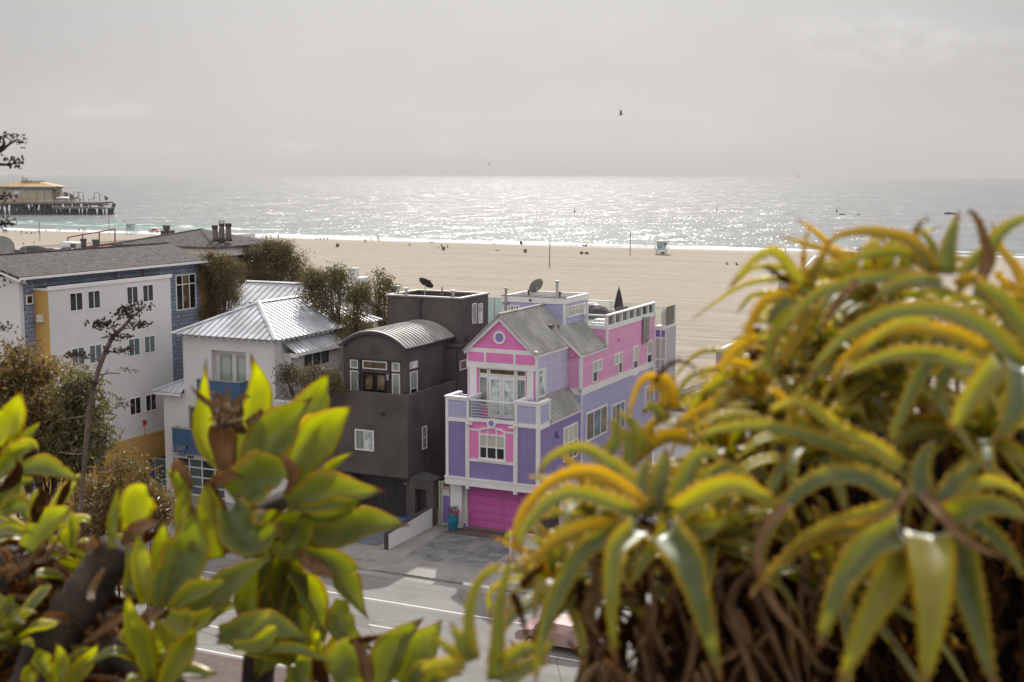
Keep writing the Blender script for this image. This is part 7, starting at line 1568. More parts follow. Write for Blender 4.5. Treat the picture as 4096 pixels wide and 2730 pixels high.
# thick bare stem and dry litter at the left
t = RB_
m = MB(); cs = catmull([at(*k2(200, 1750), 3.5), at(*k2(430, 1250), 3.52), at(*k2(700, 850), 3.58), at(*k2(880, 600), 3.62), at(*k2(1010, 380), 3.62)], 22); rr_ = [(.062+.0035*math.sin(i*2.3)+random.uniform(-.003, .003))*(1 if i < 17 else 1-.06*(i-17)) for i in range(22)]
m.tube(cs, rr_, 14); m.obj('trunk', 'agave_bark', t, smooth=True)
m = MB(); m.tube(catmull([at(*k2(1500, 1700), 3.4), at(*k2(1150, 1330), 3.45), at(*k2(930, 1330), 3.5)], 12), .05, 10); m.obj('trunk', 'agave_bark', t, smooth=True)
def litter(name, label, n, region, d0, d1, L, w, mat, seed, droop=False):
    rg = np.random.default_rng(seed); m = MB()
    for i in range(n):
        px, py = rg.uniform(region[0], region[2]), rg.uniform(region[1], region[3]); c = at(px, py, rg.uniform(d0, d1)); l = L*rg.uniform(.5, 1.2)
        if droop: a = rg.uniform(-.5, .5); dv = np.array([math.sin(a), rg.normal()*.25, -math.cos(a)])
        else: dv = rg.normal(size=3)*np.array([1, .5, .6])
        dv /= np.linalg.norm(dv); s = rg.normal(size=3)*l*.14; leaf_mb(m, [c, c+dv*l*.5+s, c+dv*l+rg.normal(size=3)*l*.18], w*rg.uniform(.5, 1.2), rg.normal(size=3)+np.array([0, -1, .6]), 'dead', th=.003, cup=.5, n=9, twist=rg.normal()*.9)
    return m
def stuff(name, m, mat, label):
    o = bpy.data.objects.new(name, m.mesh(name, (0, 0, 0), True)); COL.objects.link(o); o.data.materials.append(MATS[mat]); o['kind'] = 'stuff'; o['label'] = label; o['category'] = 'leaf litter'; return o
m = litter('', '', 150, (-100, 2150, 640, 2760), 3.65, 4.2, .16, .03, 'dead_leaf', 1); stuff('dead_leaves', m, 'dead_leaf', 'brown dead leaves and litter between the agaves in the lower left')
m = litter('', '', 40, (0, 2150, 560, 2730), 3.5, 3.9, .17, .032, '', 2); stuff('dead_leaves', m, 'dry_leaf_pale', 'pale dry curled leaves among the litter in the lower left')
m = litter('', '', 290, (2250, 2050, 5200, 2760), 2.45, 2.95, .26, .026, '', 3, True); stuff('dead_leaves', m, 'dead_leaf', 'brown dead leaves hanging under the aloes in the lower right')
m = litter('', '', 60, (2250, 2150, 3300, 2760), 2.3, 2.6, .24, .022, '', 4, True); stuff('dead_leaves', m, 'dry_leaf_pale', 'pale dry aloe leaves hanging under the front aloe')
m = litter('', '', 260, (2950, 1300, 5200, 2150), 2.6, 3.1, .2, .024, '', 5, True); stuff('dead_leaves', m, 'dead_leaf', 'brown dead leaves inside the upper right aloes')
m = litter('', '', 70, (2450, 1750, 3300, 2300), 2.6, 2.9, .17, .02, '', 6, True); stuff('dead_leaves', m, 'dead_leaf', 'brown dead leaves between the two front aloes')
# ------------------------------------------------------------------ aloes
LD = 2.15; up = {'h': (0, 0, .9), 'c': .5}
def o_(**k): return k
rosette('aloe', 'front aloe rosette with pale top leaves, between the pink garage and the lower right', 'aloe', LD, [
 ('4', [(1420, 320), (1150, 200, -.03), (850, 160, -.06), (570, 400, -.1), (520, 620, -.1)], 88, o_(c=.4, h=(0, .3, .9))),
 ('4', [(1450, 270, .02), (1300, 100, .04), (1050, -20, .06), (760, 60, .06), (520, 330, .04), (480, 640, .02)], 70, o_(c=.3, h=(0, -.3, .8), m='aloe_leaf_orange')),
 ('4', [(1500, 280, .05), (1380, 60, .1), (1230, -60, .12), (1000, -200, .15), (760, -130, .15), (640, 60, .12)], 74, o_(c=.4, h=(0, 0, .9))),
 ('3', [(440, 1430, .05), (470, 1250, .08), (500, 1100, .1), (520, 960, .12)], 96, o_(c=.9, h=(0, 0, .1))),
 ('3', [(350, 1420, .03), (330, 1250, .06), (350, 1120, .08), (400, 1010, .1)], 60, o_(c=.9, h=(.2, 0, .1))),
 ('3', [(590, 1450, .02), (660, 1230, .04), (760, 1040, .05), (880, 1010, .03), (980, 1060, .02)], 92, o_(c=.3, h=(.0, -.2, .9))),
 ('3', [(600, 1490, -.02), (850, 1320, -.05), (1100, 1270, -.08), (1400, 1440, -.1), (1560, 1560, -.12)], 100, o_(c=.5, h=(0, 0, .9))),
 ('4', [(1740, 380, -.03), (1880, 440, -.06), (2000, 390, -.08), (2130, 270, -.1)], 92, o_(c=.6, h=(0, 0, .8))),
 ('4', [(1420, 400, -.05), (1260, 560, -.12), (1220, 900, -.16), (1250, 1500, -.16)], 92, o_(c=.9, h=(0, 0, .3))),
 ('4', [(1620, 420, -.05), (1790, 640, -.12), (1900, 1000, -.16), (2060, 1600, -.18)], 140, o_(c=.9, h=(-.2, 0, .3))),
 ('4', [(1330, 400, -.04), (1000, 580, -.08), (790, 960, -.1), (680, 1300, -.12), (640, 1620, -.12)], 80, o_(c=.7, h=(.3, 0, .4))),
 ('4', [(1300, 380, -.02), (1000, 430, -.05), (760, 540, -.06), (500, 740, -.07)], 66, o_(c=.4, h=(.2, -.2, .8), m='aloe_leaf_orange')),
 ('4', [(1280, 370, .0), (1020, 380, .0), (800, 470, .0), (620, 640, .0)], 60, o_(c=.3, h=(.2, .1, .9))),
 ('4', [(1660, 400, -.02), (1560, 520, -.06), (1440, 700, -.1), (1330, 860, -.12)], 60, o_(c=.9, h=(0, 0, .2))),
 ('3', [(640, 1480, .03), (820, 1220, .06), (1010, 1120, .08), (1180, 1230, .08), (1380, 1420, .06)], 70, o_(c=.3, h=(0, .3, .9))),
 ('3', [(520, 1440, .06), (540, 1250, .1), (600, 1150, .12), (700, 1100, .13)], 66, o_(c=.6, h=(-.4, 0, .4), m='aloe_leaf_orange')),
], 'aloe', 'aloe_leaf', GL)
rosette('aloe', 'large aloe rosette at lower right with wide hanging grey green leaves', 'aloe', 1.95, [
 ('5', [(1430, 180), (1200, 30, .03), (900, 20, .04), (640, 200, .04), (470, 480, .02), (440, 800, .0)], 92, o_(c=.4, h=(0, 0, .9))),
 ('5', [(640, 210, -.05), (470, 400, -.06), (430, 700, -.06), (560, 980, -.07), (760, 1220, -.08), (930, 1540, -.08)], 40, o_(k='aloe', m='dry_leaf_pale', c=.9)),
 ('5', [(1420, 260, -.02), (1100, 330, -.04), (800, 440, -.06), (500, 680, -.06)], 76, o_(c=.4, h=(.1, 0, .9))),
 ('5', [(1440, 330, -.03), (1150, 400, -.06), (900, 440, -.06), (600, 620, -.07), (340, 900, -.08)], 66, o_(c=.3, h=(.1, -.3, .8), m='aloe_leaf_orange')),
 ('5', [(1490, 400, -.06), (1230, 520, -.12), (1000, 840, -.14), (850, 1300, -.14)], 142, o_(c=.8, h=(.3, 0, .4))),
 ('5', [(1510, 480, -.06), (1390, 760, -.12), (1200, 1100, -.14), (980, 1620, -.14)], 150, o_(c=.9, h=(.2, 0, .3))),
 ('5', [(1670, 420, -.08), (1690, 760, -.16), (1680, 1100, -.18), (1620, 1620, -.18)], 172, o_(c=1, h=(0, 0, .3), cup=.12)),
 ('5', [(1840, 420, -.04), (1930, 760, -.1), (2020, 1100, -.12), (2160, 1620, -.14)], 140, o_(c=.9, h=(-.2, 0, .3))),
 ('5', [(1780, 330, -.04), (1980, 250, -.08), (2200, 240, -.1), (2450, 360, -.12)], 120, o_(c=.6, h=(0, 0, .9))),
 ('5', [(1760, 180, .0), (1850, 60, .02), (1960, -40, .03), (2120, -90, .03)], 78, o_(c=.6, h=(-.2, 0, .7))),
 ('5', [(1600, 120, .0), (1750, 280, -.08), (1900, 460, -.12), (2100, 560, -.14), (2260, 620, -.14)], 46, o_(m='dry_leaf_pale', c=.9)),
 ('5', [(1500, 100, -.06), (1440, 220, -.1), (1300, 320, -.12), (1180, 360, -.12)], 30, o_(m='dry_leaf_pale', c=.9)),
 ('5', [(1620, 140, .02), (1600, -20, .06), (1640, -150, .08), (1720, -260, .1)], 88, o_(c=.9, h=(-.2, 0, .1))),
 ('3', [(2330, 1120, .05), (2180, 980, .08), (1900, 830, .1), (1600, 620, .1), (1400, 640, .1), (1300, 720, .1)], 74, o_(c=.35, h=(0, 0, .9))),
 ('3', [(2260, 1100, .08), (2050, 1030, .1), (1700, 900, .12), (1300, 800, .14), (900, 830, .14), (620, 960, .14)], 78, o_(c=.35, h=(0, 0, .9))),
 ('5', [(1960, 330, -.02), (2100, 420, -.06), (2240, 560, -.08), (2400, 800, -.1)], 76, o_(c=.8, h=(0, 0, .5))),
 ('5', [(1900, 150, .02), (2060, 60, .04), (2250, 90, .04), (2420, 200, .04)], 70, o_(c=.3, h=(0, 0, .9))),
], 'aloe', 'aloe_leaf', GL)
rosette('aloe', 'topmost aloe rosette at upper right with one leaf pointing straight up over the sea', 'aloe', 2.2, [
 ('1', [(1720, 520), (1730, 360), (1760, 220, .02), (1808, 70, .03)], 70, o_(c=.9, h=(-.3, 0, .1))),
 ('1', [(1610, 500, .0), (1480, 300, .02), (1300, 240, .03), (1120, 225, .03), (940, 265, .02), (870, 350, .02)], 56, o_(c=.35, h=(0, .0, .9), m='aloe_leaf_orange')),
 ('1', [(1600, 470, .03), (1440, 380, .04), (1250, 370, .04), (1050, 430, .03), (880, 530, .02)], 60, o_(c=.35, h=(0, 0, .9))),
 ('1', [(1560, 590, -.02), (1380, 540, -.03), (1120, 560, -.03), (850, 650, -.04), (620, 840, -.04), (480, 1080, -.04)], 64, o_(c=.4, h=(0, 0, .9))),
 ('1', [(1660, 500, .04), (1640, 380, .05), (1580, 260, .06), (1480, 180, .06)], 40, o_(c=.8, h=(.3, 0, .3))),
 ('1', [(1830, 520, .02), (1900, 430, .03), (1950, 370, .03), (2000, 330, .03)], 52, o_(c=.8, h=(-.2, 0, .4))),
 ('1', [(1960, 560, .0), (2010, 420, .02), (1980, 260, .03), (1930, 130, .04), (1860, 60, .04)], 46, o_(c=.7, h=(-.4, 0, .3), m='dry_leaf_pale')),
 ('1', [(1990, 470, .05), (2030, 320, .06), (2130, 200, .06), (2280, 130, .06), (2420, 160, .05)], 62, o_(c=.4, h=(0, 0, .9))),
 ('1', [(1900, 620, -.04), (2060, 700, -.06), (2160, 880, -.08), (2290, 1220, -.1)], 68, o_(c=.7, h=(-.1, 0, .6))),
 ('1', [(1780, 620, -.05), (1900, 560, -.08), (2010, 640, -.1), (2120, 800, -.1)], 60, o_(c=.4, h=(0, 0, .9), m='aloe_leaf_orange')),
 ('1', [(1700, 600, -.04), (1500, 560, -.07), (1320, 620, -.08), (1180, 720, -.08)], 60, o_(c=.4, h=(0, 0, .9))),
 ('1', [(1650, 560, .0), (1540, 430, .03), (1500, 300, .05), (1520, 180, .06), (1620, 110, .07)], 30, o_(m='dry_leaf_pale', c=.8)),
 ('1', [(1120, 560, -.06), (1050, 620, -.08), (950, 720, -.08), (860, 880, -.09), (820, 980, -.09)], 32, o_(m='dry_leaf_pale', c=.8)),
], 'aloe', 'aloe_leaf', GL)
rosette('aloe', 'long arched aloe leaves in the middle of the right edge', 'aloe', 1.9, [
 ('1', [(2330, 1300), (2150, 1060, -.02), (1950, 880, -.04), (1680, 780, -.06), (1350, 790, -.06), (1060, 920, -.06), (840, 1120, -.06), (740, 1300, -.06)], 90, o_(c=.35, h=(0, 0, .95))),
 ('1', [(1900, 1170, .05), (1650, 1090, .04), (1380, 1080, .03), (1150, 1150, .02), (1000, 1240, .02)], 76, o_(c=.35, h=(0, 0, .95))),
 ('1', [(2000, 1060, .12), (1750, 930, .12), (1450, 900, .12), (1200, 960, .12), (1000, 1120, .1), (880, 1330, .1)], 62, o_(c=.4, h=(0, 0, .9), m='aloe_leaf_orange')),
 ('1', [(2120, 1140, -.05), (2000, 1260, -.08), (1850, 1440, -.1), (1740, 1640, -.1)], 120, o_(c=.9, h=(-.2, 0, .3))),
 ('1', [(2250, 1150, -.08), (2240, 1330, -.12), (2180, 1500, -.14), (2060, 1700, -.14)], 130, o_(c=.9, h=(0, 0, .4))),
 ('1', [(1720, 860, .2), (1640, 1050, .18), (1500, 1280, .16), (1380, 1560, .15), (1300, 1760, .15)], 76, o_(c=.9, h=(0, 0, .2))),
 ('1', [(1830, 830, .22), (1800, 1000, .22), (1700, 1250, .22), (1600, 1500, .22)], 90, o_(c=.9, h=(0, 0, .2))),
 ('1', [(1600, 860, .1), (1430, 850, .1), (1280, 920, .1), (1100, 1080, .1), (980, 1250, .1)], 46, o_(c=.4, h=(0, 0, .9))),
 ('1', [(2330, 1000, .1), (2200, 800, .1), (2050, 640, .1), (1900, 560, .1)], 80, o_(c=.4, h=(-.2, 0, .9))),
], 'aloe', 'aloe_leaf', GL)
rosette('aloe', 'small aloe rosette at the left tip of the right clump, in front of the sand', 'aloe', 2.3, [
 ('1', [(725, 600), (640, 500, .0), (560, 390, .0), (490, 360, .0), (380, 420, .0), (270, 530, .0), (190, 640, .0)], 48, o_(c=.5, h=(0, 0, .8))),
 ('1', [(735, 600, .02), (720, 430, .03), (735, 280, .04), (765, 160, .05)], 22, o_(m='aloe_leaf_orange', c=.9, n=16)),
 ('1', [(690, 640, .0), (560, 660, .0), (440, 720, -.02), (370, 830, -.03), (335, 960, -.03), (350, 1100, -.03)], 46, o_(c=.4, h=(0, 0, .9), m='aloe_leaf_orange')),
 ('1', [(640, 700, -.02), (560, 740, -.03), (500, 820, -.04), (480, 900, -.04)], 56, o_(c=.6, h=(.2, 0, .7))),
 ('1', [(660, 600, .02), (560, 540, .02), (480, 480, .02), (440, 460, .02)], 26, o_(m='dead_leaf', c=.8)),
 ('1', [(760, 600, .02), (800, 490, .02), (850, 400, .02), (900, 330, .02)], 46, o_(c=.8, h=(-.3, 0, .3), m='aloe_leaf_orange')),
 ('1', [(700, 720, .0), (600, 820, .0), (520, 960, .0), (470, 1130, .0), (440, 1250, .0)], 62, o_(c=.5, h=(.2, 0, .8))),
 ('1', [(760, 740, -.02), (720, 880, -.03), (640, 1020, -.04), (560, 1160, -.04)], 60, o_(c=.6, h=(.2, 0, .7), m='aloe_leaf_orange')),
 ('1', [(430, 900, .04), (360, 930, .04), (310, 980, .04), (270, 1060, .04)], 20, o_(m='dead_leaf', c=.8)),
 ('1', [(400, 960, .0), (300, 1010, .0), (200, 1100, .0), (90, 1220, .0)], 44, o_(c=.5, h=(0, 0, .8), m='aloe_leaf_orange')),
 ('1', [(780, 660, .02), (700, 620, .03), (640, 560, .04), (600, 470, .05)], 50, o_(c=.7, h=(.2, 0, .5))),
], 'aloe', 'aloe_leaf', GL)
rosette('aloe', 'yellowing aloe rosette overlapping the right wall of the pink house', 'aloe', 2.45, [
 ('3', [(520, 640), (510, 540, .0), (430, 430, .0), (380, 410, .0), (300, 480, .0), (240, 640, .0), (230, 740, .0)], 44, o_(c=.5, h=(0, 0, .8), m='aloe_leaf_orange')),
 ('3', [(560, 640, .02), (560, 500, .02), (500, 420, .02), (420, 470, .02), (380, 580, .02)], 48, o_(c=.7, h=(.2, 0, .5), m='aloe_leaf_orange')),
 ('3', [(500, 760, .0), (460, 680, .0), (400, 640, .0), (330, 700, .0)], 60, o_(c=.7, h=(.1, 0, .6))),
 ('3', [(430, 440, .0), (520, 330, .01), (620, 285, .02), (720, 320, .02), (760, 370, .02)], 16, o_(m='dead_leaf', c=.8)),
 ('3', [(1290, 560, .05), (1180, 430, .05), (1000, 420, .05), (820, 530, .05), (620, 800, .05)], 76, o_(c=.45, h=(0, 0, .9))),
 ('3', [(1260, 590, .0), (1120, 560, .0), (920, 620, .0), (740, 700, .0), (560, 820, .0)], 70, o_(c=.45, h=(.1, 0, .9), m='aloe_leaf_orange')),
 ('3', [(1300, 560, .0), (1270, 430, .02), (1160, 330, .02), (1000, 300, .03), (850, 370, .03)], 60, o_(c=.45, h=(0, 0, .9), m='aloe_leaf_orange')),
 ('3', [(60, 1000, -.1), (130, 900, -.1), (120, 780, -.1), (60, 760, -.1)], 50, o_(c=.8, h=(0, 0, .4))),
 ('3', [(230, 1100, -.06), (240, 960, -.05), (180, 850, -.05), (60, 830, -.05)], 62, o_(c=.5, h=(.2, 0, .8))),
 ('3', [(330, 1000, -.03), (300, 860, -.03), (220, 740, -.03), (110, 680, -.03)], 50, o_(c=.7, h=(.2, 0, .6))),
 ('3', [(420, 960, .0), (380, 840, .0), (440, 760, .0), (560, 700, .0)], 50, o_(c=.5, h=(0, 0, .9), m='aloe_leaf_orange')),
 ('3', [(700, 900, .05), (560, 880, .04), (420, 930, .03), (260, 1040, .02), (80, 1200, .02)], 70, o_(c=.45, h=(0, 0, .9), m='aloe_leaf_orange')),
 ('3', [(1330, 640, -.05), (1400, 520, -.05), (1540, 500, -.05), (1700, 560, -.05)], 60, o_(c=.45, h=(0, 0, .9))),
], 'aloe', 'aloe_leaf', GL)
rosette('aloe', 'small bluish aloe at the bottom middle in front of the road', 'aloe', 2.2, [
 ('4', [(150, 1420), (110, 1320, .0), (60, 1220, .0), (0, 1110, .0)], 74, o_(c=.7, h=(.3, 0, .5))),
 ('4', [(180, 1400, .02), (140, 1100, .03), (190, 860, .04), (300, 720, .04), (390, 680, .04)], 46, o_(c=.6, h=(.3, 0, .5))),
 ('4', [(340, 1560, -.02), (360, 1300, -.02), (370, 1050, -.02), (410, 820, -.02), (470, 560, -.01)], 62, o_(c=.9, h=(0, 0, .2))),
 ('4', [(120, 1440, -.03), (0, 1420, -.04), (-120, 1430, -.05), (-260, 1500, -.05)], 50, o_(c=.5, h=(0, 0, .9))),
 ('4', [(80, 1440, .0), (40, 1360, .0), (-60, 1280, .0), (-140, 1180, .0)], 50, o_(c=.6, h=(.2, 0, .7))),
 ('4', [(390, 1480, -.03), (480, 1380, -.05), (590, 1310, -.06), (720, 1330, -.06)], 84, o_(c=.4, h=(0, 0, .9))),
 ('4', [(400, 1540, -.06), (520, 1500, -.08), (620, 1440, -.08), (780, 1420, -.08)], 80, o_(c=.4, h=(0, 0, .9))),
 ('4', [(420, 1600, .0), (540, 1480, .0), (680, 1380, .0), (820, 1210, .0)], 60, o_(c=.6, h=(-.2, 0, .7))),
 ('4', [(470, 900, .05), (520, 1000, .05), (560, 1150, .05), (590, 1250, .05)], 30, o_(m='dead_leaf', c=.8)),
 ('4', [(540, 850, .05), (620, 760, .05), (700, 700, .05), (680, 640, .05)], 36, o_(m='dead_leaf', c=.8)),
 ('4', [(-60, 1560, -.04), (-40, 1520, -.05), (20, 1490, -.05), (100, 1480, -.05)], 60, o_(c=.5, h=(0, 0, .8))),
], 'aloe', 'aloe_leaf', GL)
fills = [(3170, 1560, 2.7, .25, 'aloe rosette half hidden in the middle of the right clump'), (3420, 1640, 2.6, .34, 'aloe rosette deep in the clump below the long arched leaves'), (2900, 1850, 2.75, .28, 'aloe rosette behind the front one, nearly hidden'), (3950, 1500, 2.6, .36, 'shaded aloe rosette at the right edge behind the long leaves'), (3450, 1250, 2.75, .34, 'aloe rosette below the topmost one'), (4150, 1330, 2.5, .26, 'aloe rosette cut by the right edge near the top'), (3350, 1290, 2.65, .21, 'small aloe rosette between the left tip and the topmost one'), (2520, 2330, 2.75, .22, 'shaded aloe rosette under the front one'), (3300, 2350, 2.55, .3, 'shaded aloe rosette below the gap between the two big ones'), (2250, 2350, 2.6, .2, 'thin aloe rosette beside the bluish one')]
fills += [(3270, 1400, 2.45, .17, 'slim leaved aloe rosette right of the rounded parapet'), (3500, 1150, 2.4, .19, 'slim aloe rosette left of the leaf that points straight up'), (3560, 1500, 2.35, .24, 'slim aloe rosette under the long arched leaves'), (3000, 1640, 2.5, .15, 'slim aloe rosette low over the rounded parapet'), (3250, 1800, 2.3, .22, 'slim aloe rosette between the two big lower ones'), (3950, 1750, 2.3, .24, 'slim aloe rosette at the right edge over the big lower one'), (2380, 2060, 2.5, .18, 'slim aloe rosette left of the front one'), (2850, 2150, 2.45, .2, 'slim aloe rosette right of the front one')]
for i, (x, y, d, L, lab) in enumerate(fills): auto_rosette('aloe', lab, 'aloe', x, y, d, 24, L, .031, 'aloe_leaf', GL, seed=20+i, axis=(RNG.normal()*.25-.1, -.35, 1))
for i, (x, y, d, L, lab) in enumerate(((150, 2150, 4.1, .26, 'shaded agave rosette behind the left edge one'), (820, 2480, 3.9, .24, 'shaded agave rosette behind the low upright one'), (1250, 2700, 3.7, .22, 'agave rosette cut off by the bottom edge'), (330, 2330, 3.85, .19, 'shaded agave rosette just above the thick bent stem'), (40, 2560, 3.45, .17, 'agave rosette in the bottom left corner by the litter'), (640, 2700, 3.3, .17, 'agave rosette at the bottom edge below the thick stem'))): auto_rosette('agave', lab, 'agave', x, y, d, 12, L, .058, 'agave_leaf', GA, kind='agave', seed=50+i, spread=(.2, 1.3), droop=.2)
# ------------------------------------------------------------------ dry agave flower stalks
def pods(m, p, s, rg, n):
    for k in range(n):
        d_ = rg.normal(size=3)*np.array([1, .8, .6])+np.array([0, 0, .5]); d_ /= np.linalg.norm(d_); b = np.array(p)+rg.normal(size=3)*s*.34*np.array([1.3, 1, .6]); l = s*.5*rg.uniform(.6, 1.1); w = l*.27; e = np.cross(d_, rg.normal(size=3)); e /= np.linalg.norm(e); f = np.cross(d_, e); q = b+d_*l*.5; t_ = b+d_*l; k0 = len(m.v)
        m.v += [tuple(b)]+[tuple(q+(e*math.cos(a)+f*math.sin(a))*w) for a in (0, 1.57, 3.14, 4.71)]+[tuple(t_)]; m.f += [(k0, k0+1+j, k0+1+(j+1) % 4) for j in range(4)]+[(k0+5, k0+1+(j+1) % 4, k0+1+j) for j in range(4)]
def kb(x, y): return x/1.96, 1200+y/1.96
SD = 12.5
t = thing('agave_stalk', 'tall dry agave flower stalk with dark seed clusters in front of the white wall', 'flower stalk', tuple(float(x) for x in at(*kb(640, 1560), SD)), 'w', group='dry agave flower stalks')
st = [at(*kb(*p), SD) for p in ((600, 2100), (636, 1600), (660, 1300), (690, 950), (740, 670), (800, 470), (880, 300), (960, 220), (1030, 140), (1090, 95), (1150, 50))]; st = catmull(st, 40); m = MB(); m.tube(st, list(np.interp(np.linspace(0, 1, 40), [0, .25, .5, .72, .88, 1], [.019, .023, .025, .018, .010, .004])), 10); m.obj('stem', 'stalk_bark', t, smooth=True)
rg = np.random.default_rng(5)
for (b, mid, e, cl, s) in (((1080, 100), (1110, 60), (1140, 45), ((1050, 70), (1000, 60), (1120, 55)), .13), ((1040, 140), (1010, 120), (960, 115), ((960, 105), (930, 120), (1010, 130)), .12), ((915, 260), (880, 220), (845, 225), ((740, 200), (780, 190), (820, 195), (860, 190)), .13), ((965, 230), (1010, 222), (1060, 225), ((1060, 205), (1100, 200), (1125, 215)), .11), ((890, 310), (920, 320), (950, 325), ((960, 290), (990, 300)), .09), ((910, 290), (880, 280), (860, 290), ((860, 295), (890, 285)), .09), ((835, 400), (900, 410), (960, 415), ((930, 405), (970, 405), (1000, 395), (850, 400)), .09), ((800, 490), (760, 465), (650, 460), ((545, 435), (580, 430), (620, 430), (660, 445)), .10), ((790, 590), (860, 575), (940, 580), ((960, 545), (1000, 550), (1040, 560)), .07), ((720, 720), (660, 700), (610, 690), ((540, 690), (600, 685), (650, 690), (700, 660), (730, 660)), .09), ((730, 825), (800, 830), (900, 850), ((930, 830), (970, 820), (1000, 830), (945, 790)), .07), ((700, 910), (620, 920), (450, 945), (), .05), ((710, 1035), (770, 1020), (830, 990), ((740, 970), (800, 985), (850, 985), (890, 990)), .07), ((660, 1210), (560, 1210), (470, 1195), (), .05), ((680, 1310), (780, 1325), (900, 1310), ((930, 1260), (950, 1280)), .08)):
    m = MB(); m.tube(catmull([at(*kb(*b), SD), at(*kb(*mid), SD-.05), at(*kb(*e), SD-.08)], 10), list(np.linspace(.009, .005, 10)), 6); bo = m.obj('branch', 'stalk_bark', t, smooth=True)
    if cl:
        m = MB()
        for c in cl: pods(m, at(*kb(*c), SD-.08), s*.8, rg, 20 if s > .085 else 13)
        g = m.obj('seed_pods', 'pod_brown' if s > .08 else 'pod_tan', None); g['e'].data.transform(Matrix.Translation(-Vector(t['_b']))); g['e'].parent = bo['e']
def kp(x, y): return x/3.136, 500+y/3.136
t = thing('agave_stalk', 'dark dry agave branches reaching in at the left edge over the pier', 'flower stalk', tuple(float(x) for x in at(-60, 1900, 9.5)), 'w', group='dry agave flower stalks')
m = MB(); m.tube(catmull([at(-150, 2600, 9.5), at(-95, 1500, 9.5), at(-70, 900, 9.5), at(-50, 560, 9.5)], 16), list(np.linspace(.06, .02, 16)), 8); m.obj('stem', 'stalk_bark', t, smooth=True)
for (pts, cl, s) in (((( -200, 430), (0, 335), (100, 255), (210, 185)), ((235, 160), (255, 205), (240, 245), (225, 225), (150, 150), (135, 130)), .075), (((-100, 330), (20, 280), (55, 225), (35, 180)), ((30, 165), (60, 160), (20, 185), (85, 190), (0, 175)), .085), (((-200, 500), (0, 498), (100, 500), (170, 485)), ((130, 450), (165, 430), (205, 450), (180, 490), (195, 510), (240, 490)), .095), (((-200, 930), (0, 930), (40, 925)), ((10, 910), (50, 905), (30, 930), (80, 920)), .085), (((-200, 1300), (0, 1250), (100, 1240), (180, 1245)), ((20, 1210), (70, 1205), (100, 1245), (150, 1240), (40, 1250), (5, 1170), (120, 1255)), .085)):
    m = MB(); m.tube(catmull([at(*kp(*p), 9.5) for p in pts], 12), list(np.linspace(.016, .007, 12)), 6); bo = m.obj('branch', 'pod_brown', t, smooth=True); m = MB()
    for c in cl: pods(m, at(*kp(*c), 9.45), s*.75, rg, 8)
    g = m.obj('seed_pods', 'pod_brown', None); g['e'].data.transform(Matrix.Translation(-Vector(t['_b']))); g['e'].parent = bo['e']
for (x, y) in ((18, 700), (12, 1105), (80, 1115)):
    m = MB(); p = at(x*.41 if y < 1000 else x/2.41, 850+y/2.41, 9.5); pods(m, p, .08, rg, 9); g = m.obj('seed_pods', 'pod_brown', t)

# ================================================================== TREES AND SHRUBS
def leafcloud(m, blobs, n, L, w, rg, hang=.5, clump=10, cs=.35):
    """many leaf blades in clumps spread through ellipsoid shells; blobs (centre, radii)"""
    vol = np.array([b[1][0]*b[1][1]*b[1][2] for b in blobs])**.72; pr = vol/vol.sum(); nc = n//clump; V, Fc, UV = [], [], []
    nt = max(len(blobs)*4, nc//10); tufts = []
    for _ in range(nt):
        b = blobs[rg.choice(len(blobs), p=pr)]; d_ = rg.normal(size=3); d_ /= np.linalg.norm(d_); r = rg.uniform(.12, 1.)**.4*(1+rg.normal()*.10); tufts.append((np.array(b[0])+d_*np.array(b[1])*r, d_, float(np.mean(b[1])), np.clip(rg.uniform(.1, .85), 0, .94)))
    for _ in range(nc):
        tf = tufts[rg.integers(nt)]; d_ = tf[1]; c = tf[0]+rg.normal(size=3)*tf[2]*.2; tone = np.clip(tf[3]+rg.normal()*.12, .02, .94)
        for _k in range(clump):
            p = c+rg.normal(size=3)*cs*np.array([1, 1, .8]); a = rg.normal(size=3)*.8+np.array([0, 0, -hang])+d_*.3; a /= np.linalg.norm(a); e = np.cross(a, rg.normal(size=3)); e /= np.linalg.norm(e)+1e-9; l = L*rg.uniform(.6, 1.3); ww = w*rg.uniform(.7, 1.3); k = len(V)
            bend = np.cross(a, e)*l*.12
            V += [tuple(p), tuple(p+a*l*.45+e*ww+bend), tuple(p+a*l), tuple(p+a*l*.45-e*ww+bend)]; Fc.append((k, k+1, k+2, k+3)); u = float(np.clip(tone+rg.normal()*.12, 0, .95)); 
            if rg.uniform() < .012: u = .98
            UV += [(u, 0)]*4
    m.add(V, Fc); m.uv = (m.uv or [])+UV
    return m
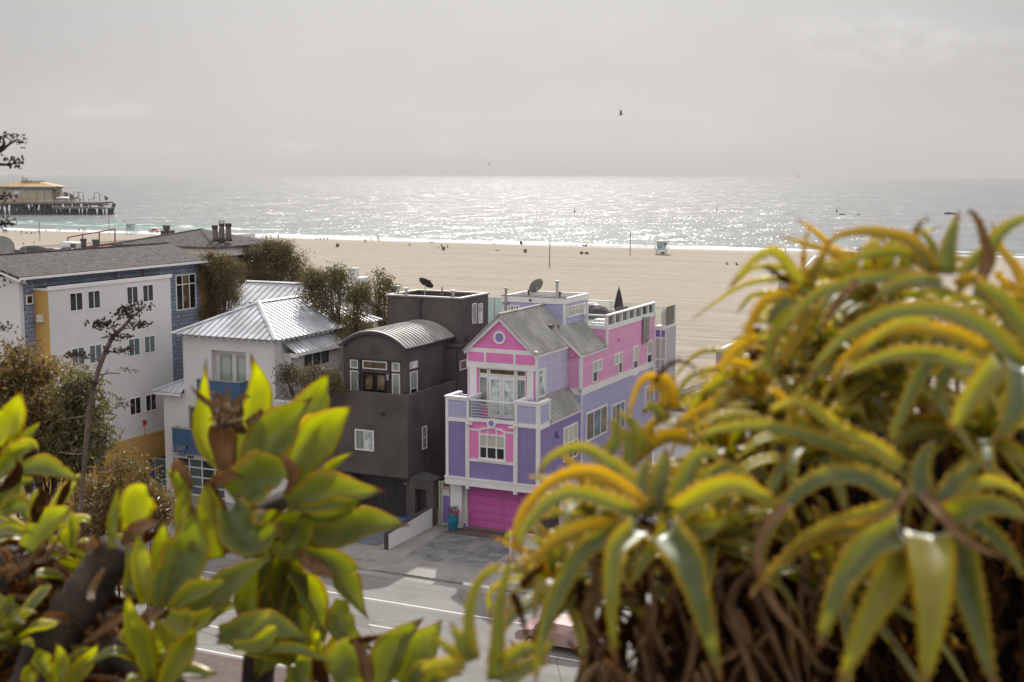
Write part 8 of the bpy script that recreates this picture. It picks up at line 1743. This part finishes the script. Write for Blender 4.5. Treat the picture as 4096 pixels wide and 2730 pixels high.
def tree(name, label, cat, root, blobs, n, L, w, mat, seed, limbs=None, frame='s', trunk_r=.18, group=None, cs=.35, clump=10, hang=.5, bark='bark'):
    rg = np.random.default_rng(seed); t = thing(name, label, cat, tuple(float(x) for x in root), frame, group=group); r0 = np.array(root, float)
    cen = np.mean([b[0] for b in blobs], axis=0); fork = r0+(cen-r0)*.45; m = MB(); m.tube(catmull([r0-np.array([0, 0, .3]), r0+(fork-r0)*.5+rg.normal(size=3)*.1, fork], 8), list(np.linspace(trunk_r, trunk_r*.75, 8)), 8)
    for b in blobs:
        c = np.array(b[0]); mid = fork+(c-fork)*.5+rg.normal(size=3)*np.array([.25, .25, .1])*np.mean(b[1])*.5; m.tube(catmull([fork, mid, c+np.array([0, 0, b[1][2]*.3])], 8), list(np.linspace(trunk_r*.6, trunk_r*.12, 8)), 6)
        for k in range(5):
            d_ = rg.normal(size=3); d_[2] = abs(d_[2])*.7; d_ /= np.linalg.norm(d_); q = c+d_*np.array(b[1])*.85; m.tube([mid+(c-mid)*rg.uniform(0, .8), (c+q)/2+rg.normal(size=3)*.1*b[1][0], q], [trunk_r*.22, trunk_r*.14, trunk_r*.05], 5)
    m.obj('trunk', bark, t, smooth=True)
    m = MB(); leafcloud(m, blobs, n, L, w, rg, hang, clump, cs); m.obj('crown', mat, t)
    return t
def blob(px, py, v, rpx, rpy, depth=None):
    u, z = sv(px, py, v); P0 = s2w(u, v, z); dist = (P0-CAM)@FW; s = dist/F; return ((u, v, z), (rpx*s*1.05, (depth or (rpx*s*.9)), rpy*s))
v = 82.6; tree('dark_tree', 'dense dark tree in front of the tall window in the blue wall', 'tree', (-64.6, 82.8, 0), [blob(835, 1060, v, 55, 50), blob(905, 1080, v, 60, 55), blob(830, 1150, v, 50, 50), blob(890, 1160, v, 60, 45), blob(850, 1235, v, 45, 35), blob(920, 1190, v+.3, 45, 30), blob(838, 1020, v, 28, 25)], 15000, .2, .032, 'tree_foliage', 11, cs=.28, trunk_r=.16, group='trees behind the houses')
v = 95; tree('dark_tree', 'wide rounded dark tree behind the ridge of the pale rear roof', 'tree', (-67, 95.5, 0), [blob(1000, 1040, v, 75, 65), blob(1090, 1035, v, 80, 70), blob(1170, 1080, v, 65, 65), blob(960, 1000, v, 40, 30), blob(1070, 985, v, 50, 28), blob(1130, 1000, v, 45, 28), blob(1215, 1110, v, 30, 40), blob(1020, 1100, v-1, 70, 40), blob(1110, 1110, v-1, 80, 35)], 22000, .22, .034, 'tree_foliage', 12, cs=.3, trunk_r=.2, group='trees behind the houses')
v = 81.6; tree('eucalyptus', 'open eucalyptus with reddish blossom between the white and the dark house', 'tree', (sv(1385, 1340, v)[0], v, 0), [blob(1280, 1110, v, 50, 35), blob(1350, 1115, v, 40, 40), blob(1250, 1180, v, 40, 45), blob(1330, 1195, v, 60, 45), blob(1420, 1180, v, 50, 35), blob(1270, 1270, v, 45, 50), blob(1350, 1280, v, 55, 40), blob(1440, 1260, v, 40, 45), blob(1300, 1340, v-.5, 50, 30), blob(1400, 1330, v-.5, 70, 28), blob(1235, 1120, v, 22, 30), blob(1450, 1140, v, 18, 22)], 16000, .27, .036, 'eucalyptus_foliage', 13, cs=.33, clump=9, trunk_r=.2, hang=.9, group='trees behind the houses')
v = 92; tree('eucalyptus', 'slim sparse eucalyptus just left of the dark tower', 'tree', (sv(1525, 1330, v)[0], v, 0), [blob(1512, 1105, v, 16, 25), blob(1535, 1140, v, 22, 30), blob(1500, 1130, v, 22, 16), blob(1575, 1155, v, 22, 16), blob(1520, 1190, v, 28, 28), blob(1515, 1240, v, 32, 25), blob(1535, 1285, v, 36, 35), blob(1545, 1325, v, 36, 25), blob(1555, 1195, v, 18, 30)], 5200, .27, .036, 'eucalyptus_foliage', 14, cs=.26, clump=8, trunk_r=.11, hang=.8, group='trees behind the houses')
v = 72.9; tree('weeping_tree', 'dark weeping branches of a small tree in front of the white porch roofs', 'tree', (sv(1270, 1560, v)[0], v, 0), [blob(1145, 1505, v, 45, 32), blob(1210, 1490, v, 55, 32), blob(1290, 1490, v, 50, 30), blob(1240, 1530, v, 60, 28), blob(1160, 1550, v, 30, 30), blob(1320, 1510, v, 35, 25), blob(1345, 1540, v, 28, 25), blob(1250, 1570, v, 40, 22)], 3600, .24, .034, 'tree_foliage', 15, cs=.3, clump=9, trunk_r=.12, hang=1.1, group='trees behind the houses')
def wblob(px, py, d, rx, ry, rd=None): p = at(px, py, d); s = d/F; return (tuple(p), (rx*s, (rd or rx*s), ry*s))
def wroot(px, d): p = at(px, 2300, d); return (float(p[0]), float(p[1]), hillz(p[0], p[1]))
d = 14.5; tree('dry_shrub', 'large brown leaved shrub at the left edge in front of the white wall', 'shrub', wroot(120, d), [wblob(60, 1480, d, 110, 80), wblob(160, 1470, d, 80, 60), wblob(40, 1600, d, 120, 110), wblob(170, 1590, d, 120, 110), wblob(90, 1730, d, 160, 120), wblob(230, 1720, d, 110, 130), wblob(60, 1400, d, 50, 40), wblob(200, 1850, d, 140, 90)], 10500, .085, .0115, 'bush_foliage', 16, frame='w', cs=.085, trunk_r=.05, hang=.4, clump=9, group='shrubs on the bluff slope')
d = 14; tree('leafy_shrub', 'grey green leaved shrub branches right of the brown one, behind the agave stalk', 'shrub', wroot(300, d), [wblob(290, 1560, d, 50, 50), wblob(330, 1640, d, 70, 70), wblob(300, 1760, d, 80, 90), wblob(360, 1820, d, 60, 90), wblob(400, 1740, d, 40, 60), wblob(330, 1530, d, 40, 25), wblob(420, 1700, d, 30, 25)], 2600, .11, .013, 'bush_green_foliage', 17, frame='w', cs=.09, trunk_r=.035, hang=.7, clump=7, group='shrubs on the bluff slope')
d = 13; tree('dry_shrub', 'low twiggy brown shrub in front of the ochre base and the navy wall', 'shrub', wroot(500, d), [wblob(440, 1960, d, 90, 50), wblob(540, 1930, d, 90, 45), wblob(420, 2060, d, 100, 90), wblob(540, 2050, d, 110, 80), wblob(640, 1990, d, 60, 50), wblob(380, 2160, d, 90, 80), wblob(480, 1860, d, 70, 30), wblob(650, 2050, d, 50, 40)], 5200, .075, .010, 'bush_foliage', 18, frame='w', cs=.09, trunk_r=.03, hang=.3, clump=8, group='shrubs on the bluff slope')
for i, (pts) in enumerate((((100, 1500), (95, 1400), (70, 1300)), ((150, 1480), (160, 1380), (150, 1320)), ((60, 1480), (20, 1380), (5, 1330)), ((230, 1520), (240, 1440), (225, 1400)), ((180, 1500), (200, 1430), (210, 1370)))):
    pass

# ================================================================== LIGHT, SKY, AIR, CAMERA
SUN_EL, SUN_AZ = math.radians(39), math.radians(.6)
W_ = bpy.data.worlds.new('World'); SC.world = W_; W_.use_nodes = True; W_.node_tree.nodes.clear(); T = NT(W_.node_tree)
sky = T.n('ShaderNodeTexSky'); sky.sky_type = 'NISHITA'; sky.sun_disc = False; sky.sun_elevation = SUN_EL; sky.sun_rotation = SUN_AZ; sky.air_density = 1.3; sky.dust_density = 3.0; sky.ozone_density = 1.0; sky.altitude = 20
hs = T.n('ShaderNodeHueSaturation', Saturation=.22, Value=1.0, Color=sky.outputs[0])
tc = T.coord('Generated'); sp = T.n('ShaderNodeSeparateXYZ', Vector=tc)
mp = T.n('ShaderNodeMapping'); T.set(mp.inputs[0], tc); mp.inputs['Scale'].default_value = (3.2, 3.2, 11)
n1 = T.noise(mp.outputs[0], 1.6, 6, .6); n2 = T.noise(mp.outputs[0], 5.0, 5, .6)
cl = T.m('MULTIPLY', T.ramp(n1, .52, .72), T.ramp(n2, .35, .7)); cl = T.m('MULTIPLY', cl, T.ramp(sp.outputs[2], -.01, .05))
el = T.ramp(sp.outputs[2], .06, .85); back_fill = T.ramp(sp.outputs[1], .55, -.35)
lum = T.m('ADD', T.m('ADD', 5.55, T.ramp(sp.outputs[2], .09, .0, 0, .55)), T.m('MULTIPLY', T.m('MAXIMUM', T.m('MULTIPLY', el, .95), back_fill), 8.0))  # sky made brighter overhead and behind the camera, added fill for shaded facades
az = T.m('DIVIDE', sp.outputs[0], T.m('MAXIMUM', sp.outputs[1], .05)); ev = T.m('DIVIDE', sp.outputs[2], T.m('MAXIMUM', sp.outputs[1], .05))
def puff(a0, e0, ra, re_): return T.m('POWER', 2.718, T.m('MULTIPLY', -1., T.m('ADD', T.m('POWER', T.m('ABSOLUTE', T.m('DIVIDE', T.m('SUBTRACT', az, a0), ra)), 2.), T.m('POWER', T.m('ABSOLUTE', T.m('DIVIDE', T.m('SUBTRACT', ev, e0), re_)), 2.))))
mp2 = T.n('ShaderNodeMapping'); T.set(mp2.inputs[0], tc); mp2.inputs['Scale'].default_value = (20, 20, 42); n3 = T.noise(mp2.outputs[0], 1.0, 6, .62)
pf = T.m('ADD', T.m('ADD', puff(.275, .103, .055, .017), T.m('MULTIPLY', puff(.37, .10, .08, .014), .5)), T.m('ADD', T.m('MULTIPLY', puff(-.315, .049, .035, .006), .6), T.m('MULTIPLY', puff(-.22, .022, .12, .006), .35)))
cl = T.m('ADD', T.m('MULTIPLY', cl, .35), T.m('MULTIPLY', pf, T.ramp(n3, .36, .66, 0, 1.)))
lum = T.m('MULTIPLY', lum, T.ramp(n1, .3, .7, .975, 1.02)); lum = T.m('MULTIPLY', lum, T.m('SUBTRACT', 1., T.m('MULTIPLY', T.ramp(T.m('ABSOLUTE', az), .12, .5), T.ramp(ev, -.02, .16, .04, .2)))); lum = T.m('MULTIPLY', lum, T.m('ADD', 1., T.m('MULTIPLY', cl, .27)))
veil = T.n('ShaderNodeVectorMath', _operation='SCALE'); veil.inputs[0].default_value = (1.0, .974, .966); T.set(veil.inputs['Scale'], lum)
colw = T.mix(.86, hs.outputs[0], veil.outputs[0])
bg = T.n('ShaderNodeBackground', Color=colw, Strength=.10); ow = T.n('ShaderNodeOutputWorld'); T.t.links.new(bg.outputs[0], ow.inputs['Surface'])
SB = bg
sd = bpy.data.lights.new('sun', 'SUN'); sd.energy = 4.0; sd.angle = math.radians(.8); sd.color = (1, .94, .86); so = bpy.data.objects.new('sun', sd); COL.objects.link(so)
sdir = Vector((math.sin(SUN_AZ)*math.cos(SUN_EL), math.cos(SUN_AZ)*math.cos(SUN_EL), math.sin(SUN_EL))); so.rotation_euler = sdir.to_track_quat('Z', 'Y').to_euler(); so.location = (0, 0, 60)
if HAZE:
    m_, T = newmat('haze_air'); vol = T.n('ShaderNodeVolumePrincipled', Color=(.63, .63, .64, 1), Density=HAZE, Anisotropy=.25); o = T.n('ShaderNodeOutputMaterial'); T.t.links.new(vol.outputs[0], o.inputs['Volume'])
    m = MB(); m.box(-75000, 75000, -300, 85000, -6, 40); single('haze', m, m_, None, None, (0, 0, 0), 'w', kind='stuff')
cd = bpy.data.cameras.new('camera'); cd.lens = 45; cd.sensor_width = 36; cd.clip_start = .05; cd.clip_end = 200000
cd.dof.use_dof = True; cd.dof.focus_distance = 88; cd.dof.aperture_fstop = 3.4; cd.dof.aperture_blades = 9
co_ = bpy.data.objects.new('camera', cd); COL.objects.link(co_); R3 = Matrix(((RT[0], UPV[0], -FW[0]), (RT[1], UPV[1], -FW[1]), (RT[2], UPV[2], -FW[2]))); co_.matrix_world = Matrix.Translation((0, 0, H)) @ R3.to_4x4(); SC.camera = co_
SC.view_settings.view_transform = 'Standard'; SC.view_settings.look = 'None'; SC.view_settings.exposure = EXPO; SC.view_settings.gamma = 1; SC.view_settings.use_curve_mapping = False
SC.render.engine = 'CYCLES'; SC.cycles.use_denoising = True; SC.cycles.max_bounces = 10; SC.cycles.transmission_bounces = 8; SC.cycles.transparent_max_bounces = 16; SC.cycles.volume_bounces = 0; SC.cycles.sample_clamp_indirect = 6
